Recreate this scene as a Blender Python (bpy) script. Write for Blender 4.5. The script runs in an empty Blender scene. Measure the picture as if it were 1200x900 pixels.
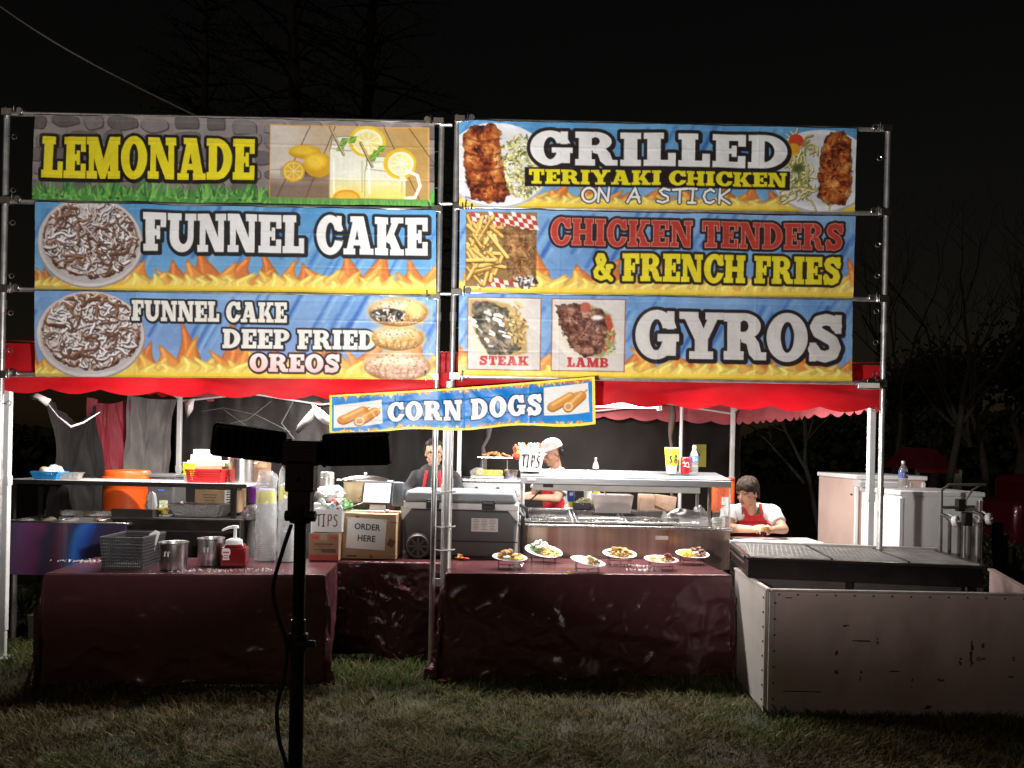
import bpy, bmesh, math, random
import numpy as np
from mathutils import Vector, Matrix, Euler, noise as mnoise
R = math.radians
random.seed(7)
rng = np.random.default_rng(7)
scene = bpy.context.scene
COL = scene.collection
# ------------------------------------------------------------------ camera
FPX, EYE, ROLL = 900.0, 1.55, R(1.2)        # focal length in photo pixels, eye height, camera roll
cam_data = bpy.data.cameras.new('camera')
cam = bpy.data.objects.new('camera', cam_data); COL.objects.link(cam)
cam_data.sensor_width = 36.0
cam_data.lens = 36.0 * FPX / 1200.0
cam_data.shift_x = 75 * math.sin(ROLL) / 1200.0
cam_data.shift_y = 75 / 1200.0
cam_data.clip_end = 500
cam.matrix_world = Matrix.Translation((0, 0, EYE)) @ Matrix.Rotation(R(90), 4, 'X') @ Matrix.Rotation(ROLL, 4, 'Z')
scene.camera = cam
# ------------------------------------------------------------------ night sky
world = bpy.data.worlds.new('World'); scene.world = world
world.use_nodes = True
wn = world.node_tree; wn.nodes.clear()
wo = wn.nodes.new('ShaderNodeOutputWorld'); wb = wn.nodes.new('ShaderNodeBackground')
sky = wn.nodes.new('ShaderNodeTexSky'); sky.sky_type = 'NISHITA'; sky.sun_disc = False
sky.sun_elevation = R(28); sky.sun_rotation = R(200)
tint = wn.nodes.new('ShaderNodeMix'); tint.data_type = 'RGBA'; tint.blend_type = 'MULTIPLY'
tint.inputs[0].default_value = 1.0
tint.inputs[7].default_value = (1.0, 0.62, 0.36, 1)     # town glow under thin cloud: warm black
wn.links.new(sky.outputs[0], tint.inputs[6]); wn.links.new(tint.outputs[2], wb.inputs[0])
wb.inputs[1].default_value = 0.0017
wn.links.new(wb.outputs[0], wo.inputs[0])
sun_data = bpy.data.lights.new('night_fill', 'SUN'); sun_data.energy = 0.12; sun_data.angle = R(6)  # weak warm sun added as fill for trees, grass and barrier
sun_data.color = (1.0, 0.86, 0.72)
sun = bpy.data.objects.new('night_fill', sun_data); COL.objects.link(sun)
sun.rotation_euler = (R(62), 0, R(-20))
# ------------------------------------------------------------------ view
vs = scene.view_settings
scene.display_settings.display_device = 'sRGB'
vs.view_transform = 'Standard'; vs.look = 'None'; vs.exposure = 0.0; vs.gamma = 1.0; vs.use_curve_mapping = False
scene.render.engine = 'CYCLES'
scene.cycles.use_denoising = True
scene.cycles.max_bounces = 8; scene.cycles.transparent_max_bounces = 16
scene.cycles.sample_clamp_indirect = 4.0
scene.cycles.caustics_reflective = False; scene.cycles.caustics_refractive = False
# lamp powers (watts) used by the builders of the lamps below
WORK_LIGHT_W = 410.0
TUBE_W = 58.0

# ------------------------------------------------------------------ measuring
def unroll(u, v):
    a, b = u - 600, v - 450
    return a * math.cos(ROLL) + b * math.sin(ROLL), -a * math.sin(ROLL) + b * math.cos(ROLL)
def at(u, v, Y):
    """point seen at photo pixel (u, v) at distance Y"""
    a, b = unroll(u, v)
    return Vector((a / FPX * Y, Y, EYE + (75 - b) / FPX * Y))
def on(u, v, Z):
    """point seen at photo pixel (u, v) lying at height Z (below the eye)"""
    a, b = unroll(u, v)
    Y = FPX * (EYE - Z) / (b - 75)
    return Vector((a / FPX * Y, Y, Z))
YAW = 0.038
def fr(u, v, off=0.0):
    """point at pixel (u, v) on the plane of the banner frames; off = metres toward the viewer"""
    a, b = unroll(u, v)
    Y = (5.33 - off) / (1 - YAW * a / FPX)
    return Vector((a / FPX * Y, Y, EYE + (75 - b) / FPX * Y))
def s2l(c):
    c = np.asarray(c, float) / 255.0
    return np.where(c <= 0.04045, c / 12.92, ((c + 0.055) / 1.055) ** 2.4)

# ------------------------------------------------------------------ materials
def mat(name, col, rough=0.5, metal=0.0, var=0.12, scale=9.0, bump=0.0, bscale=60.0, spec=0.5, emit=0.0,
        emit_col=None, dirt_or_refl=None, dirt_or_refl_amt=0.0, transl=0.0, coat=0.0, stretch=(1, 1, 1), alpha=1.0, rvar=0.15, transm=0.0, ior=1.45, attr=None):
    m = bpy.data.materials.new(name); m.use_nodes = True
    nt = m.node_tree; N, L = nt.nodes, nt.links
    b = N['Principled BSDF']
    tc = N.new('ShaderNodeTexCoord'); mp = N.new('ShaderNodeMapping'); mp.inputs['Scale'].default_value = stretch
    L.new(tc.outputs['Object'], mp.inputs[0])
    nz = N.new('ShaderNodeTexNoise'); nz.inputs['Scale'].default_value = scale; nz.inputs['Detail'].default_value = 5
    L.new(mp.outputs[0], nz.inputs['Vector'])
    mr = N.new('ShaderNodeMapRange'); mr.inputs[3].default_value = 1 - var; mr.inputs[4].default_value = 1 + var
    mr.inputs[1].default_value = 0.3; mr.inputs[2].default_value = 0.7
    L.new(nz.outputs[0], mr.inputs[0])
    mx = N.new('ShaderNodeMix'); mx.data_type = 'RGBA'; mx.blend_type = 'MULTIPLY'; mx.inputs[0].default_value = 1
    if attr:
        at_ = N.new('ShaderNodeAttribute'); at_.attribute_name = attr
        L.new(at_.outputs['Color'], mx.inputs[6])
    else:
        mx.inputs[6].default_value = (*col, 1)
    L.new(mr.outputs[0], mx.inputs[7])
    out = mx.outputs[2]
    if dirt_or_refl is not None:
        n2 = N.new('ShaderNodeTexNoise'); n2.inputs['Scale'].default_value = scale * 0.6; n2.inputs['Detail'].default_value = 8
        n2.inputs['Roughness'].default_value = 0.7
        L.new(mp.outputs[0], n2.inputs['Vector'])
        r2 = N.new('ShaderNodeMapRange'); r2.inputs[1].default_value = 0.52; r2.inputs[2].default_value = 0.72
        r2.inputs[4].default_value = dirt_or_refl_amt
        L.new(n2.outputs[0], r2.inputs[0])
        m2 = N.new('ShaderNodeMix'); m2.data_type = 'RGBA'
        L.new(r2.outputs[0], m2.inputs[0]); L.new(out, m2.inputs[6]); m2.inputs[7].default_value = (*dirt_or_refl, 1)
        out = m2.outputs[2]
    L.new(out, b.inputs['Base Color'])
    rr = N.new('ShaderNodeMapRange'); rr.inputs[3].default_value = max(0.02, rough - rvar * rough); rr.inputs[4].default_value = min(1, rough + rvar * rough)
    L.new(nz.outputs[0], rr.inputs[0]); L.new(rr.outputs[0], b.inputs['Roughness'])
    b.inputs['Metallic'].default_value = metal
    b.inputs['Specular IOR Level'].default_value = spec
    b.inputs['Coat Weight'].default_value = coat
    b.inputs['Alpha'].default_value = alpha
    b.inputs['Transmission Weight'].default_value = transm
    b.inputs['IOR'].default_value = ior
    if emit:
        b.inputs['Emission Color'].default_value = (*(emit_col or col), 1); b.inputs['Emission Strength'].default_value = emit
    if bump:
        n3 = N.new('ShaderNodeTexNoise'); n3.inputs['Scale'].default_value = bscale; n3.inputs['Detail'].default_value = 4
        L.new(mp.outputs[0], n3.inputs['Vector'])
        bp = N.new('ShaderNodeBump'); bp.inputs['Strength'].default_value = bump; bp.inputs['Distance'].default_value = 0.01
        L.new(n3.outputs[0], bp.inputs['Height']); L.new(bp.outputs[0], b.inputs['Normal'])
    if transl:
        t = N.new('ShaderNodeBsdfTranslucent'); L.new(out, t.inputs[0])
        ms = N.new('ShaderNodeMixShader'); ms.inputs[0].default_value = transl
        L.new(b.outputs[0], ms.inputs[1]); L.new(t.outputs[0], ms.inputs[2])
        L.new(ms.outputs[0], N['Material Output'].inputs[0])
    return m
def glass_mat(name, tint=(0.95, 0.97, 0.97), refl=0.10, cover=0.04):
    m = bpy.data.materials.new(name); m.use_nodes = True
    nt = m.node_tree; N, L = nt.nodes, nt.links; N.remove(N['Principled BSDF'])
    tr = N.new('ShaderNodeBsdfTransparent'); tr.inputs[0].default_value = (*tint, 1)
    gl = N.new('ShaderNodeBsdfGlossy'); gl.inputs['Roughness'].default_value = 0.06
    df = N.new('ShaderNodeBsdfDiffuse'); df.inputs[0].default_value = (0.8, 0.82, 0.82, 1)
    lw = N.new('ShaderNodeLayerWeight'); lw.inputs[0].default_value = 0.25
    ad = N.new('ShaderNodeMath'); ad.operation = 'ADD'; ad.inputs[1].default_value = refl; ad.use_clamp = True
    L.new(lw.outputs['Facing'], ad.inputs[0])
    pw = N.new('ShaderNodeMath'); pw.operation = 'MULTIPLY'; pw.inputs[1].default_value = 0.6; L.new(ad.outputs[0], pw.inputs[0])
    m1 = N.new('ShaderNodeMixShader'); L.new(pw.outputs[0], m1.inputs[0]); L.new(tr.outputs[0], m1.inputs[1]); L.new(gl.outputs[0], m1.inputs[2])
    m2 = N.new('ShaderNodeMixShader'); m2.inputs[0].default_value = cover; L.new(m1.outputs[0], m2.inputs[1]); L.new(df.outputs[0], m2.inputs[2])
    L.new(m2.outputs[0], N['Material Output'].inputs[0])
    return m
STEEL = mat('brushed_steel', (0.62, 0.61, 0.60), 0.28, 1.0, 0.10, 5, stretch=(40, 40, 1))
STEELH = mat('brushed_steel_flat', (0.58, 0.57, 0.56), 0.30, 1.0, 0.12, 5, stretch=(1, 30, 30))
GALV = mat('galvanised_pipe', (0.62, 0.62, 0.61), 0.38, 0.85, 0.22, 14, dirt_or_refl=(0.25, 0.24, 0.23), dirt_or_refl_amt=0.5)
WHITE_POST = mat('white_post', (0.78, 0.78, 0.77), 0.38, 0.1, 0.08, 6, dirt_or_refl=(0.4, 0.39, 0.37), dirt_or_refl_amt=0.35)
BLACK = mat('black_plastic', (0.012, 0.011, 0.011), 0.45, 0, 0.2, 20, spec=0.35)
BLACK_METAL = mat('black_steel', (0.016, 0.014, 0.013), 0.42, 0.3, 0.3, 10, dirt_or_refl=(0.05, 0.035, 0.03), dirt_or_refl_amt=0.4)
DARK_GREY = mat('dark_grey_plastic', (0.055, 0.055, 0.058), 0.5, 0, 0.12, 15, bump=0.1)
WHITE = mat('white_plastic', (0.64, 0.64, 0.63), 0.38, 0, 0.05, 8)
PAPER = mat('paper', (0.72, 0.71, 0.69), 0.7, 0, 0.05, 6)
CARD = mat('cardboard', (0.36, 0.235, 0.13), 0.8, 0, 0.12, 12, bump=0.15, bscale=40)
CARD2 = mat('cardboard_dark', (0.29, 0.17, 0.10), 0.8, 0, 0.15, 12, bump=0.15, bscale=40)
INK = mat('black_ink', (0.02, 0.018, 0.018), 0.6, 0, 0.1)
INK_BROWN = mat('brown_print', (0.12, 0.06, 0.03), 0.7, 0, 0.1)
INK_RED = mat('red_print', (0.42, 0.06, 0.04), 0.6, 0, 0.1)
FOIL = mat('aluminium_foil', (0.52, 0.52, 0.52), 0.30, 0.8, 0.08, 20, bump=0.9, bscale=45)
RED_PL = mat('red_plastic', (0.52, 0.025, 0.03), 0.4, 0, 0.1, 10)
RED_CLOTH = mat('red_apron_cloth', (0.50, 0.018, 0.028), 0.75, 0, 0.15, 14, bump=0.3, bscale=50)
GLASS = glass_mat('clear_sheet')
CLEAR = glass_mat('clear_bottle', (0.93, 0.95, 0.96), 0.14, 0.14)
YELLOW = mat('yellow_print', (0.72, 0.66, 0.03), 0.45, 0, 0.08, 12)
RUBBER = mat('rubber', (0.02, 0.02, 0.02), 0.6, 0, 0.2)

# ------------------------------------------------------------------ objects
def prop(o, label=None, cat=None, group=None, kind=None):
    if label: o['label'] = label
    if cat: o['category'] = cat
    if group: o['group'] = group
    if kind: o['kind'] = kind
    return o
def thing(name, label, cat, loc=(0, 0, 0), rz=0.0, group=None):
    o = bpy.data.objects.new(name, None); COL.objects.link(o)
    o.empty_display_size = 0.1; o.location = loc; o.rotation_euler = (0, 0, rz)
    return prop(o, label, cat, group)
def link(name, me, mats, parent=None, loc=None, rz=None):
    o = bpy.data.objects.new(name, me); COL.objects.link(o)
    for m in (mats if isinstance(mats, (list, tuple)) else [mats]): me.materials.append(m)
    if parent is not None: o.parent = parent
    if loc is not None: o.location = loc
    if rz is not None: o.rotation_euler = (0, 0, rz)
    return o
class MB:
    """collects shapes that become ONE mesh"""
    def __init__(s): s.v, s.f, s.mi = [], [], []
    def add(s, vs, fs, mi=0):
        o = len(s.v); s.v.extend([tuple(p) for p in vs])
        for f in fs: s.f.append(tuple(i + o for i in f)); s.mi.append(mi)
        return s
    def box(s, c, d, rz=0.0, mi=0, rx=0.0, ry=0.0):
        h = [x / 2 for x in d]; M = Euler((rx, ry, rz)).to_matrix(); c = Vector(c)
        vs = [c + M @ Vector((sx * h[0], sy * h[1], sz * h[2])) for sz in (-1, 1) for sy in (-1, 1) for sx in (-1, 1)]
        return s.add(vs, [(0, 2, 3, 1), (4, 5, 7, 6), (0, 1, 5, 4), (2, 6, 7, 3), (0, 4, 6, 2), (1, 3, 7, 5)], mi)
    def cyl(s, p0, p1, r0, r1=None, n=16, mi=0, cap=True):
        r1 = r0 if r1 is None else r1
        p0, p1 = Vector(p0), Vector(p1); ax = (p1 - p0).normalized()
        q = ax.orthogonal().normalized(); w = ax.cross(q)
        vs = [p + (q * math.cos(2 * math.pi * k / n) + w * math.sin(2 * math.pi * k / n)) * r for p, r in ((p0, r0), (p1, r1)) for k in range(n)]
        fs = [(k, (k + 1) % n, n + (k + 1) % n, n + k) for k in range(n)]
        if cap: fs += [tuple(range(n - 1, -1, -1)), tuple(range(n, 2 * n))]
        return s.add(vs, fs, mi)
    def lathe(s, prof, c=(0, 0, 0), n=28, mi=0, M=None, sx=1.0, sy=1.0):
        c = Vector(c); M = M or Matrix.Identity(3); vs, fs, rings = [], [], []
        for r, z in prof:
            if r < 1e-6: rings.append([len(vs)]); vs.append(c + M @ Vector((0, 0, z)))
            else:
                rings.append(list(range(len(vs), len(vs) + n)))
                vs += [c + M @ Vector((r * sx * math.cos(2 * math.pi * k / n), r * sy * math.sin(2 * math.pi * k / n), z)) for k in range(n)]
        for a, b in zip(rings, rings[1:]):
            for k in range(n):
                k2 = (k + 1) % n
                if len(a) == 1 and len(b) == 1: continue
                if len(a) == 1: fs.append((a[0], b[k2], b[k]))
                elif len(b) == 1: fs.append((a[k], a[k2], b[0]))
                else: fs.append((a[k], a[k2], b[k2], b[k]))
        return s.add(vs, fs, mi)
    def ell(s, c, r, M=None, n=16, mi=0, lump=0.0, seed=0):
        c = Vector(c); M = M or Matrix.Identity(3); k = max(6, n // 2)
        o = len(s.v)
        s.lathe([(math.sin(math.pi * i / k), -math.cos(math.pi * i / k)) for i in range(k + 1)], n=n, mi=mi)
        for i in range(o, len(s.v)):
            p = Vector(s.v[i])
            if lump: p = p * (1 + lump * mnoise.noise(p * 1.7 + Vector((seed * 3.1, seed * 1.7, seed))))
            s.v[i] = tuple(c + M @ Vector((p.x * r[0], p.y * r[1], p.z * r[2])))
        return s
    def caps(s, p0, p1, r0, r1=None, n=12, mi=0):
        """tapered capsule"""
        r1 = r0 if r1 is None else r1
        p0, p1 = Vector(p0), Vector(p1); d = p1 - p0; Ln = max(d.length, 1e-5)
        M = d.to_track_quat('Z', 'Y').to_matrix()
        pr = [(r0 * math.sin(a), -r0 * math.cos(a)) for a in [math.pi / 2 * i / 4 for i in range(5)]]
        pr += [(r1 * math.cos(a), Ln + r1 * math.sin(a)) for a in [math.pi / 2 * i / 4 for i in range(5)]]
        pr[0] = (0, pr[0][1]); pr[-1] = (0, pr[-1][1])
        return s.lathe(pr, p0, n, mi, M)
    def tube(s, pts, r, n=8, mi=0, cap=True):
        pts = [Vector(p) for p in pts]; rs = r if isinstance(r, (list, tuple)) else [r] * len(pts)
        vs, fs = [], []; q = None
        for i, p in enumerate(pts):
            t = (pts[min(i + 1, len(pts) - 1)] - pts[max(i - 1, 0)]).normalized()
            q = t.orthogonal().normalized() if q is None else (q - t * q.dot(t)).normalized()
            w = t.cross(q)
            vs += [p + (q * math.cos(2 * math.pi * k / n) + w * math.sin(2 * math.pi * k / n)) * rs[i] for k in range(n)]
        for i in range(len(pts) - 1):
            for k in range(n): fs.append((i * n + k, i * n + (k + 1) % n, (i + 1) * n + (k + 1) % n, (i + 1) * n + k))
        if cap: fs += [tuple(range(n - 1, -1, -1)), tuple(range((len(pts) - 1) * n, len(pts) * n))]
        return s.add(vs, fs, mi)
    def grid(s, fn, nu, nv, mi=0):
        vs = [fn(i / nu, j / nv) for j in range(nv + 1) for i in range(nu + 1)]
        return s.add(vs, [(j * (nu + 1) + i, j * (nu + 1) + i + 1, (j + 1) * (nu + 1) + i + 1, (j + 1) * (nu + 1) + i) for j in range(nv) for i in range(nu)], mi)
    def prism(s, poly, a, b, axis='z', mi=0):
        n = len(poly)
        def m3(p, h): return {'z': (p[0], p[1], h), 'y': (p[0], h, p[1]), 'x': (h, p[0], p[1])}[axis]
        return s.add([m3(p, a) for p in poly] + [m3(p, b) for p in poly],
                     [tuple(range(n - 1, -1, -1)), tuple(range(n, 2 * n))] + [(k, (k + 1) % n, n + (k + 1) % n, n + k) for k in range(n)], mi)
    def build(s, name, mats, parent=None, loc=None, rz=None, smooth=True, bevel=0.0, recalc=True, solid=0.0, ang=35):
        me = bpy.data.meshes.new(name); me.from_pydata(s.v, [], s.f)
        me.polygons.foreach_set('material_index', s.mi)
        if recalc:
            bm = bmesh.new(); bm.from_mesh(me); bmesh.ops.recalc_face_normals(bm, faces=bm.faces[:]); bm.to_mesh(me); bm.free()
        if smooth: me.shade_smooth(); me.set_sharp_from_angle(angle=R(ang))
        o = link(name, me, mats, parent, loc, rz)
        if solid:
            md = o.modifiers.new('thickness', 'SOLIDIFY'); md.thickness = solid; md.offset = 0
        if bevel:
            md = o.modifiers.new('bevel', 'BEVEL'); md.width = bevel; md.segments = 2; md.limit_method = 'ANGLE'; md.angle_limit = R(40)
        return o
def text_part(name, body, size, M, m, parent, extrude=0.0006, align='CENTER', bold=0.0, sx=1.0):
    cu = bpy.data.curves.new('t', 'FONT'); cu.body = body; cu.size = size; cu.align_x = align; cu.align_y = 'CENTER'
    cu.extrude = extrude; cu.offset = bold; cu.resolution_u = 3
    t = bpy.data.objects.new('t', cu); COL.objects.link(t)
    dg = bpy.context.evaluated_depsgraph_get()
    me = bpy.data.meshes.new_from_object(t.evaluated_get(dg))
    bpy.data.objects.remove(t); bpy.data.curves.remove(cu)
    me.transform(M @ Matrix.Diagonal((sx, 1, 1, 1)))
    return link(name, me, m, parent)
FACE = Matrix.Rotation(R(90), 4, 'X')          # text that faces the viewer (-Y)
def copy_tree(o, parent=None):
    c = o.copy(); COL.objects.link(c)
    if parent is not None: c.parent = parent
    for ch in list(o.children): copy_tree(ch, c)
    return c
def fbm(p, oct=4):
    return mnoise.fractal(p, 1.0, 2.0, oct)
# ------------------------------------------------------------------ ground and grass
SOIL = mat('lawn_soil', (0.026, 0.024, 0.011), 0.95, 0, 0.45, 3, bump=0.6, bscale=18, dirt_or_refl=(0.040, 0.040, 0.016), dirt_or_refl_amt=0.8)
g = MB()
def gz(x, y): return 0.02 * fbm(Vector((x * .6, y * .6, 3)), 3)
g.grid(lambda a, b: (-6 + 12 * a, 2 + 9 * b, gz(-6 + 12 * a, 2 + 9 * b) * min(1, 8 * min(a, 1 - a, b, 1 - b))), 120, 90)
for (x0, y0, x1, y1) in ((-160, -20, -6, 220), (6, -20, 160, 220), (-6, -20, 6, 2), (-6, 11, 6, 220)):
    g.add([(x0, y0, 0), (x1, y0, 0), (x1, y1, 0), (x0, y1, 0)], [(0, 1, 2, 3)])
prop(g.build('ground', SOIL, recalc=False), kind='structure')
GRASS = mat('grass_blades', (1, 1, 1), 0.7, 0, 0.1, 3, attr='print', spec=0.2, transl=0.25)
def grass():
    n = 210000
    rg = np.random.default_rng(3)
    y = 3.55 + (7.6 - 3.55) * rg.random(n) ** 1.6
    x = (rg.random(n) * 2 - 1) * (y * .90)
    right = rg.random(n) < 0.06; x[right] = 3.2 + 3.0 * rg.random(right.sum()); y[right] = 4.2 + 5.5 * rg.random(right.sum())
    lf = rg.random(n) < 0.04; x[lf] = -5.0 + 1.6 * rg.random(lf.sum()); y[lf] = 4.6 + 2.6 * rg.random(lf.sum())
    pat = fbm_np0(x, y, 3, 0.7) ; clump_ = fbm_np0(x, y, 8, 0.16)
    keep = (rg.random(n) < np.clip(.72 + clump_ * .8, .25, 1)); x, y, pat, clump_ = x[keep], y[keep], pat[keep], clump_[keep]; n = len(x)
    h = (.022 + .030 * rg.random(n)) * (1 + 1.0 * np.clip(clump_, -.6, .8)); h[(y > 4.9)] *= 1.5
    a = rg.random(n) * 2 * math.pi; lean = h * (.3 + 1.5 * rg.random(n)); w = .0022 + .0018 * rg.random(n)
    z0 = np.array([gz(p, q) if (-6 < p < 6 and 2 < q < 11) else 0 for p, q in zip(x, y)]) - .004
    dx, dy = np.cos(a), np.sin(a); px, py = -dy * w, dx * w
    P = np.empty((n, 5, 3))
    P[:, 0] = np.stack([x - px, y - py, z0], -1); P[:, 1] = np.stack([x + px, y + py, z0], -1)
    mx, my, mz = x + dx * lean * .35, y + dy * lean * .35, z0 + h * .65
    P[:, 2] = np.stack([mx + px * .8, my + py * .8, mz], -1); P[:, 3] = np.stack([mx - px * .8, my - py * .8, mz], -1)
    P[:, 4] = np.stack([x + dx * lean, y + dy * lean, z0 + h], -1)
    base = np.arange(n)[:, None] * 5
    me = bpy.data.meshes.new('grass'); me.vertices.add(n * 5); me.vertices.foreach_set('co', P.astype(np.float32).ravel())
    loops = np.concatenate([base + np.array([0, 1, 2, 3]), base + np.array([3, 2, 4])], 1).astype(np.int32)
    me.loops.add(n * 7); me.loops.foreach_set('vertex_index', loops.ravel())
    ls = (np.arange(n)[:, None] * 7 + np.array([0, 4])).astype(np.int32).ravel(); me.polygons.add(n * 2); me.polygons.foreach_set('loop_start', ls)
    me.update(calc_edges=True)
    green, dry, straw = np.array([.062, .105, .022]), np.array([.095, .080, .034]), np.array([.20, .15, .075])
    t = np.clip(.5 + pat * 1.3 - (y < 4.85) * .38 + (y > 5.0) * .3, 0, 1)[:, None]; c = dry * (1 - t) + green * t
    s_ = (rg.random(n) < .22)[:, None]; c = np.where(s_, straw * (.5 + .6 * rg.random((n, 1))), c) * (.6 + .8 * rg.random((n, 1)))
    C4 = np.ones((n, 5, 4), np.float32); C4[:, :, :3] = c[:, None]
    ca = me.color_attributes.new('print', 'FLOAT_COLOR', 'POINT'); ca.data.foreach_set('color', C4.ravel())
    prop(link('grass', me, GRASS), kind='stuff')
def fbm_np0(x, y, seed, cell, oct=3):
    rg = np.random.default_rng(seed); out = np.zeros_like(x); amp = 1.0
    for o in range(oct):
        c = cell / 2 ** o; G = rg.random((128, 128)) - .5; fx, fy = x / c, y / c; ix, iy = np.floor(fx).astype(int), np.floor(fy).astype(int); tx, ty = fx - ix, fy - iy; a, b = ix % 128, iy % 128
        out += amp * ((G[b, a] * (1 - tx) + G[b, (a + 1) % 128] * tx) * (1 - ty) + (G[(b + 1) % 128, a] * (1 - tx) + G[(b + 1) % 128, (a + 1) % 128] * tx) * ty); amp *= .5
    return out
grass()

# ------------------------------------------------------------------ canopy tent (6 x 3 m), turned a little so that its right end stands farther off
CA = math.atan(YAW); CE = Vector((math.cos(CA), math.sin(CA), 0)); CN = Vector((-math.sin(CA), math.cos(CA), 0))
CO = fr(4, 480, -0.12); CO.z = 0
CW, CD = 6.14, 3.05
def ca(s, t, z): return CO + CE * s + CN * t + Vector((0, 0, z))
ZV, ZR = 1.875, 2.20
RED_FABRIC = mat('red_canopy_fabric', (0.50, 0.006, 0.012), 0.6, 0, 0.16, 4, bump=0.15, bscale=120, transl=0.28, dirt_or_refl=(.30, .01, .015), dirt_or_refl_amt=.4)
tent = thing('canopy_tent', 'red pop up canopy tent with scalloped valance on white legs over the whole food stall', 'canopy', tuple(ca(CW / 2, CD / 2, 0)), CA)
def tl(s, t, z): return (s - CW / 2, t - CD / 2, z)           # tent-local coordinates
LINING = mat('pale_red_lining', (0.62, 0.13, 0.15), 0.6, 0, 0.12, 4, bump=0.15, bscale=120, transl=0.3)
def valance(s0, t0, s1, t1, name, per=0.36, amp=.035, out=(0, -1), seed=0, z1=ZR, z0=ZV, rise=0.0, m=None):
    L_ = math.hypot(s1 - s0, t1 - t0); nu = int(L_ / .02)
    b = MB()
    def f(a, c):
        x = a * L_
        zb = z0 + rise * a - amp * abs(math.sin(math.pi * x / per)) + amp * .5
        z = z1 + (zb - z1) * c
        d = .030 * fbm(Vector((x * 1.3, z * 3.5, seed)), 3) * (.4 + c) + .020 * math.sin(x * 7 + 3 * c) * c
        d += .010 * math.sin((z * 28 + x * 1.2)) * (1 if c < .9 else .4) * .6
        return tl(s0 + (s1 - s0) * a + out[0] * d, t0 + (t1 - t0) * a + out[1] * d, z)
    b.grid(f, nu, 16)
    return b.build(name, m or RED_FABRIC, tent, recalc=False, ang=180)
valance(-.03, -.03, CW + .03, -.03, 'front_valance', seed=1)
valance(CW + .03, -.03, CW + .03, CD + .03, 'side_valance', per=.2, out=(1, 0), seed=2, m=LINING)
valance(-.03, CD + .03, -.03, -.03, 'side_valance', per=.24, out=(-1, 0), seed=3, z0=ZV + .15)
valance(CW + .03, CD + .03, -.03, CD + .03, 'rear_valance', per=.3, out=(0, 1), seed=4, z0=ZV, rise=.14, m=LINING)
b = MB()
def roof(a, c):
    e = min(c, 1 - c) * 2; return tl(-.03 + (CW + .06) * a, -.03 + (CD + .06) * c, ZR + .02 + .14 * min(1, 2 * min(c, 1 - c)) - .012 * abs(math.sin(a * math.pi * 3)) * math.sin(math.pi * c))
b.grid(roof, 60, 20); b.build('roof', RED_FABRIC, tent, recalc=False, ang=180)
LEGS = [(.0, .05), (CW / 2 - .01, .05), (CW + .01, .05), (.04, CD - .05), (CW / 2, CD - .05), (CW - .04, CD - .05)]
for s, t in LEGS:
    b = MB(); x, y, _ = tl(s, t, 0)
    b.box((x, y, 1.15), (.046, .046, 1.9)); b.box((x, y, .32), (.038, .038, .6)); b.box((x, y, .015), (.12, .12, .01)); b.box((x, y, 1.25), (.056, .056, .07)); b.box((x, y, 2.12), (.06, .06, .1))
    b.build('leg', WHITE_POST, tent, bevel=.006)
b = MB()
for s0, s1 in ((.04, CW / 2), (CW / 2, CW - .04)):
    for t in (.06, CD - .06):
        n = 2
        for k in range(n):
            a0, a1 = s0 + (s1 - s0) * k / n, s0 + (s1 - s0) * (k + 1) / n
            b.cyl(tl(a0, t, 1.98), tl(a1, t, 2.18), .011, n=6); b.cyl(tl(a0, t + .014, 2.18), tl(a1, t + .014, 1.98), .011, n=6)
for s in (.04, CW / 2, CW - .04):
    b.cyl(tl(s, .06, 2.0), tl(s, CD / 2, 2.3), .011, n=6); b.cyl(tl(s, CD - .06, 2.0), tl(s, CD / 2, 2.3), .011, n=6)
b.build('scissor_truss', WHITE_POST, tent)
# LED tubes under the roof
TUBE = mat('lit_tube', (1, 1, 1), 0.3, emit=14.0, emit_col=(1.0, 0.93, 0.84))
for k, (s, t, z, tilt) in enumerate(((1.0, .42, 2.08, 0), (2.55, .40, 2.08, 0), (4.10, .36, 1.888, 0), (5.25, .45, 2.07, 0), (1.6, 2.1, 2.16, 0), (4.3, 2.1, 2.14, 0))):
    p = ca(s, t, z)
    r = thing('tube_lamp', ['bright white tube lamp under the canopy above the left shelf', 'bright white tube lamp under the canopy above the ketchup table', 'glaring white tube lamp just under the valance above the food warmer', 'bright white tube lamp under the canopy above the grill', 'white tube lamp by the rear valance on the left', 'white tube lamp by the rear valance on the right'][k], 'lamp', tuple(p), CA, 'tube lamps under the canopy roof')
    b = MB(); b.box((0, 0, .035), (1.16, .05, .03)); b.box((-.56, 0, .0), (.03, .04, .06)); b.box((.56, 0, .0), (.03, .04, .06)); b.build('housing', WHITE, r, bevel=.004)
    b = MB(); b.cyl((-.54, 0, 0), (.54, 0, 0), .014, n=12); b.build('tube', TUBE, r)
    ld = bpy.data.lights.new('tube_light', 'AREA'); ld.shape = 'RECTANGLE'; ld.size = 1.05; ld.size_y = .06; ld.energy = TUBE_W * (.82 if k == 0 else 1.0 if k < 4 else 1.5); ld.color = (1.0, .955, .90)
    lo = bpy.data.objects.new('tube_light', ld); COL.objects.link(lo); lo.parent = r; lo.location = (0, 0, -.02)

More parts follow.
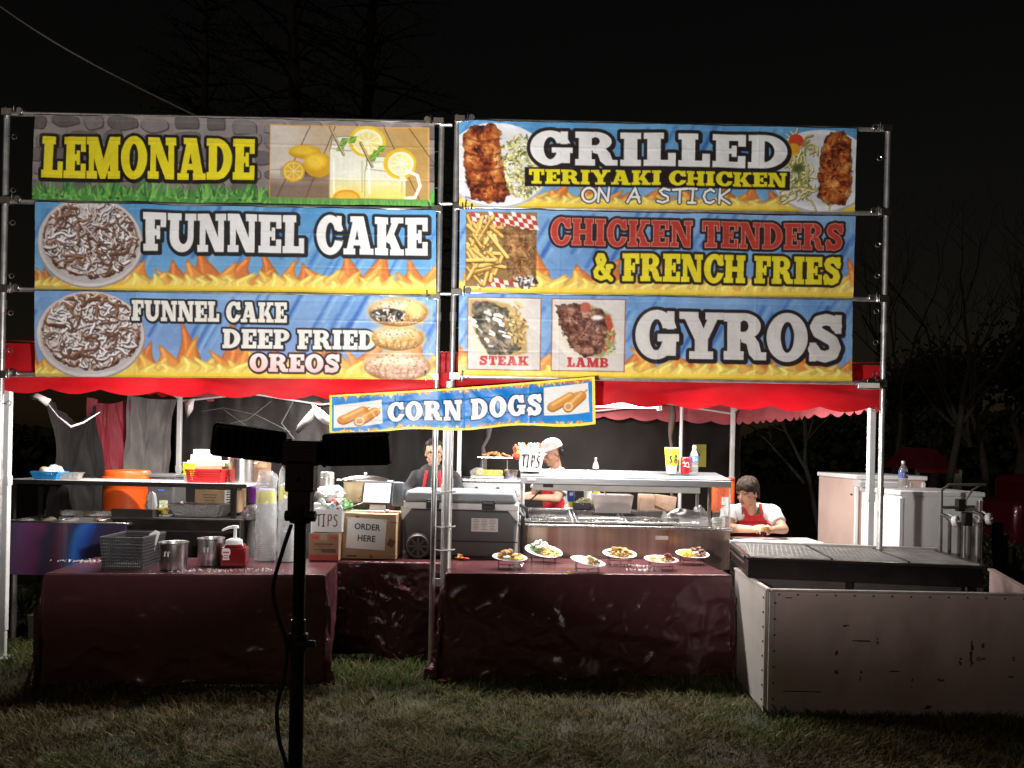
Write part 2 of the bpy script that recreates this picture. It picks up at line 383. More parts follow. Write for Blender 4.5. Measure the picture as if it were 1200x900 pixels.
# ------------------------------------------------------------------ the two pipe frames the banners hang on
def pipe_frame(label, lx, rx, bars, ring_side):
    pl, pr = fr(*lx), fr(*rx)
    root = thing('pipe_frame', label, 'frame', (float((pl.x + pr.x) / 2), float((pl.y + pr.y) / 2), 0))
    o = root.location
    top = max(fr(*b_[0]).z for b_ in bars)
    for p in (pl, pr):
        b = MB(); b.cyl((p.x - o.x, p.y - o.y, 0), (p.x - o.x, p.y - o.y, top + .02), .0195, n=14); b.lathe([(.021, 0), (.021, .02), (.012, .03), (0, .032)], (p.x - o.x, p.y - o.y, top + .015), 12)
        for z in (1.3, 2.45):
            b.lathe([(.0245, -.03), (.0245, .03)], (p.x - o.x, p.y - o.y, z), 12)
        b.build('upright', GALV, root)
    for (a_, b_) in bars:
        z = (fr(*a_).z + fr(*b_).z) / 2; zl, zr = fr(*a_).z, fr(*b_).z
        b = MB(); b.cyl((pl.x - o.x, pl.y - o.y, zl), (pr.x - o.x, pr.y - o.y, zr), .0165, n=12); b.build('crossbar', GALV, root)
        for p, zz, sg in ((pl, zl, 1), (pr, zr, -1)):
            b = MB(); c = Vector((p.x - o.x, p.y - o.y, zz))
            b.box(c + Vector((sg * .02, -.012, 0)), (.075, .05, .05)); b.cyl(c + Vector((sg * .1, -.03, .012)), c + Vector((sg * .1, .02, .012)), .025, n=10); b.cyl(c + Vector((sg * .07, -.04, -.03)), c + Vector((sg * .075, -.04, .04)), .007, n=6)
            b.build('clamp', STEEL, root, bevel=.004)
    rg = random.Random(int(pl.x * 10) + 50)
    for p, sg in ((pl, 1), (pr, -1)):
        z = top - .16
        while z > 1.7:
            b = MB(); x = p.x - o.x + sg * .045; y = p.y - o.y - .01
            b.cyl((p.x - o.x, y, z), (x, y, z + rg.uniform(-.01, .01)), .003, n=5)
            b.tube([(x + sg * .016 + .016 * math.cos(t), y, z + .016 * math.sin(t)) for t in np.linspace(0, 6.28, 11)], .0035, 5, cap=False)
            b.build('eye_hook', STEEL, root); z -= rg.choice([.22, .36, .25])
    return root
pipe_frame('galvanised pipe frame carrying the lemonade and funnel cake banners', (4, 330), (514, 330), [((4, 133), (514, 144)), ((4, 236), (514, 246)), ((4, 339), (514, 348)), ((4, 439), (514, 442))], 0)
pipe_frame('galvanised pipe frame carrying the chicken and gyros banners', (532, 330), (1037, 330), [((532, 141), (1037, 152)), ((532, 243), (1037, 250)), ((532, 343), (1037, 351)), ((532, 441), (1037, 449))], 1)
# short spreaders between the two frames and a spare pole strapped beside the middle leg
for k, v in enumerate((148, 240, 345)):
    a_, c_ = fr(516, v, .0), fr(530, v, .0)
    r = prop(MB().cyl(a_ + Vector((0, -.02, 0)), c_ + Vector((0, -.02, 0)), .012, n=8).build('spreader_bar', GALV), ['short pipe joining the two banner frames at the top', 'short pipe joining the two banner frames beside the word cake', 'short pipe joining the two banner frames beside the dough balls'][k], 'pipe', 'short pipes joining the frames')
p = fr(524.5, 560, .02)
b = MB(); b.cyl((p.x, p.y, 0), (p.x, p.y, 2.0), .024, n=16); b.cyl((p.x, p.y, .98), (p.x, p.y, 1.02), .029, n=16); b.cyl((p.x, p.y, 1.42), (p.x, p.y, 1.46), .029, n=16)
for z in (1.0, 1.24, .84): b.tube([(p.x - .075, p.y - .01, z), (p.x - .03, p.y - .03, z - .006), (p.x + .03, p.y - .03, z), (p.x + .06, p.y - .01, z + .004)], .006, 6)
b.box((p.x - .05, p.y - .035, .62), (.03, .03, .05))
prop(b.build('support_pole', WHITE_POST, smooth=True), 'bright white support pole strapped between the two frames in front of the cooler', 'pole')
# red cloth squares seen between the frames, small clamp lamp at the right corner
for k, (u, v) in enumerate(((519, 425), (526.5, 425))):
    a_ = fr(u, v, -.05)
    b = MB(); b.grid(lambda s, t: (a_.x - .019 + .038 * s, a_.y + .004 * math.sin(9 * t), a_.z - .07 + .14 * t), 6, 12)
    prop(b.build('red_strap', RED_FABRIC, solid=.004, recalc=False), ['red cloth strap hanging in the gap between the frames, left one', 'red cloth strap hanging in the gap between the frames, right one'][k], 'strap', 'red straps in the frame gap')
p = fr(1017, 452, .06)
r = thing('clamp_lamp', 'small silver clamp light on the right end of the lowest banner pipe', 'lamp', tuple(p))
b = MB(); b.box((0, 0, 0), (.16, .05, .05)); b.build('casing', STEEL, r, bevel=.008)
b = MB(); b.box((.0, -.027, 0), (.14, .006, .036)); b.build('lens', mat('lamp_lens', (.6, .58, .54), .25), r, bevel=.002)
b = MB(); b.box((.03, .0, .035), (.02, .03, .03)); b.build('bracket', BLACK_METAL, r)
# thin cable running up to the left from the frame top
a_, c_ = fr(234, 138), at(-60, -38, 8.5)
b = MB(); b.tube([a_ + (c_ - a_) * t - Vector((0, 0, .10 * math.sin(math.pi * t))) for t in np.linspace(0, 1, 14)], .0065, 6)
prop(b.build('guy_cable', WHITE), 'thin pale cable rising to the upper left from the top pipe', 'cable')

# ------------------------------------------------------------------ tripod work light in front of the stall (we see its back)
t0 = at(349, 760, 2.4)
wl = thing('work_light', 'black twin head work light on a tall tripod standing in front of the tables', 'work light', (t0.x, t0.y, 0))
b = MB(); b.cyl((0, 0, .12), (0, 0, 1.0), .0225, n=16); b.cyl((0, 0, .9), (0, 0, 1.33), .019, n=16); b.build('pole', BLACK_METAL, wl)
b = MB(); b.lathe([(.024, -.03), (.034, -.026), (.034, .03), (.024, .034)], (0, 0, 1.33), 16); b.cyl((-.045, -.01, 1.325), (.05, -.01, 1.325), .017, n=10); b.build('collar', BLACK, wl, bevel=.003)
b = MB(); b.lathe([(.024, -.03), (.031, -.026), (.031, .026), (.024, .03)], (0, 0, .93), 16); b.cyl((0, -.02, .93), (.06, -.02, .93), .012, n=10); b.build('collar', BLACK, wl, bevel=.003)
b = MB(); b.box((0, 0, 1.45), (.088, .06, .10)); b.box((0, 0, 1.38), (.07, .055, .12)); b.box((0, .0, 1.51), (.112, .06, .055)); b.box((0, 0, 1.545), (.115, .045, .028)); b.cyl((-.0, -.03, 1.44), (0, .03, 1.44), .012, n=8); b.build('mast_head', mat('mast_red_black', (.025, .008, .008), .5, 0, .3, 12), wl, bevel=.008)
for k, (u, v, rot, yaw, pit) in enumerate(((292, 519, -6.5, 16, 24), (419, 526, 2.5, -12, 24))):
    p = at(u, v, 2.42) - Vector((t0.x, t0.y, 0)); sg = -1 if k == 0 else 1
    M = Matrix.Rotation(R(yaw), 3, 'Z') @ Matrix.Rotation(R(pit * .35), 3, 'X') @ Matrix.Rotation(R(-rot), 3, 'Y')
    b = MB(); b.box((0, 0, 0), (.222, .05, .104)); b.v = [tuple(p + M @ Vector(q)) for q in b.v]
    h = b.build('lamp_head', BLACK, wl, bevel=.012)
    b = MB()
    for i in range(9): b.box((-.09 + i * .0225, -.027, 0), (.005, .012, .088))
    b.v = [tuple(p + M @ Vector(q)) for q in b.v]; b.build('cooling_fin', BLACK, h)
    b = MB(); b.box((0, .0245, 0), (.195, .006, .08)); b.v = [tuple(p + M @ Vector(q)) for q in b.v]
    b.build('lens', mat('lit_lens', (1, 1, 1), .3, emit=6.0, emit_col=(1, .95, .88)), h)
    b = MB(); e = p + M @ Vector((-sg * .118, 0, .0))
    b.tube([e + M @ Vector((0, 0, .03)), e + M @ Vector((-sg * .012, 0, 0)), e + M @ Vector((-sg * .0, 0, -.05)), Vector((sg * .045, 0, 1.53))], .008, 6); b.cyl(e - M @ Vector((.014, 0, 0)), e + M @ Vector((.014, 0, 0)), .016, n=10)
    b.build('yoke', BLACK_METAL, wl)
    ld = bpy.data.lights.new('flood', 'SPOT'); ld.energy = WORK_LIGHT_W * (1.08 if k == 0 else 1.2); ld.spot_size = R(106); ld.spot_blend = .85; ld.shadow_soft_size = .05; ld.color = (1.0, .965, .93)
    lo = bpy.data.objects.new('flood', ld); COL.objects.link(lo); lo.parent = wl
    q = p + M @ Vector((0, .075, 0)); lo.location = q
    tgt = fr(200 if k == 0 else 860, 235) - Vector((t0.x, t0.y, 0)); lo.rotation_euler = (tgt - q).to_track_quat('-Z', 'Y').to_euler()
b = MB()
for a in (30, 150, 270):
    ca_, sa_ = math.cos(R(a)), math.sin(R(a)); b.tube([(ca_ * .03, sa_ * .03, .42), (ca_ * .42, sa_ * .42, .02)], .011, 8); b.tube([(ca_ * .02, sa_ * .02, .16), (ca_ * .24, sa_ * .24, .21)], .008, 6)
b.build('tripod_leg', BLACK_METAL, wl)
b = MB(); pts = [(-.02, -.028, 1.30), (-.05, -.03, 1.2), (-.072, -.03, 1.10), (-.05, -.03, 1.0), (-.026, -.028, .92), (-.035, -.03, .82), (-.052, -.03, .74), (-.045, -.03, .64), (-.018, -.03, .55), (.0, -.03, .45), (-.028, -.03, .40), (-.034, -.03, .33), (-.01, -.03, .27), (.03, -.03, .2), (.044, -.03, .05)]
pts = [Vector(q) for q in pts]; fine = []
for i in range(len(pts) - 1):
    for k in range(4):
        t = k / 4; p0, p1, p2, p3 = pts[max(0, i - 1)], pts[i], pts[i + 1], pts[min(len(pts) - 1, i + 2)]
        fine.append(.5 * ((2 * p1) + (p2 - p0) * t + (2 * p0 - 5 * p1 + 4 * p2 - p3) * t * t + (3 * p1 - p0 - 3 * p2 + p3) * t ** 3))
b.tube(fine, .0065, 8); b.build('power_cord', RUBBER, wl)

# ------------------------------------------------------------------ tarps hung at the back and the left side
TARP_BLACK = mat('black_tarp', (0.008, 0.0074, 0.0072), 0.7, spec=.2, metal=0, var=0.25, scale=4, bump=0.2, bscale=40)
TARP_GREY = mat('grey_tarp', (0.115, 0.104, 0.10), 0.5, 0, 0.18, 5, bump=0.2, bscale=30, spec=.25)
TARP_RED = mat('red_tarp', (0.17, 0.014, 0.024), 0.55, 0, 0.18, 4, bump=0.2, bscale=30, spec=.25)
TARP_CHAR = mat('charcoal_tarp', (0.024, 0.022, 0.022), 0.5, 0, 0.25, 5, bump=0.25, bscale=35, spec=.2)
def tarp(name, label, TL, TR, BL, BR, m, amp=.05, seed=1, sagtop=.0, nf=5, parent_kind='tarp', cut=None):
    TL, TR, BL, BR = [Vector(p) for p in (TL, TR, BL, BR)]
    nrm = (TR - TL).cross(BL - TL).normalized()
    def f(a, c):
        top = TL.lerp(TR, a) - Vector((0, 0, sagtop * math.sin(math.pi * a) ** 1.3)); bot = BL.lerp(BR, a); p = top.lerp(bot, c)
        d = amp * (math.sin(a * nf * 6.28 + seed + 1.5 * math.sin(c * 2 + seed)) * (.35 + .65 * c) * .55 + fbm(Vector((a * 5, c * 2.2, seed)), 3) * 1.0 + .5 * math.sin((a * 6 + c * 7 + seed)) * math.exp(-3 * c))
        return p + nrm * d
    b = MB(); b.grid(f, 60, 44)
    return prop(b.build(name, m, recalc=False, ang=180), label, parent_kind)
def sd_(u, v, Y): return at(u, v, Y)
tarp('side_tarp', 'sagging black tarp at the far left, tied up at one corner', at(58, 468, 6.1), at(118, 474, 7.0), at(64, 690, 6.1), at(118, 660, 7.0), mat('sagging_tarp', (0.009, 0.008, 0.008), 0.7, 0, 0.25, 5, bump=0.25, bscale=35, spec=.2), .07, 2, .18, 1.5)
tarp('side_tarp', 'dark red tarp hanging between the black and the grey one on the left', at(100, 466, 7.02), at(152, 468, 7.65), at(112, 655, 7.02), at(146, 645, 7.65), TARP_RED, .05, 4, .05, 1.5)
tarp('side_tarp', 'grey tarp hanging beside the left rear leg', at(148, 462, 7.55), at(206, 468, 8.2), at(138, 648, 7.55), at(192, 640, 8.2), TARP_GREY, .06, 6, .02, 2)
tarp('back_tarp', 'dark grey tarp with net pocket behind the cup stacks', at(205, 466, 8.38), at(392, 462, 8.42), at(205, 690, 8.38), at(392, 690, 8.42), TARP_CHAR, .05, 8, .01, 3)
tarp('back_tarp', 'wrinkled black tarp behind the woman and the cooler', at(388, 462, 8.36), at(566, 470, 8.5), at(388, 690, 8.36), at(566, 690, 8.5), TARP_BLACK, .06, 10, .02, 4)
tarp('back_tarp', 'smooth brown black tarp wall behind the food warmer', at(560, 478, 8.6), at(868, 482, 8.78), at(560, 690, 8.6), at(868, 690, 8.78), mat('brown_black_tarp', (0.009, 0.006, 0.0052), 0.65, 0, 0.15, 2, bump=0.1, spec=.25), .03, 12, .0, 3)
# loose pale flaps and cords by the valance on the left
def flap(pts, m, label, th=.006):
    b = MB(); n = len(pts); pts = [Vector(p) for p in pts]; c = sum(pts, Vector()) / n
    b.add(pts + [c + Vector((0, -.03, .01))], [(k, (k + 1) % n, n) for k in range(n)])
    return prop(b.build('tarp_flap', m, recalc=False, solid=th), label, 'tarp', 'loose tarp flaps below the valance')
PALE = mat('pale_fabric', (0.62, 0.56, 0.55), 0.6, 0, 0.12, 8)
flap([at(28, 464, 5.9), at(44, 461, 5.9), at(60, 468, 5.9), at(55, 476, 5.9), at(46, 470, 5.9)], PALE, 'pale folded flap near the left front leg under the valance')
flap([at(366, 474, 7.6), at(374, 478, 7.6), at(386, 488, 7.6), at(386, 498, 7.6), at(378, 496, 7.6), at(370, 488, 7.6)], PALE, 'white flap left of the corn dogs banner')
flap([at(367, 477, 7.62), at(371, 488, 7.62), at(350, 508, 7.62), at(346, 506, 7.62), at(349, 498, 7.62)], TARP_GREY, 'grey fold hanging beside the white flap')
flap([at(216, 470, 7.9), at(228, 467, 7.9), at(226, 480, 7.9), at(219, 492, 7.9)], PALE, 'pale strip tied round the left rear leg')
b = MB(); b.tube([at(57, 474, 5.85), at(68, 488, 5.85), at(83, 500, 5.85), at(98, 495, 5.95), at(117, 483, 6.05)], [.003, .004, .009, .007, .003], 6); prop(b.build('tie_cord', PALE), 'pale cord holding up the sagging black tarp', 'cord')
b = MB()
for (q, w_) in ((((236, 482), (262, 478), (300, 486), (340, 506)), .004), (((262, 480), (290, 500), (330, 512)), .004), (((318, 470), (290, 492), (262, 498)), .004), (((344, 470), (330, 496), (345, 515)), .006)): b.tube([at(*p, 8.2) for p in q], w_, 5)
prop(b.build('net_line', TARP_GREY), 'thin grey cords strung across the dark grey back tarp', 'cord')
for k, (u, Y, m, lb) in enumerate(((787, 8.3, mat('brown_rag', (.10, .065, .05), .8), 'rolled brown curtain tied to the rear pole behind the cup'), (566, 8.2, mat('grey_rag', (.06, .055, .055), .8), 'rolled grey curtain hanging behind the fried food stand'))):
    b = MB(); b.tube([at(u + (k * 8 if v < 520 else 0) + 1.5 * math.sin(v * .12), v, Y) for v in range(476, 640, 12)], [.028 + .012 * math.sin(i * 1.3) for i in range(14)], 10); prop(b.build('rolled_curtain', m), lb, 'curtain')
p = at(797, 560, 8.35); prop(MB().cyl((p.x, p.y, 0), (p.x, p.y, 2.1), .02, n=10).build('tent_pole', WHITE_POST), 'thin rear pole beside the rolled brown curtain', 'pole')
# ------------------------------------------------------------------ printed artwork: drawn in numpy, stored as a colour per vertex of the vinyl sheet
def arc(cx, cy, rx, ry, a0=0, a1=360, n=28):
    return [(cx + rx * math.cos(R(a0 + (a1 - a0) * k / n)), cy + ry * math.sin(R(a0 + (a1 - a0) * k / n))) for k in range(n + (0 if abs(a1 - a0) >= 360 else 1))]
def rc(x0, y0, x1, y1): return [(x0, y0), (x1, y0), (x1, y1), (x0, y1)]
def thick(pts, w):
    """outline of a bent stroke"""
    pts = [Vector((p[0], p[1], 0)) for p in pts]; L_, R_ = [], []
    for i, p in enumerate(pts):
        t = (pts[min(i + 1, len(pts) - 1)] - pts[max(i - 1, 0)]).normalized(); n = Vector((-t.y, t.x, 0)) * w / 2
        L_.append(((p + n).x, (p + n).y)); R_.append(((p - n).x, (p - n).y))
    return L_ + R_[::-1]
S_, F_ = 0.31, 0.185          # stem width, serif thickness
def glyphs():
    g = {}
    g['I'] = (.48, [('+', rc(.085, 0, .395, 1)), ('+', rc(0, 0, .48, F_)), ('+', rc(0, 1 - F_, .48, 1))])
    st = [('+', rc(.08, 0, .39, 1)), ('+', rc(0, 0, .46, F_)), ('+', rc(0, 1 - F_, .46, 1))]
    g['L'] = (.74, st + [('+', rc(0, 0, .74, F_)), ('+', rc(.56, 0, .74, .4))])
    g['E'] = (.78, st + [('+', rc(0, 0, .78, F_)), ('+', rc(0, 1 - F_, .78, 1)), ('+', rc(.6, 0, .78, .36)), ('+', rc(.6, .64, .78, 1)), ('+', rc(.1, .42, .56, .58)), ('+', rc(.45, .33, .57, .67))])
    g['F'] = (.76, st + [('+', rc(0, 0, .5, F_)), ('+', rc(0, 1 - F_, .76, 1)), ('+', rc(.58, .62, .76, 1)), ('+', rc(.1, .40, .56, .57)), ('+', rc(.45, .31, .57, .66))])
    g['T'] = (.80, [('+', rc(.245, 0, .555, 1)), ('+', rc(.13, 0, .67, F_)), ('+', rc(0, 1 - F_, .8, 1)), ('+', rc(0, .6, .16, 1)), ('+', rc(.64, .6, .8, 1))])
    g['H'] = (.98, [('+', rc(.07, 0, .37, 1)), ('+', rc(.61, 0, .91, 1)), ('+', rc(.2, .41, .8, .59))] + [('+', rc(x, y, x + .43, y + F_)) for x in (0, .55) for y in (0, 1 - F_)])
    g['N'] = (1.0, [('+', rc(.08, 0, .28, 1)), ('+', rc(.72, 0, .92, 1)), ('+', [(.05, 1), (.40, 1), (.92, 0), (.62, 0)]), ('+', rc(0, 0, .38, F_)), ('+', rc(0, 1 - F_, .3, 1)), ('+', rc(.62, 1 - F_, 1.0, 1))])
    g['M'] = (1.22, [('+', rc(.08, 0, .27, 1)), ('+', rc(.85, 0, 1.15, 1)), ('+', [(.04, 1), (.40, 1), (.68, .28), (.60, 0), (.48, 0)]), ('+', [(1.18, 1), (.84, 1), (.52, .28), (.58, 0), (.68, 0)]), ('+', rc(0, 0, .38, F_)), ('+', rc(.76, 0, 1.22, F_)), ('+', rc(0, 1 - F_, .3, 1)), ('+', rc(.92, 1 - F_, 1.22, 1))])
    g['A'] = (1.04, [('+', [(.36, 1), (.58, 1), (.29, 0), (.07, 0)]), ('+', [(.38, 1), (.70, 1), (.98, 0), (.63, 0)]), ('+', rc(.25, .24, .75, .39)), ('+', rc(0, 0, .41, .16)), ('+', rc(.56, 0, 1.04, .16)), ('+', rc(.24, .85, .68, 1))])
    g['U'] = (.96, [('+', rc(.08, .36, .38, 1)), ('+', rc(.68, .36, .88, 1)), ('+', arc(.48, .38, .40, .40, 180, 360) + []), ('-', arc(.53, .40, .15, .20, 180, 360)), ('-', rc(.38, .39, .68, .8)), ('+', rc(0, 1 - F_, .46, 1)), ('+', rc(.58, 1 - F_, .97, 1))])
    g['O'] = (.94, [('+', arc(.47, .5, .47, .525, n=40)), ('-', arc(.47, .5, .155, .33))])
    g['C'] = (.88, [('+', arc(.47, .5, .47, .525, n=40)), ('-', arc(.48, .5, .165, .33)), ('-', rc(.58, .37, 1, .63)), ('-', rc(.50, .40, .8, .60)), ('+', rc(.70, .60, .87, 1.0)), ('-', [(.6, .37), (.9, .37), (.95, .2), (.9, .34)])])
    g['G'] = (.98, [('+', arc(.47, .5, .47, .525, n=40)), ('-', arc(.47, .5, .155, .33)), ('-', rc(.56, .48, 1.1, .64)), ('+', rc(.70, .62, .87, 1.0)), ('+', rc(.50, .36, .98, .52)), ('+', rc(.62, 0.06, .92, .4)), ('-', rc(.92, -.1, 1.1, .36))])
    g['D'] = (.92, [('+', arc(.36, .5, .56, .5, -90, 90)), ('-', arc(.36, .5, .25, .32, -90, 90)), ('+', rc(.08, 0, .38, 1)), ('+', rc(0, 0, .42, F_)), ('+', rc(0, 1 - F_, .42, 1))])
    g['P'] = (.82, [('+', arc(.44, .69, .38, .31, -90, 90)), ('+', rc(.3, .38, .45, 1)), ('-', arc(.44, .69, .10, .14, -90, 90)), ('-', rc(.36, .55, .45, .83)), ('+', rc(.08, 0, .38, 1)), ('+', rc(0, 0, .5, F_)), ('+', rc(0, 1 - F_, .42, 1))])
    g['R'] = (.98, [('+', arc(.46, .72, .38, .28, -90, 90)), ('+', rc(.3, .44, .47, 1)), ('-', arc(.46, .72, .10, .12, -90, 90)), ('-', rc(.36, .60, .47, .84)), ('+', rc(.08, 0, .38, 1)), ('+', rc(0, 0, .46, F_)), ('+', rc(0, 1 - F_, .42, 1)), ('+', [(.40, .48), (.70, .50), (.80, .38), (.86, .17), (.98, .17), (.98, 0), (.70, 0), (.58, .12), (.52, .34), (.40, .38)])])
    g['B'] = (.88, [('+', arc(.46, .74, .36, .26, -90, 90)), ('+', arc(.48, .28, .40, .28, -90, 90)), ('+', rc(.3, 0, .49, 1)), ('-', arc(.46, .73, .09, .10, -90, 90)), ('-', arc(.47, .29, .11, .11, -90, 90)), ('-', rc(.36, .63, .47, .83)), ('-', rc(.36, .18, .48, .40)), ('+', rc(.08, 0, .38, 1)), ('+', rc(0, 0, .42, F_)), ('+', rc(0, 1 - F_, .42, 1))])
    g['K'] = (1.0, [('+', rc(.08, 0, .38, 1)), ('+', rc(0, 0, .45, F_)), ('+', rc(0, 1 - F_, .45, 1)), ('+', [(.34, .38), (.60, .9), (.84, .9), (.50, .30)]), ('+', [(.42, .52), (.60, .68), (.93, .08), (.60, .08)]), ('+', rc(.54, .85, .98, 1)), ('+', rc(.52, 0, 1.0, .16))])
    g['Y'] = (1.02, [('+', rc(.36, 0, .66, .5)), ('+', rc(.24, 0, .78, .165)), ('+', [(.05, 1), (.39, 1), (.66, .44), (.36, .40)]), ('+', [(.95, 1), (.71, 1), (.50, .52), (.66, .42)]), ('+', rc(0, .845, .44, 1)), ('+', rc(.60, .845, 1.02, 1))])
    sp = [(.66, .76), (.60, .86), (.42, .90), (.25, .86), (.18, .74), (.24, .62), (.42, .53), (.58, .44), (.64, .30), (.58, .16), (.40, .10), (.22, .14), (.14, .26)]
    g['S'] = (.84, [('o', (sp, .125)), ('+', rc(.62, .60, .78, 1.0)), ('+', rc(.04, 0.0, .20, .40))])
    amp = [(.86, .52), (.72, .52), (.74, .36), (.62, .14), (.40, .08), (.20, .16), (.16, .32), (.28, .46), (.46, .58), (.54, .74), (.46, .90), (.32, .90), (.24, .76), (.32, .60), (.56, .30), (.86, .06)]
    g['&'] = (.96, [('o', (amp, .095))])
    g[' '] = (.32, [])
    return g
GL = glyphs()
# thin hand-lettered strokes (cap height 1)
HAND = {
 'O': [[(.42 + .40 * math.cos(t), .5 + .5 * math.sin(t)) for t in np.linspace(1.9, 8.2, 20)]],
 'N': [[(.05, 0), (.12, 1), (.62, .05), (.70, 1)]], 'A': [[(.0, 0), (.45, 1), (.72, 0)], [(.18, .38), (.70, .36)]],
 'S': [[(.68, .9), (.35, 1), (.12, .82), (.3, .58), (.6, .42), (.62, .15), (.3, 0), (.0, .1)]], 'T': [[(.4, 0), (.42, .95)], [(.0, .92), (.85, 1)]],
 'I': [[(.25, 0), (.3, 1)], [(.08, 1), (.52, 1)], [(.02, 0), (.46, 0)]], 'C': [[(.66, .85), (.45, 1), (.15, .8), (.05, .45), (.2, .08), (.45, 0), (.66, .14)]],
 'K': [[(.08, 0), (.12, 1)], [(.7, 1), (.12, .45), (.72, 0)]], ' ': [],
 'P': [[(.1, 0), (.1, 1), (.5, 1), (.64, .78), (.5, .52), (.1, .5)]], 'H': [[(.08, 0), (.08, 1)], [(.62, 0), (.62, 1)], [(.08, .5), (.62, .5)]],
 'R': [[(.1, 0), (.1, 1), (.48, 1), (.6, .76), (.48, .5), (.1, .5)], [(.36, .5), (.64, 0)]], 'D': [[(.1, 0), (.1, 1), (.4, 1), (.62, .8), (.62, .2), (.4, 0), (.1, 0)]],
 'E': [[(.6, 1), (.1, 1), (.1, 0), (.6, 0)], [(.1, .5), (.52, .5)]], '$': [[(.6, .78), (.35, .88), (.12, .75), (.2, .56), (.5, .44), (.58, .24), (.35, .12), (.08, .2)], [(.36, 1.14), (.34, -.12)]],
 '8': [[(.34 + .24 * math.cos(t), .76 + .24 * math.sin(t)) for t in np.linspace(0, 6.3, 14)], [(.34 + .3 * math.cos(t), .26 + .26 * math.sin(t)) for t in np.linspace(0, 6.3, 14)]],
}
class Art:
    """canvas; coordinates in photograph pixels from the sheet's top left, y down; k samples a pixel"""
    def __init__(s, W, H, k=1.5, bg=(255, 255, 255)):
        s.k, s.W, s.H = k, W, H; s.nx, s.ny = int(W * k) + 1, int(H * k) + 1
        s.a = np.empty((s.ny, s.nx, 3)); s.a[:] = bg
        s.X, s.Y = np.meshgrid(np.linspace(0, W, s.nx), np.linspace(0, H, s.ny))
        s.part = np.zeros((s.ny, s.nx), int)
    def win(s, x0, y0, x1, y1):
        k = s.k
        return slice(max(0, int(y0 * k) - 1), max(0, min(s.ny, int(y1 * k) + 3))), slice(max(0, int(x0 * k) - 1), max(0, min(s.nx, int(x1 * k) + 3)))
    def sd(s, poly, w):
        px, py = s.X[w], s.Y[w]; d2 = np.full(px.shape, 1e12); ins = np.zeros(px.shape, bool)
        n = len(poly)
        for i in range(n):
            ax, ay = poly[i]; bx, by = poly[(i + 1) % n]
            ex, ey = bx - ax, by - ay; q = ex * ex + ey * ey
            if q < 1e-12: continue
            t = np.clip(((px - ax) * ex + (py - ay) * ey) / q, 0, 1)
            d2 = np.minimum(d2, (px - ax - t * ex) ** 2 + (py - ay - t * ey) ** 2)
            if ay != by:
                c = ((ay > py) != (by > py)) & (px < (bx - ax) * (py - ay) / (by - ay) + ax); ins ^= c
        d = np.sqrt(d2); return np.where(ins, -d, d)
    def sl(s, pts, w):
        px, py = s.X[w], s.Y[w]; d2 = np.full(px.shape, 1e12)
        for (ax, ay), (bx, by) in zip(pts, pts[1:]):
            ex, ey = bx - ax, by - ay; q = max(ex * ex + ey * ey, 1e-9)
            t = np.clip(((px - ax) * ex + (py - ay) * ey) / q, 0, 1)
            d2 = np.minimum(d2, (px - ax - t * ex) ** 2 + (py - ay - t * ey) ** 2)
        return np.sqrt(d2)
    def put(s, w, alpha, col, part=None):
        al = np.clip(alpha, 0, 1)[..., None]; s.a[w] = s.a[w] * (1 - al) + np.asarray(col, float) * al
        if part is not None:
            q = s.part[w]; q[al[..., 0] > 0.5] = part; s.part[w] = q
    def poly(s, P, col, op=1.0, part=None, soft=0.8, grow=0.0):
        xs, ys = [p[0] for p in P], [p[1] for p in P]; m = 2 + grow
        w = s.win(min(xs) - m, min(ys) - m, max(xs) + m, max(ys) + m)
        if s.X[w].size == 0: return
        s.put(w, op * (0.5 - (s.sd(P, w) - grow) / soft), col, part)
    def ell(s, cx, cy, rx, ry, col, op=1.0, part=None, soft=1.0):
        w = s.win(cx - rx - 2, cy - ry - 2, cx + rx + 2, cy + ry + 2)
        if s.X[w].size == 0: return
        d = (np.sqrt(((s.X[w] - cx) / rx) ** 2 + ((s.Y[w] - cy) / ry) ** 2) - 1) * min(rx, ry)
        s.put(w, op * (0.5 - d / soft), col, part)
    def line(s, pts, r, col, op=1.0, part=None, soft=0.8):
        xs, ys = [p[0] for p in pts], [p[1] for p in pts]
        w = s.win(min(xs) - r - 2, min(ys) - r - 2, max(xs) + r + 2, max(ys) + r + 2)
        if s.X[w].size == 0: return
        s.put(w, op * (0.5 - (s.sl(pts, w) - r) / soft), col, part)
    def noise(s, size, seed, oct=3):
        rg = np.random.default_rng(seed); out = np.zeros((s.ny, s.nx)); amp, tot = 1.0, 0.0
        for o in range(oct):
            c = size / 2 ** o; gx, gy = int(s.W / c) + 3, int(s.H / c) + 3; G = rg.random((gy, gx))
            fx, fy = s.X / c, s.Y / c; ix, iy = fx.astype(int), fy.astype(int); tx, ty = fx - ix, fy - iy
            tx = tx * tx * (3 - 2 * tx); ty = ty * ty * (3 - 2 * ty)
            v = (G[iy, ix] * (1 - tx) + G[iy, ix + 1] * tx) * (1 - ty) + (G[iy + 1, ix] * (1 - tx) + G[iy + 1, ix + 1] * tx) * ty
            out += amp * v; tot += amp; amp *= 0.55
        return out / tot
    def shade(s, f): s.a *= f[..., None]
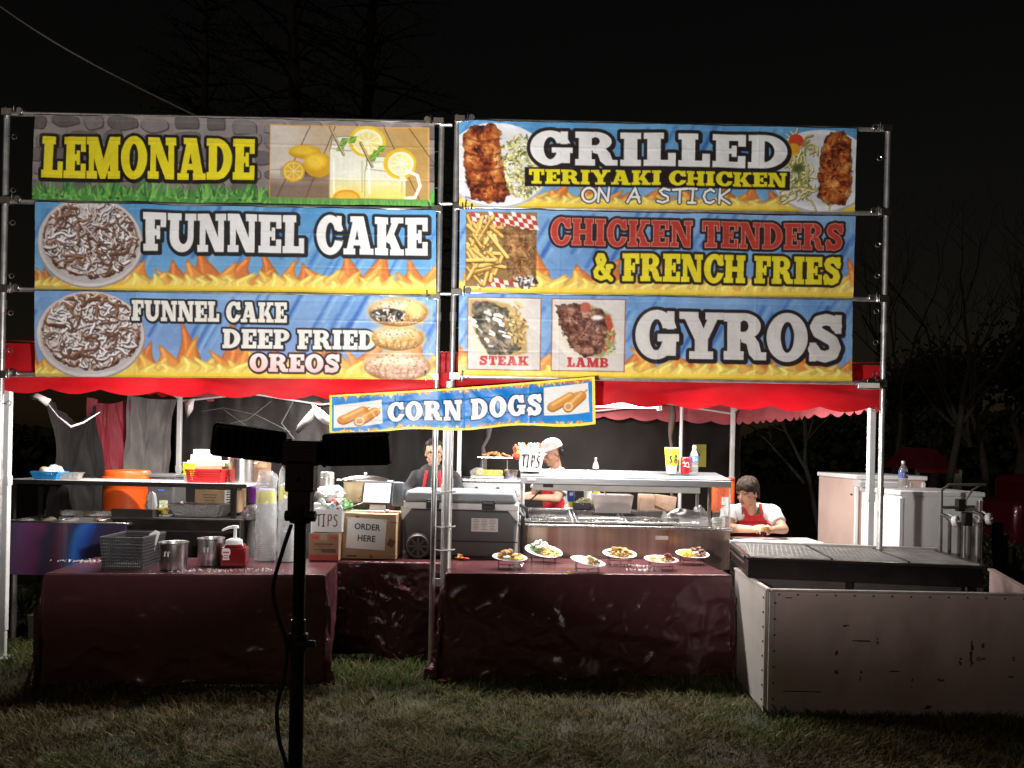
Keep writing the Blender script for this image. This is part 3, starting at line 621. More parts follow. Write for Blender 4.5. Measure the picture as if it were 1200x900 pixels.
    def text(s, body, x0, y0, x1, y1, col, out=(25, 22, 22), ow=2.4, part=None, col2=None, drop=(0, 0), skew=0.0, gap=.05, rim=None):
        """slab-serif capitals fitted to a box; skew = how far the right end drops"""
        adv = sum(GL[c][0] + gap for c in body) - gap; sx = (x1 - x0) / adv; sy = (y1 - y0); x = 0.0; ds = []
        for c in body:
            wd, ops = GL[c]
            if ops:
                ox, dy = x0 + x * sx, skew * x / adv
                T = lambda P: [(ox + p[0] * sx, y1 + dy - p[1] * sy) for p in P]
                w = s.win(ox - ow - 4, y0 + dy - ow - 5, ox + wd * sx + ow + 5, y1 + dy + ow + 5); d = None
                for op, P in ops:
                    if op == 'o': q = s.sl(T(P[0]), w) - P[1] * (0.65 * sy + 0.35 * sx)
                    else: q = s.sd(T(P), w)
                    d = q if d is None else (np.minimum(d, q) if op in '+o' else np.maximum(d, -q))
                ds.append((w, d))
            x += wd + gap
        if drop != (0, 0):
            for w, d in ds:
                w2 = (slice(w[0].start + round(drop[1] * s.k), w[0].start + round(drop[1] * s.k) + d.shape[0]), slice(w[1].start + round(drop[0] * s.k), w[1].start + round(drop[0] * s.k) + d.shape[1]))
                sh = s.X[w2].shape; s.put(w2, 0.9 * (0.5 - (d[:sh[0], :sh[1]] - ow) / 0.8), out, part)
        for w, d in ds: s.put(w, 0.5 - (d - ow) / 0.8, out, part)
        for w, d in ds:
            if rim is not None: s.put(w, 0.5 - d / 0.7, rim); s.put(w, 0.5 - (d + 0.75) / 0.7, col)
            else: s.put(w, 0.5 - d / 0.7, col)
            if col2 is not None:
                g = np.clip((s.Y[w] - y0) / (y1 - y0), 0, 1); s.put(w, (0.5 - d / 0.7).clip(0, 1) * g, col2)
    def hand(s, body, x0, y0, x1, y1, col, r, out=None, ow=0, part=None, skew=0.0):
        adv = len(body) * 0.9; sx, sy = (x1 - x0) / adv, y1 - y0
        for ps, c_, r_ in ((0, out, r + ow), (1, col, r)):
            if c_ is None: continue
            for i, c in enumerate(body):
                for st in HAND[c]:
                    s.line([(x0 + (i * .9 + p[0]) * sx, y1 + skew * i / len(body) - p[1] * sy) for p in st], r_, c_, part=part)
    def flames(s, x0, x1, yb, h, seed, step=15):
        """printed flame tongues rising from yb: tall orange ones behind, short yellow ones in front"""
        rg = random.Random(seed)
        for cols, hh, ww, st in (((206, 112, 52), 1.0, 1.0, 1.7), ((226, 138, 58), .72, .95, 1.25), ((238, 176, 74), .5, .85, .9), ((242, 208, 96), .34, .8, .7)):
            x = x0 - 10 + rg.uniform(0, step)
            while x < x1 + 10:
                H_ = h * rg.uniform(.55, 1.12) * hh; w_ = step * rg.uniform(.75, 1.25) * ww; ln = rg.choice([-1, 1]) * rg.uniform(.10, .42) * step; ph = rg.uniform(.9, 1.6)
                L_, R_, C_ = [], [], []
                for i in range(13):
                    t = i / 12; cx = x + ln * (.9 * t * t - .55 * math.sin(math.pi * t * ph) * (1 - .3 * t)); hw = w_ * .6 * (1 - t) ** .8 * (1 + .22 * math.sin(t * 6)); y = yb - H_ * t
                    L_.append((cx - hw, y)); R_.append((cx + hw * .85, y)); C_.append((cx - hw * .35, y))
                s.poly(L_ + R_[::-1], tuple(v * .82 for v in cols), .75, soft=1.6, grow=.9); s.poly(L_ + R_[::-1], cols, .9, soft=2.2, grow=-.3)
                s.line(C_[2:11], w_ * .07, tuple(min(255, v * 1.18 + 14) for v in cols), .6, soft=2.0); s.line(R_[1:10], w_ * .05, tuple(v * .86 for v in cols), .5, soft=1.6)
                if hh == 1.0 and rg.random() < .4: s.line([(x + ln, yb - H_ * 1.12), (x + ln * 1.15, yb - H_ * 1.24)], 1.0, (222, 150, 90), .7, soft=1.4)
                x += step * st * rg.uniform(.7, 1.3)
def base_blue(W, H, seed, top=(82, 150, 205), bot=(112, 164, 210), flame=34, fx0=-5, fx1=None, step=16):
    A = Art(W, H); t = (A.Y / H)[..., None]
    A.a[:] = np.array(top) * (1 - t) + np.array(bot) * t
    n = A.noise(46, seed); A.a += ((n - .5) * 46)[..., None] * np.array([.9, .7, .4])
    rg = random.Random(seed)
    for x in range(-60, int(W) + 60, 13):               # slanting darker brush streaks
        if rg.random() < .75:
            x_ = x + rg.uniform(-5, 5); y_ = rg.uniform(-10, 45); L_ = rg.uniform(20, 65)
            A.line([(x_, y_ + L_), (x_ + L_ * .55, y_)], rg.uniform(1.5, 3.2), (48, 96, 176), rg.uniform(.25, .55), soft=2)
            A.line([(x_ + 7, y_ + L_), (x_ + 7 + L_ * .55, y_)], rg.uniform(1, 2.2), (150, 196, 232), rg.uniform(.15, .35), soft=2)
    A.flames(fx0, W + 5 if fx1 is None else fx1, H - 5, flame, seed, step)
    w = A.win(0, H - 8, W, H); A.put(w, np.clip((A.Y[w] - (H - 7)) / 2.5, 0, 1), (238, 200, 50)); A.put(w, np.clip((A.Y[w] - (H - 2.5)) / 1, 0, .8), (190, 165, 40))
    return A
def clump(A, cx, cy, rx, ry, cols, n, r, seed, inside=1.0, op=.9, part=None, along=None):
    """a heap of bits of food"""
    rg = random.Random(seed)
    for i in range(n):
        a, q = rg.uniform(0, 2 * math.pi), math.sqrt(rg.random()) * inside
        x, y = cx + rx * q * math.cos(a), cy + ry * q * math.sin(a); c = cols[rg.randrange(len(cols))]
        f = rg.uniform(.75, 1.2); th = rg.uniform(0, math.pi) if along is None else along + rg.uniform(-.5, .5); L_ = r * rg.uniform(.8, 2.2)
        A.line([(x - L_ * math.cos(th), y - L_ * math.sin(th)), (x + rg.uniform(-.5, .5) * r, y + rg.uniform(-.5, .5) * r), (x + L_ * math.cos(th), y + L_ * math.sin(th))], r * rg.uniform(.5, 1.0), tuple(min(255, v * f) for v in c), op, part)
def meat(A, P, ramp, seed, part, cell=9, bits_=70, br=1.2, edge=(60, 30, 20)):
    """browned meat: a noise-coloured patch with small bright and dark flecks"""
    xs, ys = [p[0] for p in P], [p[1] for p in P]; w = A.win(min(xs) - 3, min(ys) - 3, max(xs) + 3, max(ys) + 3); d = A.sd(P, w)
    n = (A.noise(cell, seed, 4) * .62 + A.noise(cell * .34, seed + 3, 3) * .38)[w]; n = np.clip((n - .30) / .40, 0, .999) * (len(ramp) - 1); i = n.astype(int); f = (n - i)[..., None]; R_ = np.array(ramp, float)
    jag = (A.noise(5, seed + 8, 2)[w] - .5) * 5; col = R_[i] * (1 - f) + R_[np.minimum(i + 1, len(ramp) - 1)] * f; al = np.clip(.5 - (d + jag) / 1.2, 0, 1)[..., None]
    sh = np.clip(1 + (d + jag) * .05, .55, 1)[..., None] * .0 + np.clip(.72 - (d + jag) * .05, .72, 1.05)[..., None]
    A.a[w] = A.a[w] * (1 - al) + col * sh * al; q = A.part[w]; q[al[..., 0] > .5] = part; A.part[w] = q
    cx, cy = sum(xs) / len(xs), sum(ys) / len(ys); rx, ry = (max(xs) - min(xs)) / 2, (max(ys) - min(ys)) / 2
    clump(A, cx, cy, rx * .8, ry * .85, [ramp[0], ramp[-1], ramp[-2], edge], bits_, br, seed + 1, part=part, op=.55)
def funnel_cake(A, cx, cy, rx, ry, seed, part):
    A.ell(cx, cy + 1, rx, ry + 3, (150, 140, 138), 1, part); A.ell(cx - .5, cy, rx - 1, ry + 2, (206, 198, 196), 1, part); A.ell(cx, cy, rx * .93, ry * .96, (186, 178, 178), 1, part)
    A.ell(cx, cy - 4, rx * .88, ry * .86, (92, 58, 42), 1, part, soft=3)
    rg = random.Random(seed)
    def squig(q, c, r, op):
        a0 = rg.uniform(0, 6.28); rad = math.sqrt(rg.random()) * q
        x, y = cx + rx * .82 * rad * math.cos(a0), cy - 4 + ry * .80 * rad * math.sin(a0); h = rg.uniform(0, 6.28); pts = [(x, y)]
        for _ in range(rg.randint(4, 9)):
            h += rg.uniform(-.9, .9); x += 3.4 * math.cos(h); y += 3.0 * math.sin(h)
            if ((x - cx) / (rx * .9)) ** 2 + ((y - cy + 4) / (ry * .9)) ** 2 > 1: h += 1.6; continue
            pts.append((x, y))
        if len(pts) > 1:
            A.line([(p[0] + .7, p[1] + 1.3) for p in pts], r * 1.15, (58, 34, 26), op * .8, part, soft=1.2); A.line(pts, r, c, op, part, soft=1.0)
            A.line([(p[0] - .3, p[1] - .6) for p in pts], r * .45, tuple(min(255, v * 1.28) for v in c), op * .7, part)
    for _ in range(300): squig(1.0, rg.choice([(132, 88, 62), (110, 70, 50), (156, 108, 76), (90, 56, 42), (164, 122, 92)]), rg.uniform(.9, 1.9), .95)
    n1, n2 = A.noise(10, seed + 1, 3), A.noise(3.2, seed + 2, 2)
    q = np.sqrt(((A.X - cx) / (rx * .86)) ** 2 + ((A.Y - cy + 4) / (ry * .84)) ** 2)
    sug = np.clip((n1 * .6 + n2 * .55 - .17 - q * .20) * 3.6, 0, .88) * (q < 1)
    A.a[:] = A.a * (1 - sug[..., None]) + np.array([226, 220, 222]) * sug[..., None]
    for _ in range(230): squig(.92, rg.choice([(226, 220, 222), (206, 198, 200), (236, 232, 234), (188, 172, 168)]), rg.uniform(.7, 1.6), .8)
    for _ in range(34): squig(1.0, rg.choice([(104, 66, 48), (140, 96, 70)]), rg.uniform(.6, 1.3), .8)
def pic_rect(A, x0, y0, x1, y1, col, part, rim=None):
    if rim is not None: A.poly(rc(x0 - 1.2, y0 - 1.2, x1 + 1.2, y1 + 1.2), rim, 1, part)
    A.poly(rc(x0, y0, x1, y1), col, 1, part)
def hem_and_haze(A):
    d = np.minimum(np.minimum(A.X, A.W - A.X), np.minimum(A.Y, A.H - A.Y))
    A.a += (np.exp(-((d - 6.0) / .6) ** 2) * 14)[..., None]; A.a += ((d < 6) * 7.0)[..., None]
    A.a += ((A.noise(2.5, 91, 2) - .5) * 10)[..., None]
    lum = A.a @ np.array([.3, .59, .11]); A.a[:] = A.a * .94 + lum[..., None] * .06; A.a[:] = np.clip(A.a * .97 + 11, 4, 252)  # greyer colours and lifted blacks paint a soft haze over the print

def art_lemonade():
    A = Art(470, 100, bg=(142, 131, 128)); rg = random.Random(3)
    A.a += ((A.noise(20, 4) - .5) * 40)[..., None]
    cells = []
    for j in range(5):
        x = -10 + 9 * (j % 2)
        while x < 480:
            w_ = rg.uniform(22, 42); cells.append((x + w_ / 2, 9 + j * 19 + rg.uniform(-3, 3), w_ / 2 - 1.8, rg.uniform(7, 9.6))); x += w_ + rg.uniform(0, 3)
    for cx, cy, rx, ry in cells:                        # rounded field stones
        g = rg.uniform(.8, 1.15); ph = rg.uniform(0, 6)
        P = [(cx + rx * math.copysign(abs(math.cos(t)) ** .7, math.cos(t)) * (1 + .10 * math.sin(2 * t + ph)), cy + ry * math.copysign(abs(math.sin(t)) ** .7, math.sin(t)) * (1 + .12 * math.cos(3 * t + ph))) for t in np.linspace(0, 6.28, 22)[:-1]]
        A.poly(P, (76, 68, 67)); A.poly([(p[0] - .6, p[1] - .9) for p in P], tuple(v * g for v in (116, 108, 107)), .95, grow=-.9); A.poly([(p[0] - 1, p[1] - 1.6) for p in P], tuple(v * g for v in (122, 114, 113)), .5, grow=-3, soft=4)
    w = A.win(0, 70, 470, 100); A.put(w, np.clip((A.Y[w] - 80) / 14, 0, 1), (70, 132, 52))
    for i in range(420):                                # painted grass tufts
        x = rg.uniform(-4, 474); b = rg.uniform(90, 101); c = rg.choice([(66, 140, 58), (92, 170, 66), (48, 108, 46), (120, 188, 82)]); t = rg.uniform(-12, 12); h = rg.uniform(8, 25) * (.5 + .6 * abs(math.sin(x * .055)))
        A.poly([(x - 1.8, b), (x + t * .4 - .8, b - h * .6), (x + t, b - h), (x + t * .45 + 1, b - h * .55), (x + 1.8, b)], c, .9)
    for i in range(16): A.ell(rg.uniform(0, 470), rg.uniform(93, 98), 2, 1.1, (34, 66, 30))
    A.text('LEMONADE', 10, 25, 257, 74, (244, 226, 20), (26, 20, 18), 3.4, part=1, drop=(.8, 1), skew=-1.5, gap=.03)
    # the printed picture of lemonade jars on planks
    pic_rect(A, 276, 7, 463, 92, (196, 176, 150), 2, rim=(226, 150, 60))
    w = A.win(277, 8, 461, 91); xx, yy = A.X[w], A.Y[w]
    A.put(w, np.clip((xx - 320) / 140, 0, .85), (186, 142, 66)); A.put(w, np.clip((330 - xx) / 50, 0, .7), (222, 214, 206))
    A.put(w, np.clip((yy - 62) / 22, 0, .75) * (xx < 360), (104, 78, 62))
    for (x0, x1) in ((322, 284), (352, 318), (396, 388), (410, 452), (440, 500)): A.line([(x0, 7), (x1, 92)], .6, (92, 66, 40), .8)
    A.line([(277, 60), (344, 54)], .5, (150, 130, 110), .6)
    A.ell(320, 62, 30, 9, (84, 60, 48), .6, soft=7)
    A.ell(316, 38, 19, 8.5, (206, 150, 22)); A.ell(314, 36, 15, 5.5, (240, 196, 44), soft=4)
    A.ell(332, 53, 17, 15, (208, 152, 22)); A.ell(329, 49, 12, 9, (246, 204, 52), soft=6)
    A.ell(303, 61, 13.5, 13, (222, 164, 28)); A.ell(303, 61, 11.4, 11, (238, 214, 120)); A.ell(303, 61, 10, 9.6, (228, 176, 40))
    for k in range(8): A.line([(303, 61), (303 + 9.5 * math.cos(k * .785), 61 + 9.2 * math.sin(k * .785))], .45, (244, 228, 160))
    def jar(x0, x1, y0, y1):
        A.poly([(x0 + 2, y0), (x1 - 2, y0), (x1 - 1, y0 + 9), (x1 + 1, y0 + 16), (x1 + 1, y1), (x0 - 1, y1), (x0 - 1, y0 + 16), (x0 + 1, y0 + 9)], (128, 110, 74), .8)
        A.poly([(x0 + 3, y0), (x1 - 3, y0), (x1 - 2, y0 + 9), (x1, y0 + 16), (x1, y1), (x0, y1), (x0, y0 + 16), (x0 + 2, y0 + 9)], (226, 226, 206), .96)
        for i in range(8): A.line([(x0 + 1 + (x1 - x0 - 2) * i / 7, y0 + 18), (x0 + 1 + (x1 - x0 - 2) * i / 7, y1)], 1.6, (242, 240, 226), .25 if i % 2 else .5, soft=3)
        q = A.win(x0, y0 + 20, x1, y1); A.put(q, np.clip((A.Y[q] - y1 + 26) / 26, 0, .8) * ((A.X[q] > x0 + .5) & (A.X[q] < x1 - .5)), (238, 214, 84))
        for k in (3, 8, 13): A.line([(x0 + 2, y0 + k), ((x0 + x1) / 2, y0 + k + 2.4), (x1 - 2, y0 + k)], .7, (150, 146, 120), .7)
    jar(346, 389, 20, 91); jar(388, 436, 44, 91)
    for cx, cy, rx, ry in ((367.5, 22, 19, 4.5), (412, 46, 21.5, 5)):
        A.ell(cx, cy, rx, ry, (132, 124, 92)); A.ell(cx, cy, rx - 1.2, ry - 1.0, (226, 228, 214)); A.ell(cx, cy + 5, rx - 2, ry - 1, (206, 206, 178), .8); A.ell(cx, cy + 6, rx - 4, ry - 2, (238, 236, 214), .9)
    for x_ in (350, 392): A.line([(x_, 44), (x_ + 1, 86)], 1.3, (252, 250, 240), .8, soft=1.6)
    for x_ in (384, 431): A.line([(x_, 48), (x_ + .5, 84)], .9, (176, 166, 116), .6, soft=1.4)
    A.ell(390, 24, 22, 19, (232, 190, 34)); A.ell(390, 24, 18, 15.5, (244, 236, 196)); A.ell(390, 25, 15, 12.5, (236, 222, 130))
    for k in range(9): A.line([(390, 25), (390 + 14 * math.cos(k * .7), 25 + 12 * math.sin(k * .7))], .5, (250, 246, 226))
    for (x, y) in ((362, 24), (358, 32), (400, 38), (406, 32), (396, 44), (372, 22)): A.poly([(x - 5, y + 4), (x - 2, y - 4), (x + 6, y - 4), (x + 3, y + 4)], (96, 152, 40)); A.line([(x - 4, y + 3), (x + 5, y - 3)], .5, (164, 204, 84))
    A.line([(346, 8), (362, 40)], 1.7, (132, 104, 72)); A.line([(346.6, 8), (362.6, 40)], .6, (216, 196, 160)); A.line([(382, 26), (396, 54)], 1.7, (120, 96, 66)); A.line([(382.6, 26), (396.6, 54)], .6, (206, 186, 150))
    A.ell(429, 50, 19.5, 18.5, (230, 186, 30)); A.ell(430, 50, 15.5, 14.5, (246, 240, 212)); A.ell(430, 50, 13, 12, (238, 228, 150))
    for k in range(9): A.line([(430, 50), (430 + 12.5 * math.cos(k * .7), 50 + 11.5 * math.sin(k * .7))], .5, (252, 250, 236))
    A.poly([(428, 52), (438, 70), (431, 72), (423, 54)], (228, 222, 190))
    A.ell(366, 92, 16, 10, (228, 150, 26)); A.ell(366, 92, 13, 7.5, (240, 182, 60))
    A.line([(437, 58), (450, 64), (453, 76), (447, 90), (436, 91)], 1.9, (238, 236, 226)); A.poly(rc(276, 92.6, 463, 101), (78, 142, 60))
    for i in range(60): x = rg.uniform(274, 466); A.poly([(x - 1.5, 100), (x + rg.uniform(-3, 3), 92.5), (x + 1.5, 100)], (96, 168, 70))
    return A
def art_funnel():
    A = base_blue(470, 100, 21, flame=46, fx0=112, step=26); A.flames(-4, 30, 97, 32, 5)
    funnel_cake(A, 64, 45, 61, 50, 31, 2)
    A.text('FUNNEL CAKE', 125, 9, 460, 54, (230, 230, 230), (30, 30, 34), 3.6, part=1, skew=0, drop=(1.2, 1.2))
    return A
def art_oreos():
    A = base_blue(470, 99, 22, top=(112, 156, 208), bot=(128, 156, 208), flame=58, fx0=112, step=30); A.flames(-4, 30, 96, 34, 6)
    funnel_cake(A, 65, 50, 63, 48, 47, 2)
    A.text('FUNNEL CAKE', 112, 9, 293, 33, (232, 228, 220), (34, 32, 34), 2.2, part=1, drop=(.6, .8), skew=0)
    A.text('DEEP FRIED', 218, 41, 399, 64, (232, 228, 222), (34, 32, 34), 2.2, part=1, drop=(.6, .8), skew=0)
    A.text('OREOS', 250, 70, 357, 91, (244, 232, 230), (60, 24, 30), 2.2, part=1, drop=(.6, .8), skew=0, col2=(240, 190, 190))  # pink fade paints the red canopy's glow into the letters
    rg = random.Random(8)
    for cy, rx, ry, c in ((84, 40, 17, (196, 150, 124)), (50, 31, 15, (206, 160, 84)), (19, 35, 17, (196, 146, 70))):
        A.ell(425, cy + 1, rx + 3, ry + 2, (236, 190, 90), .5, 3, soft=5); A.ell(425, cy, rx, ry, (138, 92, 42), 1, 3); A.ell(425, cy - 2, rx - 2, ry - 2, c, 1, 3, soft=5)
        A.ell(421, cy - ry * .45, rx * .8, ry * .45, (232, 206, 172), .8, 3, soft=6)
        for i in range(int(6 * rx)):
            a, q = rg.uniform(0, 6.28), math.sqrt(rg.random()) * .92; A.ell(425 + rx * q * math.cos(a), cy + ry * q * math.sin(a), rg.uniform(.5, 1.2), rg.uniform(.4, .9), rg.choice([(242, 232, 216), (152, 104, 52), (220, 186, 140), (112, 74, 40)]), .7, 3)
        for i in range(6): A.line([(402 + i * 9, cy + ry * .2), (404 + i * 8, cy + ry * .75)], 1, (120, 78, 38), .5, 3, soft=2)
    A.ell(412, 22, 20, 8, (40, 36, 36), 1, 3, soft=2); clump(A, 414, 23, 19, 7, [(30, 28, 28), (62, 58, 58), (120, 112, 106), (210, 196, 176)], 60, 1.3, 5, part=3); A.ell(445, 15, 10, 9, (236, 204, 120), .7, 3, soft=5)
    return A
def art_grilled():
    A = base_blue(466, 99, 23, flame=27, fx0=-5, step=24)
    for cx, rx in ((44, 62), (425, 64)):
        A.ell(cx, 52, rx, 49, (176, 176, 184), 1, 3); A.ell(cx, 50, rx - 1, 48, (228, 228, 232), 1, 3); A.ell(cx, 50, rx * .86, 40, (214, 214, 220), 1, 3, soft=4)
    clump(A, 72, 52, 28, 36, [(214, 204, 120), (196, 184, 98), (232, 226, 160), (150, 146, 76), (92, 110, 52), (240, 232, 180)], 420, 1.2, 3, part=3)
    def bird(pts, seed, part):
        pts = [(0.5 * (pts[i - 1][0] + pts[i][0]) * .5 + pts[i][0] * .5, .25 * (pts[i - 1][1] + pts[i][1]) + pts[i][1] * .5) for i in range(len(pts))]
        meat(A, pts, [(58, 20, 12), (112, 42, 20), (160, 72, 28), (196, 112, 48), (222, 164, 92)], seed, part, 11, 50, 1.0)
    bird([(5, 10), (16, 4), (30, 6), (42, 2), (50, 14), (47, 30), (50, 52), (54, 70), (60, 88), (50, 95), (26, 95), (12, 88), (8, 66), (4, 40)], 11, 3)
    for i in range(5): A.line([(8, 20 + i * 17), (24, 24 + i * 17), (48, 20 + i * 17)], 1, (80, 28, 14), .6, 3, soft=2)
    rg = random.Random(12)
    for i in range(90):
        x, y = rg.uniform(380, 412), rg.uniform(14, 84); h = rg.uniform(0, 6.28); pts = [(x, y)]
        for k in range(6): h += rg.uniform(-.8, .8); x += 3 * math.cos(h); y += 3 * math.sin(h); pts.append((min(max(x, 376), 420), y))
        A.line([(p[0] + .5, p[1] + .7) for p in pts], 1.2, (96, 88, 48), .8, 3); A.line(pts, .95, rg.choice([(206, 196, 116), (226, 218, 150), (178, 166, 90), (238, 232, 182)]), 1, 3)
    A.ell(394, 16, 9, 8, (212, 66, 40), 1, 3); A.ell(391, 26, 8, 7, (222, 156, 34), 1, 3); A.ell(398, 48, 7, 6, (70, 84, 40), .8, 3, soft=4); clump(A, 404, 62, 12, 12, [(96, 116, 54), (212, 200, 120)], 40, 1.1, 19, part=3)
    bird([(428, 10), (440, 2), (452, 4), (461, 16), (462, 50), (462, 84), (450, 92), (430, 90), (418, 80), (424, 62), (420, 44), (426, 26)], 14, 3)
    A.line([(438, 90), (436, 97)], 1, (200, 170, 120), 1, 3)
    A.poly([(76, 52), (388, 52), (388, 74), (76, 74)], (34, 24, 20), .96, 1)
    A.text('GRILLED', 82, 10, 384, 49, (234, 234, 234), (34, 28, 28), 4.0, part=1, drop=(1.2, 1.2), gap=.06, skew=0)
    A.text('TERIYAKI CHICKEN', 81, 54, 384, 71, (232, 218, 26), (34, 24, 20), 1.6, part=1, skew=0)
    A.hand('ON A STICK', 143, 75, 320, 91, (236, 236, 236), 1.45, (44, 44, 52), 1.3, part=1)
    return A
def art_tenders():
    A = base_blue(463, 97, 24, top=(112, 158, 205), bot=(112, 152, 205), flame=46, fx0=84, step=26); A.flames(-4, 10, 94, 45, 9)
    pic_rect(A, 7, 3, 89, 90, (134, 100, 56), 2)
    for i in range(26):                                 # chequered paper lining
        for j in range(8):
            x, y = 6 + i * 5, 2 + j * 5 - (i % 3); top = y < 20 + max(0, (x - 50) * .5) and y < 30; bt = y > 74 or False
            if 6 <= x <= 85: pass
    for i in range(-2, 22):
        for j in range(-2, 22):
            x, y = 6 + i * 5.6 + j * 1.6, 2 + j * 5.4 - i * 1.3 * .0 + i * 1.1
            if 5 < x < 85 and 2 < y < 87 and (y < 16 + x * .13 or y > 78 + (x - 40) * .02): A.poly([(x, y), (x + 5.6, y + 1.1), (x + 7.2, y + 6.5), (x + 1.6, y + 5.4)], (178, 52, 40) if (i + j) % 2 else (226, 214, 206), 1, 2)
    rg = random.Random(6)
    meat(A, [(48, 18), (88, 24), (88, 84), (60, 86), (50, 60)], [(84, 52, 28), (122, 80, 42), (152, 106, 60), (184, 140, 90)], 9, 2, 7, 60, 1.0)
    for i in range(46):                                 # chips
        x, y = rg.uniform(8, 46), rg.uniform(18, 82); th = rg.choice([rg.uniform(-.3, .4), rg.uniform(.5, 1.2), rg.uniform(-1.4, -1.0)]); L_ = rg.uniform(7, 17)
        p, q = (x - L_ * math.cos(th), y - L_ * math.sin(th)), (x + L_ * math.cos(th), y + L_ * math.sin(th)); p = (min(max(p[0], 9), 60), min(max(p[1], 8), 88)); q = (min(max(q[0], 9), 60), min(max(q[1], 8), 88)); c = rg.choice([(208, 162, 66), (190, 142, 52), (222, 182, 92), (170, 122, 44)])
        A.line([(p[0], p[1] + 1.2), (q[0], q[1] + 1.2)], 2.3, (96, 64, 24), .8, 2, soft=1.6); A.line([p, q], 1.9, c, 1, 2); A.line([(p[0], p[1] - .8), (q[0], q[1] - .8)], .6, (238, 208, 128), .8, 2)
    clump(A, 78, 84, 12, 6, [(226, 220, 214), (60, 56, 60)], 26, 1.6, 4, part=2)
    for P in (rc(-8, 0, 6.2, 97), rc(89.8, 0, 96, 97), rc(0, -8, 96, 2.2)): pass
    A.text('CHICKEN TENDERS', 105, 8, 450, 40, (186, 52, 42), (44, 30, 30), 3.0, part=1, rim=(214, 150, 130), skew=1)
    A.text('& FRENCH FRIES', 154, 48, 448, 81, (232, 214, 34), (44, 36, 22), 3.2, part=1, skew=1)
    return A
def art_gyros():
    A = base_blue(462, 97, 25, top=(104, 148, 200), bot=(124, 160, 208), flame=40, fx0=-4, step=28)
    for x0, x1 in ((11, 94), (108, 192)): pic_rect(A, x0, 5, x1, 89, (206, 198, 192), 2, rim=(150, 84, 60))
    A.poly([(12, 6), (30, 6), (58, 12), (76, 34), (80, 68), (62, 76), (30, 72), (12, 30)], (178, 146, 82), 1, 2, soft=3)
    meat(A, [(13, 10), (34, 8), (56, 18), (68, 40), (72, 64), (56, 74), (36, 72), (20, 46)], [(38, 34, 32), (66, 58, 50), (86, 78, 58), (118, 104, 84), (150, 132, 108)], 4, 2, 8, 60, 1.1, (40, 36, 34))
    clump(A, 66, 36, 12, 26, [(188, 152, 84), (150, 116, 58), (206, 176, 110)], 60, 1.8, 7, part=2)
    clump(A, 34, 42, 24, 20, [(226, 222, 216), (240, 236, 230)], 20, 1.9, 8, part=2, along=.6)
    A.poly([(12, 30), (20, 50), (36, 74), (30, 80), (12, 62)], (214, 200, 176), 1, 2, soft=2); A.poly(rc(12, 72, 93, 88), (206, 198, 192), .9, 2)
    A.poly([(110, 12), (128, 30), (146, 70), (130, 78), (109, 54)], (222, 212, 196), 1, 2, soft=2); A.poly([(150, 10), (176, 22), (182, 56), (166, 74), (140, 70)], (150, 140, 84), .9, 2, soft=4)
    meat(A, [(112, 12), (140, 10), (166, 18), (176, 44), (166, 68), (146, 74), (130, 62), (116, 34)], [(56, 30, 26), (88, 48, 38), (118, 70, 54), (150, 100, 80), (182, 138, 116)], 14, 2, 8, 70, 1.1)
    A.line([(172, 26), (178, 46), (170, 62)], 3.4, (178, 70, 46), 1, 2, soft=2); A.ell(146, 14, 6, 6, (176, 84, 62), 1, 2, soft=2); clump(A, 176, 54, 6, 16, [(196, 190, 130), (140, 140, 80)], 34, 1.2, 15, part=2); A.ell(160, 26, 7, 3, (232, 226, 220), .9, 2, soft=2)
    A.poly(rc(109, 74, 191, 88), (206, 198, 192), .85, 2)
    A.text('STEAK', 24, 73, 81, 84, (182, 48, 44), (206, 198, 192), .5, part=1, skew=0, gap=.08); A.text('LAMB', 126, 73.5, 174, 85, (182, 44, 44), (206, 198, 192), .5, part=1, skew=0, gap=.08)
    A.text('GYROS', 205, 17, 452, 73, (206, 204, 200), (36, 28, 30), 4.0, part=1, skew=1, drop=(1.2, 1.2), gap=.0)
    return A
def corn_dog(A, x, y, th, L_, r, part, bitten=True):
    c, s_ = math.cos(th), math.sin(th)
    A.line([(x + c * L_ * .9, y + s_ * L_ * .9), (x + c * (L_ + 9), y + s_ * (L_ + 9))], 1.1, (176, 140, 90), 1, part)
    A.line([(x, y + 1.3), (x + c * L_, y + s_ * L_ + 1.3)], r + .6, (128, 76, 26), 1, part, soft=1.5); A.line([(x, y), (x + c * L_, y + s_ * L_)], r, (190, 122, 46), 1, part); A.line([(x + .5, y - r * .45), (x + c * L_, y + s_ * L_ - r * .45)], r * .35, (222, 166, 90), .8, part, soft=2)
    if bitten: A.ell(x, y, r * .95, r, (222, 188, 120), 1, part); A.ell(x, y, r * .62, r * .66, (190, 126, 100), 1, part)
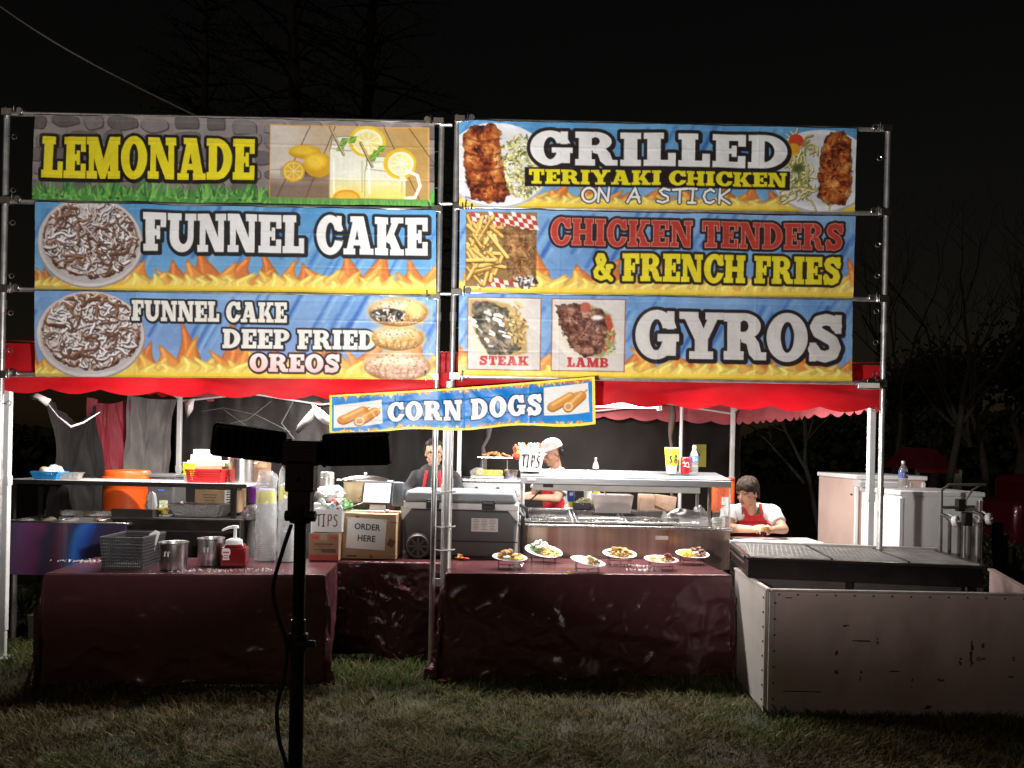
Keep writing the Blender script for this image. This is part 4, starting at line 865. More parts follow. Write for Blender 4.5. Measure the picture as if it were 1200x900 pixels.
def art_corndogs():
    A = Art(313, 60, k=2.0, bg=(8, 108, 188)); A.a += ((A.noise(40, 5) - .5) * 40)[..., None] * np.array([.5, .8, .8])
    rg = random.Random(4)
    for yb, up in ((58.5, 1), (1.5, -1)):
        for i in range(150):
            x = rg.uniform(0, 313); h = rg.uniform(2, 7) * (1.4 if rg.random() < .15 else 1); A.poly([(x - 4, yb + up * 2), (x + rg.uniform(-4, 6), yb - up * h), (x + 4, yb + up * 2)], rg.choice([(214, 110, 34), (240, 190, 50), (232, 150, 40), (196, 84, 30)]), .85)
    for w in (A.win(0, 57.5, 313, 60), A.win(0, 0, 313, 1.6), A.win(0, 0, 1.8, 60), A.win(310.5, 0, 313, 60)): A.put(w, np.ones(A.X[w].shape), (240, 204, 46))
    A.poly([(5, 16), (61, 11), (62, 47), (5, 51)], (214, 208, 204), 1, 2); A.poly([(6, 50), (61, 46), (61, 36)], (186, 178, 172), .5, 2, soft=6)
    corn_dog(A, 16, 38, -.5, 26, 6.2, 2, False); corn_dog(A, 35, 41, -.62, 22, 6.0, 2)
    A.poly([(252, 9), (305, 7), (306, 44), (252, 46)], (214, 208, 204), 1, 2); corn_dog(A, 262, 34, -.5, 24, 5.6, 2, False); corn_dog(A, 281, 35, -.7, 20, 5.6, 2)
    A.text('CORN DOGS', 68, 17, 250, 46, (238, 236, 236), (24, 50, 84), 1.8, part=1, skew=0, gap=.1)
    return A
# ------------------------------------------------------------------ vinyl banners
VINYL = mat('printed_vinyl', (1, 1, 1), 0.40, 0, 0.05, 5, spec=0.4, transl=0.10, attr='print')
VINYL_GLOSS = mat('glossy_printed_vinyl', (1, 1, 1), 0.36, 0, 0.03, 5, spec=0.32, transl=0.05, attr='print')
def sheet_mesh(name, P, colour, faces):
    used = np.unique(faces); idx = np.full(len(P), -1); idx[used] = np.arange(len(used))
    f = idx[faces]; me = bpy.data.meshes.new(name)
    me.vertices.add(len(used)); me.vertices.foreach_set('co', P[used].astype(np.float32).ravel())
    me.loops.add(f.size); me.loops.foreach_set('vertex_index', f.ravel().astype(np.int32))
    me.polygons.add(len(f)); me.polygons.foreach_set('loop_start', np.arange(0, f.size, 4, dtype=np.int32))
    me.update(calc_edges=True)
    ca = me.color_attributes.new('print', 'FLOAT_COLOR', 'POINT')
    c = np.ones((len(used), 4), np.float32); c[:, :3] = colour[used]; ca.data.foreach_set('color', c.ravel())
    me.polygons.foreach_set('use_smooth', np.ones(len(f), bool))
    return me
def fbm_np(x, y, seed, cell, oct=3):
    rg = np.random.default_rng(seed); out = np.zeros_like(x); amp = 1.0
    for o in range(oct):
        c = cell / 2 ** o; G = rg.random((64, 64)) - .5; fx, fy = x / c, y / c; ix, iy = np.floor(fx).astype(int), np.floor(fy).astype(int); tx, ty = fx - ix, fy - iy
        tx = tx * tx * (3 - 2 * tx); ty = ty * ty * (3 - 2 * ty); a, b = ix % 64, iy % 64
        out += amp * ((G[b, a] * (1 - tx) + G[b, (a + 1) % 64] * tx) * (1 - ty) + (G[(b + 1) % 64, a] * (1 - tx) + G[(b + 1) % 64, (a + 1) % 64] * tx) * ty); amp *= .5
    return out
def banner(A, corners, label, partnames, m=VINYL, amp=0.0095, seed=1, name='menu_banner', fold=0.0):
    hem_and_haze(A)
    TL, TR, BR, BL = [np.array(c) for c in corners]
    s, t = A.X / A.W, A.Y / A.H
    P = ((TL[None, None] * (1 - s)[..., None] + TR * s[..., None]) * (1 - t)[..., None] + (BL * (1 - s)[..., None] + BR * s[..., None]) * t[..., None])
    nrm = np.cross(TR - TL, BL - TL); nrm /= np.linalg.norm(nrm); nrm = nrm if nrm[1] < 0 else -nrm
    d = fbm_np(A.X, A.Y * .6, seed, 60) * amp * 2.2 + fbm_np(A.X, A.Y, seed + 9, 14) * amp * .55
    d += np.exp(-((t - .3) * A.H / 1.2) ** 2) * .0022 - np.exp(-((t - .7) * A.H / 1.2) ** 2) * .0020        # packing creases
    for x in (.25, .5, .75): d += np.exp(-((s - x) * A.W / 1.3) ** 2) * .0016
    sag = np.abs(np.sin(s * math.pi * 9)) * 0.5 * amp * np.exp(-t * 6)
    d += sag
    if fold:
        for x0, dx, w_, a_ in ((.42, .05, 6, 1.0), (.62, .10, 9, .8), (.30, -.05, 7, .5), (.80, -.06, 6, .6), (.52, .12, 4, .5), (.12, .08, 5, .6)):
            d += a_ * fold * np.exp(-(((s - x0 - dx * t) * A.W) / w_) ** 2) * np.sin(math.pi * np.clip(t * 1.1, 0, 1))
        P[..., 2] -= (np.sin(s * math.pi) * .012 * (1 - t) + .010 * np.sin(s * math.pi * 5) * t)
    P = P + nrm * d[..., None]
    o = np.mean([(TL + BL) / 2, (TR + BR) / 2], axis=0); o[2] = BL[2]
    P = P.reshape(-1, 3) - o
    colour = s2l(A.a.reshape(-1, 3)); n = A.nx
    j, i = np.meshgrid(np.arange(A.ny - 1), np.arange(n - 1), indexing='ij'); q = (j * n + i)
    faces = np.stack([q, q + n, q + n + 1, q + 1], -1).reshape(-1, 4)
    pid = A.part[:-1, :-1].reshape(-1)
    root = thing(name, label, 'banner', tuple(o))
    link('vinyl_sheet', sheet_mesh('vinyl_sheet', P, colour, faces[pid == 0]), m, root)
    for k, nm in partnames.items():
        sel = np.nonzero(pid == k)[0]
        if not len(sel): continue
        cuts = [0, A.W + 1]
        if nm != 'lettering':                       # two pictures on one banner are two parts
            occ = np.unique((sel % (n - 1))); gap_ = np.nonzero(np.diff(occ) > 8 * A.k)[0]; cuts = [0] + [(occ[i_] + occ[i_ + 1]) / 2 for i_ in gap_] + [n]
        else: cuts = [0, n]
        for c0, c1 in zip(cuts, cuts[1:]):
            f_ = sel[((sel % (n - 1)) >= c0) & ((sel % (n - 1)) < c1)]
            if len(f_) > 30: link(nm, sheet_mesh(nm, P, colour, faces[f_]), m, root)
    return root
FB = 0.035                                          # banners hang just in front of the pipes
banner(art_lemonade(), (fr(40, 134, FB), fr(509, 144, FB), fr(509, 242, FB), fr(38, 234, FB)), 'lemonade banner with grey stone wall print, yellow letters and a picture of lemon drinks', {1: 'lettering', 2: 'drink_picture'}, seed=3)
banner(art_funnel(), (fr(42, 237, FB), fr(511, 247, FB), fr(511, 345, FB), fr(40, 338, FB)), 'blue banner reading funnel cake in big white letters above flames', {1: 'lettering', 2: 'cake_picture'}, seed=4)
banner(art_oreos(), (fr(41, 341, FB), fr(511, 348, FB), fr(510, 445, FB), fr(40, 441, FB)), 'blue banner listing deep fried cookies, with a stack of sugared dough balls', {1: 'lettering', 2: 'cake_picture', 3: 'dough_ball_picture'}, seed=5)
banner(art_grilled(), (fr(538, 141, FB), fr(1004, 151, FB), fr(1001, 249, FB), fr(538, 242, FB)), 'top right banner reading grilled teriyaki chicken on a stick', {1: 'lettering', 3: 'chicken_plate_picture'}, seed=6)
banner(art_tenders(), (fr(539, 245, FB), fr(1002, 254, FB), fr(1000, 349, FB), fr(538, 342, FB)), 'blue banner reading chicken tenders in red and french fries in yellow', {1: 'lettering', 2: 'chicken_fries_picture'}, seed=7)
banner(art_gyros(), (fr(538, 344, FB), fr(1000, 352, FB), fr(998, 447, FB), fr(537, 440, FB)), 'blue banner reading gyros with two square pictures marked steak and lamb', {1: 'lettering', 2: 'meat_picture'}, seed=8)
banner(art_corndogs(), (fr(386, 463, .14), fr(697, 441, .14), fr(698, 497, .14), fr(386, 508, .14)), 'small crooked glossy blue corn dogs banner hung below the big banners', {1: 'lettering', 2: 'corn_dog_picture'}, m=VINYL_GLOSS, amp=0.004, seed=12, fold=0.015)
# ------------------------------------------------------------------ tables under burgundy plastic cloths
CLOTH = mat('burgundy_plastic', (0.080, 0.027, 0.032), 0.25, 0, 0.12, 3, bump=0.30, bscale=16, spec=0.5, dirt_or_refl=(0.22, 0.12, 0.13), dirt_or_refl_amt=0.10)
CLOTH2 = mat('burgundy_film', (0.070, 0.021, 0.026), 0.20, 0, 0.12, 3, bump=0.5, bscale=26, spec=0.6)
TZ = 0.71
def cloth(name, label, FL, FR, BL, drop, m, seed, amp=.012, crease=.5, flare=.10, left=True, right=True, nx=150, back=.0):
    FL, FR, BL = Vector(FL), Vector(FR), Vector(BL); e = (FR - FL); W = e.length; e.normalize(); n = Vector((-e.y, e.x, 0)); D = (BL - FL).length
    lx0, lx1 = (drop if left else 0), (drop if right else 0)
    nu, nv = int(nx * 1.5), 130
    def f(a, c):
        p = -lx0 + (W + lx0 + lx1) * a; q = -drop + (D + drop) * c
        ox = (p - W if p > W else (p if p < 0 else 0)); oy = (q if q < 0 else 0)
        x, y = min(max(p, 0), W), max(q, 0); dx, dy = abs(ox), abs(oy); r = max(dx, dy); mn = min(dx, dy)
        z = TZ - min(r, drop) ; sgn = 1 if ox > 0 else -1
        if dx: x += sgn * (flare * dx + .10 * mn * (1 if dy < dx else .4))
        if dy: y -= flare * .55 * dy + .06 * mn
        P = Vector((p * 1.6, q * 1.6, seed)); w = fbm(P, 4); w2 = fbm(Vector((p * .9 + q * 2.2, q * 1.2 - p * .7, seed + 5)), 3)
        rid = abs(w2) ; edge = min(1, r * 5)
        d = amp * (1.6 * w + crease * (1 - 3.2 * rid) ) * (.12 + .88 * edge)
        cr = (1 - abs(fbm(Vector((p * 3.1 + q * 1.3, q * 3.4 - p * 1.1, seed + 9)), 2)) * 2.2); cr2 = (1 - abs(fbm(Vector((p * 6.5 - q * 3.0, q * 5.5 + p * 2.0, seed + 2)), 2)) * 2.4)
        d += amp * crease * (.75 * max(0, cr) ** 3 + .35 * max(0, cr2) ** 3) * edge
        if r > 0:
            d += amp * 1.6 * math.sin((p if dy >= dx else q) * 9 + seed + 2.5 * fbm(Vector((p, 0, seed)), 2)) * edge * min(1, r / drop)
        if dy and dy >= dx: y -= d
        elif dx: x += sgn * d
        else: z += d * .25 - .004 * 0
        if r > drop * .97: z += .012 * math.sin(p * 15 + q * 11 + seed)
        v = FL + e * x + n * y; v.z = max(z, .008); return v
    b = MB(); b.grid(f, nu, nv)
    return prop(b.build(name, m, recalc=False, solid=.0025, ang=180), label, 'tablecloth')
lFL, lFR, lBL = on(52, 672, TZ), on(381, 673.8, TZ), on(90, 653, TZ)
rFL, rFR, rBL = on(523, 671.5, TZ), on(857, 674, TZ), on(529, 653.5, TZ)
cloth('tablecloth', 'burgundy plastic cloth over the left table with the basket and steel pots', lFL, lFR, lBL, TZ - .01, CLOTH, 2, .013, .7, .0)
cloth('tablecloth', 'burgundy plastic cloth over the right table with the sample plates', rFL, rFR, rBL, TZ - .01, CLOTH, 7, .017, 1.1, .04)
mFL, mFR, mBL = at(392, 659, 5.5), at(530, 661, 5.55), at(405, 650, 6.15)
for q in (mFL, mFR, mBL): q.z = TZ
cloth('tablecloth', 'crinkled shiny burgundy cloth between the two tables, under the order box', mFL, mFR, mBL, .66, CLOTH2, 11, .020, 1.4, .02, left=False, right=False, nx=70)

# ------------------------------------------------------------------ things on the left table
TT = TZ + .006
def basket(r, w, d, h, m, nh=9, nw=18, taper=.9, name_w='wall'):
    """perforated plastic basket"""
    def P(x, y, z): k = taper + (1 - taper) * z / h; return (x * k, y * k, z)
    def side(fn, L_, n):
        b = MB()
        for i in range(nh + 1):
            z = h * i / nh; b.tube([P(*fn(-.5, z)), P(*fn(.5, z))], h / nh * (.30 if 0 < i < nh else .5), 4)
        for i in range(n + 1):
            s = -.5 + i / n; b.tube([P(*fn(s, 0)), P(*fn(s, h))], L_ / n * .26, 4)
        return b.build(name_w, m, r, smooth=False)
    side(lambda s, z: (s * w, -d / 2, z), w, nw); side(lambda s, z: (s * w, d / 2, z), w, nw)
    side(lambda s, z: (-w / 2, s * d, z), d, int(nw * d / w)); side(lambda s, z: (w / 2, s * d, z), d, int(nw * d / w))
    b = MB(); b.box((0, 0, .006), (w * taper, d * taper, .006)); b.build('base', m, r)
    b = MB(); q = [(-w / 2, -d / 2), (w / 2, -d / 2), (w / 2, d / 2), (-w / 2, d / 2)]
    for i in range(4):
        x0, y0 = q[i]; x1, y1 = q[(i + 1) % 4]; b.box(((x0 + x1) / 2, (y0 + y1) / 2, h), (abs(x1 - x0) + .012, abs(y1 - y0) + .012, .012))
    b.build('rim', m, r)
GREY_PL = mat('grey_basket_plastic', (0.05, 0.05, 0.054), 0.42, 0, 0.08)
p = on(141, 666, TT); r = thing('basket', 'dark grey perforated plastic basket at the left end of the left table', 'basket', (p.x, p.y + .17, TT), R(2))
basket(r, .27, .36, .195, GREY_PL, 9, 17)
b = MB(); b.box((-.02, -.146, .152), (.10, .008, .028)); b.build('handle_plate', mat('grey_handle', (.16, .16, .165), .4), r, bevel=.006)
r2 = thing('paper_bag', 'white paper slip sticking out of the dark grey basket', 'paper', (p.x + .08, p.y + .18, TT + .015), R(10))
b = MB(); b.prism([(-.05, 0), (.03, 0), (.085, .20), (.055, .215), (.02, .19)], 0, .004, 'y'); b.build('sheet', PAPER, r2, recalc=True)
def steel_pot(u, v, rad, h, label, marks):
    p = on(u, v, TT); r = thing('steel_pot', label, 'pot', (p.x, p.y + rad, TT), 0, 'steel pots on the left table')
    b = MB(); b.lathe([(0, 0), (rad * .94, 0), (rad * .97, .006), (rad, h - .006), (rad * 1.06, h), (rad * 1.06, h + .004), (rad * .985, h + .002), (rad * .97, h - .01), (rad * .95, .012), (0, .010)], n=40); b.build('pot_body', STEEL, r)
    b = MB()
    for k, x in enumerate(marks): b.box((x, -rad - .0015 + abs(x) ** 2 * 4, h * .62), (.007, .003, .032)); b.box((x + .004, -rad - .0015 + abs(x) ** 2 * 4, h * .70), (.012, .003, .006))
    b.build('printed_mark', PAPER, r); return r
steel_pot(196, 669, .088, .172, 'wide steel pot standing next to the grey basket', (-.018, .004))
steel_pot(241, 664, .085, .178, 'steel pot set farther back beside the red ketchup dispenser', (-.012, .012))
p = on(270, 665, TT); KET = mat('ketchup_red', (0.17, 0.008, 0.010), 0.25, 0, 0.1, 8, coat=.4)
r = thing('ketchup_dispenser', 'red ketchup jug with white pump top on the left table', 'dispenser', (p.x, p.y + .075, TT), R(8))
b = MB(); b.box((0, 0, .065), (.165, .12, .13)); b.box((0, 0, .138), (.13, .10, .02)); b.build('jug', KET, r, bevel=.022)
b = MB(); b.cyl((-.005, 0, .146), (-.005, 0, .176), .056, .054, 24); b.cyl((-.005, 0, .176), (-.005, 0, .185), .048, .03, 24); b.build('lid', WHITE, r, bevel=.004)
b = MB(); b.cyl((0, 0, .18), (0, 0, .262), .011, n=12); b.cyl((0, 0, .255), (0, 0, .272), .025, .022, n=16); b.tube([(0, 0, .262), (-.04, 0, .258), (-.075, 0, .243), (-.082, 0, .236)], [.011, .010, .008, .007], 8); b.build('pump', WHITE, r)
b = MB(); b.prism([(-.07, .115), (-.062, .125), (-.026, .125), (-.016, .115), (-.016, .085), (-.026, .075), (-.020, .048), (-.066, .048), (-.060, .075), (-.07, .085)], -.0615, -.0605, 'y'); lab = b.build('label', PAPER, r)
b = MB(); b.box((-.043, -.0625, .098), (.04, .002, .011)); b.box((-.043, -.0625, .078), (.026, .002, .006)); b.box((-.043, -.0625, .062), (.03, .002, .006)); b.build('label_print', INK_RED, lab)
# powdered sugar spilled on the left cloth
SUGAR = mat('sugar', (.8, .78, .78), .9)
def spill(uvs, label, n=70, z=TZ + .004, m=SUGAR, spread=.09, sz=.004):
    b = MB(); rg = random.Random(n + int(uvs[0][0]))
    for u, v in uvs:
        p = on(u, v, z)
        for i in range(n):
            q = p + Vector((rg.gauss(0, spread), rg.gauss(0, spread * .4), .0)); s = rg.uniform(.4, 1.3) * sz; q.z = z + s * .3
            b.box(q, (s * 1.6, s * 1.3, s * .7), rg.uniform(0, 3))
    return prop(b.build('sugar_spill', m, smooth=False), label, 'crumbs', kind='stuff')
spill(((98, 657), (112, 658)), 'white sugar scattered behind the grey basket'); spill(((255, 668), (222, 669), (300, 668)), 'white sugar scattered in front of the ketchup', 60)
CUP_CLEAR = mat('cup_plastic', (0.70, 0.71, 0.72), 0.28, 0, 0.06, 10, alpha=.85, transl=.25)
BAG = glass_mat('plastic_bag', (.95, .95, .96), .16, .22)
def cup_stack(u, v, h, label, yel=True, rad=.053, lean=0.0, dy=0.0):
    p = on(u, v, TT); r = thing('cup_stack', label, 'cups', (p.x, p.y + dy, TT), 0, 'bagged stacks of drink cups'); r.rotation_euler = (0, lean, 0)
    n = int((h - .20) / .014); pr = [(0, 0), (rad * .98, 0)]
    for i in range(n): z = .004 + i * .014; pr += [(rad, z), (rad * 1.01, z + .004), (rad * .93, z + .006), (rad * .925, z + .013)]
    zt = .004 + n * .014; pr += [(rad, zt), (rad, zt + .006), (rad * .84, zt + .11), (0, zt + .112)]
    b = MB(); b.lathe(pr, n=26); b.build('stacked_cups', CUP_CLEAR, r)
    if yel:
        b = MB(); b.lathe([(rad * .985 + .001, zt + .008), (rad * .87 + .001, zt + .092)], n=26); lb = b.build('label_band', YELLOW, r)
        b = MB()
        for k in range(26):
            a = k * 2.4; z = zt + .03 + .04 * ((k * 37 % 10) / 10); q = rad * (.97 - .14 * (z - zt) / .08) + .0025; b.box((q * math.cos(a), q * math.sin(a), z), (.003, .010, .005), a)
        b.build('label_print', mat('olive_print', (.30, .30, .02), .5), lb)
    b = MB()
    def f(a, c):
        t = a * 6.283; z = c * (h + .02); k = rad * 1.10 * (1 if z < zt + .02 else 1 - .06 * (z - zt - .02) / (h - zt)); k += .009 * fbm(Vector((math.cos(t) * 2.4, math.sin(t) * 2.4, z * 13 + u)), 3)
        if c > .93: k *= 1 - (c - .93) * 2.5 + .18 * math.sin(t * 3)
        return (k * math.cos(t), k * math.sin(t), z + (.02 * math.sin(t * 2 + u) if c > .9 else 0))
    b.grid(f, 28, 40); b.build('plastic_bag', BAG, r, recalc=False); return r
cup_stack(311, 656, .60, 'tall bagged stack of clear cups at the left, behind the ketchup', rad=.067)
cup_stack(333, 654, .63, 'tall bagged stack of clear cups half behind the tripod mast', rad=.050, dy=.02)
cup_stack(338, 657, .30, 'short bagged stack of cups at the foot of the tall ones', yel=False, rad=.045, dy=-.02)
# cartons, tips box, order sign
def carton(name, label, u, v, z, w, d, h, m, rz=0, Y=None, cat='box', flaps=True):
    p = on(u, v, z) if Y is None else at(u, v, Y); p.z = z
    r = thing(name, label, cat, (p.x, p.y + d / 2, z), rz)
    b = MB(); b.box((0, 0, h / 2), (w, d, h)); b.build('carton_body', m, r, bevel=.004)
    if flaps:
        b = MB(); b.box((0, 0, h + .002), (w * .99, .05, .0015)); b.box((0, -d / 2 - .0012, h - .025), (.05, .0015, .05)); b.build('packing_tape', mat('tape', (.42, .30, .18), .25, coat=.3), r)
    return r
r = carton('cardboard_box', 'small brown cardboard box with red print under the tips box', 379, 657, TT, .215, .2, .195, CARD2)
b = MB(); b.box((0, -.1012, .022), (.214, .0015, .04)); b.build('red_print', INK_RED, r)
for x_ in (-.062, .068): MB().box((x_, -.1012, .165), (.05, .0015, .022)).build('red_print', INK_RED, r)
b = MB(); b.box((0, -.1012, .118), (.14, .0015, .010)); b.box((.035, -.1012, .072), (.105, .0015, .028)); b.box((-.045, -.1012, .08), (.05, .0015, .006)); b.box((.0, -.1012, .103), (.11, .0015, .004)); b.build('brown_print', INK_BROWN, r)
p = r.location.copy(); p.z = TT + .2
tb = thing('tips_box', 'white carton marked TIPS in dark red with money in it', 'tips box', (p.x + .015, p.y + .02, p.z))
b = MB(); W_, D_, H_ = .20, .16, .165
b.box((0, -D_ / 2, H_ / 2), (W_, .004, H_)); b.box((0, D_ / 2, H_ / 2), (W_, .004, H_)); b.box((-W_ / 2, 0, H_ / 2), (.004, D_ - .004, H_)); b.box((W_ / 2, 0, H_ / 2), (.004, D_ - .004, H_)); b.box((0, 0, .003), (W_, D_, .004))
b.box((.16, 0, H_ + .02), (.12, D_, .004), ry=-.35); b.build('carton_body', WHITE, tb)
MAROON = mat('maroon_marker', (.13, .01, .02), .5)
def strokes(body, sx, sy, r_, M, m, parent, name='lettering', gap=1.0):
    b = MB(); n = len(body)
    for i, c in enumerate(body):
        for st in HAND[c]: b.tube([M @ Vector(((i * .9 * gap + q[0] - n * .45 * gap) * sx, (q[1] - .5) * sy, 0)) for q in st], r_, 5)
    return b.build(name, m, parent)
strokes('TIPS', .045, .085, .0045, Matrix.Translation((-.0, -D_ / 2 - .004, .085)) @ FACE, MAROON, tb)
b = MB(); rg = random.Random(2)
BILL = [mat('banknote_green', (.13, .30, .10), .7), mat('banknote_pale', (.45, .55, .50), .7), mat('banknote_red', (.45, .08, .05), .7), mat('banknote_blue', (.45, .60, .72), .7)]
for i in range(9):
    x, y = rg.uniform(-.03, .11), rg.uniform(-.05, .04); b.grid(lambda a, c: (x + .09 * (a - .5) + .01 * math.sin(c * 9 + i), y + .03 * math.sin(a * 7 + i) , H_ + .005 + .05 * c + .02 * math.sin(a * 5 + i)), 6, 4, mi=i % 4)
mo = prop(b.build('banknotes', BILL, None, recalc=False, solid=.001), 'crumpled banknotes in the TIPS carton on the brown box', 'money'); mo.location = tb.location
r = carton('cardboard_box', 'brown cardboard box with the ORDER HERE sheet on its front', 432, 657, TT, .40, .34, .33, CARD, R(-1), Y=5.62)
b = MB(); b.box((-.085, -.1712, .30), (.03, .0015, .03)); b.box((-.185, -.1712, .30), (.012, .0015, .04)); b.box((.18, -.1712, .27), (.05, .0015, .006)); b.box((.165, -.1712, .12), (.05, .0015, .055), ry=.5); b.box((-.12, -.1712, .02), (.07, .0015, .014)); b.box((.02, -.1712, .02), (.02, .0015, .02)); b.build('carton_print', INK_BROWN, r)
b = MB(); b.box((0, 0, 0), (.285, .002, .225)); sg = b.build('paper_sign', PAPER, r); sg.location = (-.018, -.1745, .185); sg.rotation_euler = (0, R(3), 0)
sg['label'] = 'white paper sheet reading ORDER HERE'
for t, z in (('ORDER', .048), ('HERE', -.036)): text_part('lettering', t, .062, Matrix.Translation((.004, -.0022, z)) @ FACE, INK, sg, bold=.0012, sx=.92)
b = MB(); b.box((-.135, -.002, .105), (.03, .002, .012), ry=.5); b.box((.135, -.002, .105), (.03, .002, .012), ry=-.5); b.build('tape_strip', mat('clear_tape', (.6, .58, .5), .25), sg)
q = r.location.copy(); q.z = TT + .335
pos = thing('order_tablet', 'white tablet register with a lit screen on the order box', 'tablet', (q.x + .03, q.y - .03, q.z), R(-8))
b = MB(); b.box((0, .02, .006), (.15, .12, .012)); b.prism([(-.02, .01), (.045, .01), (.02, .09), (-.0, .09)], -.055, .055, 'x'); b.build('stand', WHITE, pos, bevel=.004)
Mt = Matrix.Translation((0, 0, .14)) @ Matrix.Rotation(R(-16), 4, 'X')
def tbox(b, c, d): b.box(c, d); b.v[-8:] = [tuple(Mt @ Vector(v)) for v in b.v[-8:]]
b = MB(); tbox(b, (0, 0, 0), (.245, .014, .178)); b.build('tablet_frame', mat('tablet_black', (.04, .042, .048), .3), pos, bevel=.007)
b = MB(); tbox(b, (0, -.0085, 0), (.205, .003, .148)); sc_ = b.build('screen', mat('lit_screen', (.75, .77, .78), .2, emit=.12, emit_col=(.85, .92, 1)), pos)
b = MB(); b.tube([Mt @ Vector((.015 * math.cos(t), -.0105, -.0 + .02 * math.sin(t))) for t in np.linspace(0, 6.28, 16)], .0012, 4); b.box(Mt @ Vector((0, -.0105, .055)), (.05, .001, .004)); b.build('screen_icon', mat('pale_grey_print', (.4, .42, .44), .4), sc_)
b = MB(); b.box((.15, .035, .135), (.10, .02, .185), rz=R(-14)); b.build('rear_display', mat('blue_grey_panel', (.16, .19, .22), .35), pos, bevel=.012)
# behind the order box: rice cooker, foil parcel, canister
p = at(425, 588, 6.15); r = thing('rice_cooker', 'cream coloured pot with steel lid and side handles behind the tablet', 'cooker', (p.x, p.y + .1, p.z))
CREAM = mat('cream_enamel', (.62, .52, .32), .35, 0, .06)
b = MB(); b.lathe([(0, 0), (.15, 0), (.165, .02), (.175, .15), (.18, .165), (0, .165)], n=36); b.build('pot_body', CREAM, r)
b = MB(); b.lathe([(.185, .163), (.19, .172), (.18, .182), (.10, .202), (0, .208)], n=36); b.lathe([(.008, .206), (.018, .222), (.012, .232), (0, .234)], n=14); b.build('lid', STEEL, r)
for s in (-1, 1): MB().box((s * .205, 0, .165), (.05, .09, .016)).build('handle', STEEL, r, bevel=.006)
b = MB()
for x, z in ((.02, .045), (.035, .05), (.03, .035), (.005, .03)): b.cyl((x - .02, -.176, z), (x - .02, -.168, z), .006, n=8)
b.build('printed_dot', INK_BROWN, r)
b = MB(); c_ = (p.x, p.y + .1, 0); b.box((p.x, p.y + .12, p.z / 2), (.42, .36, p.z)); prop(b.build('steel_cabinet', BLACK_METAL, bevel=.006), 'low black cabinet carrying the cream pot behind the order box', 'cabinet')
p = at(384, 590, 5.85); r = thing('foil_parcel', 'crumpled foil parcel lying behind the tips box', 'foil', (p.x, p.y + .08, p.z - .0))
b = MB(); b.ell((0, 0, .06), (.115, .09, .075), lump=.35, n=26, seed=3); b.build('foil', FOIL, r)
b = MB(); b.box((p.x, p.y + .08, (p.z + TZ) / 2 - .35), (.24, .2, .70 + (p.z - TZ))); prop(b.build('steel_cabinet', mat('worn_white_box', (.5, .49, .48), .5, dirt_or_refl=(.2, .15, .12), dirt_or_refl_amt=.4), bevel=.005), 'worn white box standing behind the tips box under the foil parcel', 'cabinet')
p = at(383, 574, 6.0); r = thing('steel_canister', 'small grey steel canister beside the tripod mast', 'canister', (p.x, p.y, p.z - .02)); b = MB(); b.lathe([(0, 0), (.055, 0), (.055, .15), (.05, .16), (0, .162)], n=24); b.build('can_body', mat('dull_steel', (.32, .31, .30), .4, .8, .2), r)
b = MB(); b.lathe([(.056, .03), (.057, .032), (.057, .036), (.056, .038)], n=24); b.lathe([(.056, .11), (.057, .112), (.057, .116), (.056, .118)], n=24); b.build('rib_ring', STEEL, r)
# grey wheeled cooler
p = at(538, 656, 5.72); r = thing('wheeled_cooler', 'large grey wheeled cooler behind the middle poles', 'cooler', (p.x, p.y + .25, TZ + .01), R(-1.5))
CG = mat('cooler_grey', (.085, .088, .092), .45, 0, .06); CLID = mat('cooler_lid', (.20, .225, .245), .4, 0, .06); CW_ = mat('cooler_white', (.66, .67, .67), .4, 0, .05)
b = MB(); b.prism([(-.40, 0), (.41, 0), (.44, .36), (-.43, .36)], -.22, .22, 'y'); b.build('tub', CG, r, bevel=.02)
b = MB(); b.box((0, 0, .385), (.885, .455, .05)); b.prism([(-.4425, .36), (-.36, .36), (-.43, .27)], -.2275, .2275, 'y'); b.prism([(.4425, .36), (.36, .36), (.44, .27)], -.2275, .2275, 'y'); b.build('collar', CW_, r, bevel=.008)
b = MB(); b.prism([(-.43, .412), (.43, .412), (.41, .50), (-.40, .50)], -.235, .225, 'y'); b.build('lid', CLID, r, bevel=.022)
for x in (-.20, .215): b = MB(); b.box((x, -.24, .40), (.095, .025, .07)); b.box((x, -.256, .41), (.07, .01, .02)); b.build('latch', BLACK, r, bevel=.005)
b = MB(); b.box((.19, -.2225, .25), (.20, .004, .10)); lb = b.build('spec_label', PAPER, r); b = MB(); rg = random.Random(5)
for i in range(7):
    for j in range(3): b.box((.19 - .065 + j * .062, -.2255, .288 - i * .012), (rg.uniform(.02, .052), .001, .004))
b.build('label_print', mat('grey_print', (.25, .25, .25), .6), lb)
b = MB(); b.box((.02, -.2215, .125), (.84, .006, .008)); b.build('moulding_line', BLACK, r)
wh = MB(); wh.cyl((-.30, -.27, .085), (-.30, -.22, .085), .098, n=32); wo_ = wh.build('wheel', RUBBER, r, bevel=.01)
b = MB(); b.cyl((-.30, -.275, .085), (-.30, -.26, .085), .022, n=14)
for k in range(8): a = k * math.pi / 4; b.box((-.30 + .045 * math.cos(a), -.273, .085 + .045 * math.sin(a)), (.07, .008, .014), ry=-a)
b.tube([(-.30 + .08 * math.cos(t), -.272, .085 + .08 * math.sin(t)) for t in np.linspace(0, 6.28, 28)], .008, 6, cap=False); b.build('hub', mat('hub_grey', (.10, .10, .105), .35), wo_)
b = MB(); b.tube([(.455, -.12, .34), (.475, -.14, .32), (.47, -.14, .0)], .016, 8); b.tube([(.44, -.1, .40), (.50, -.12, .37), (.51, -.12, .30)], .014, 8, 0); b.build('pull_handle', BLACK, r)

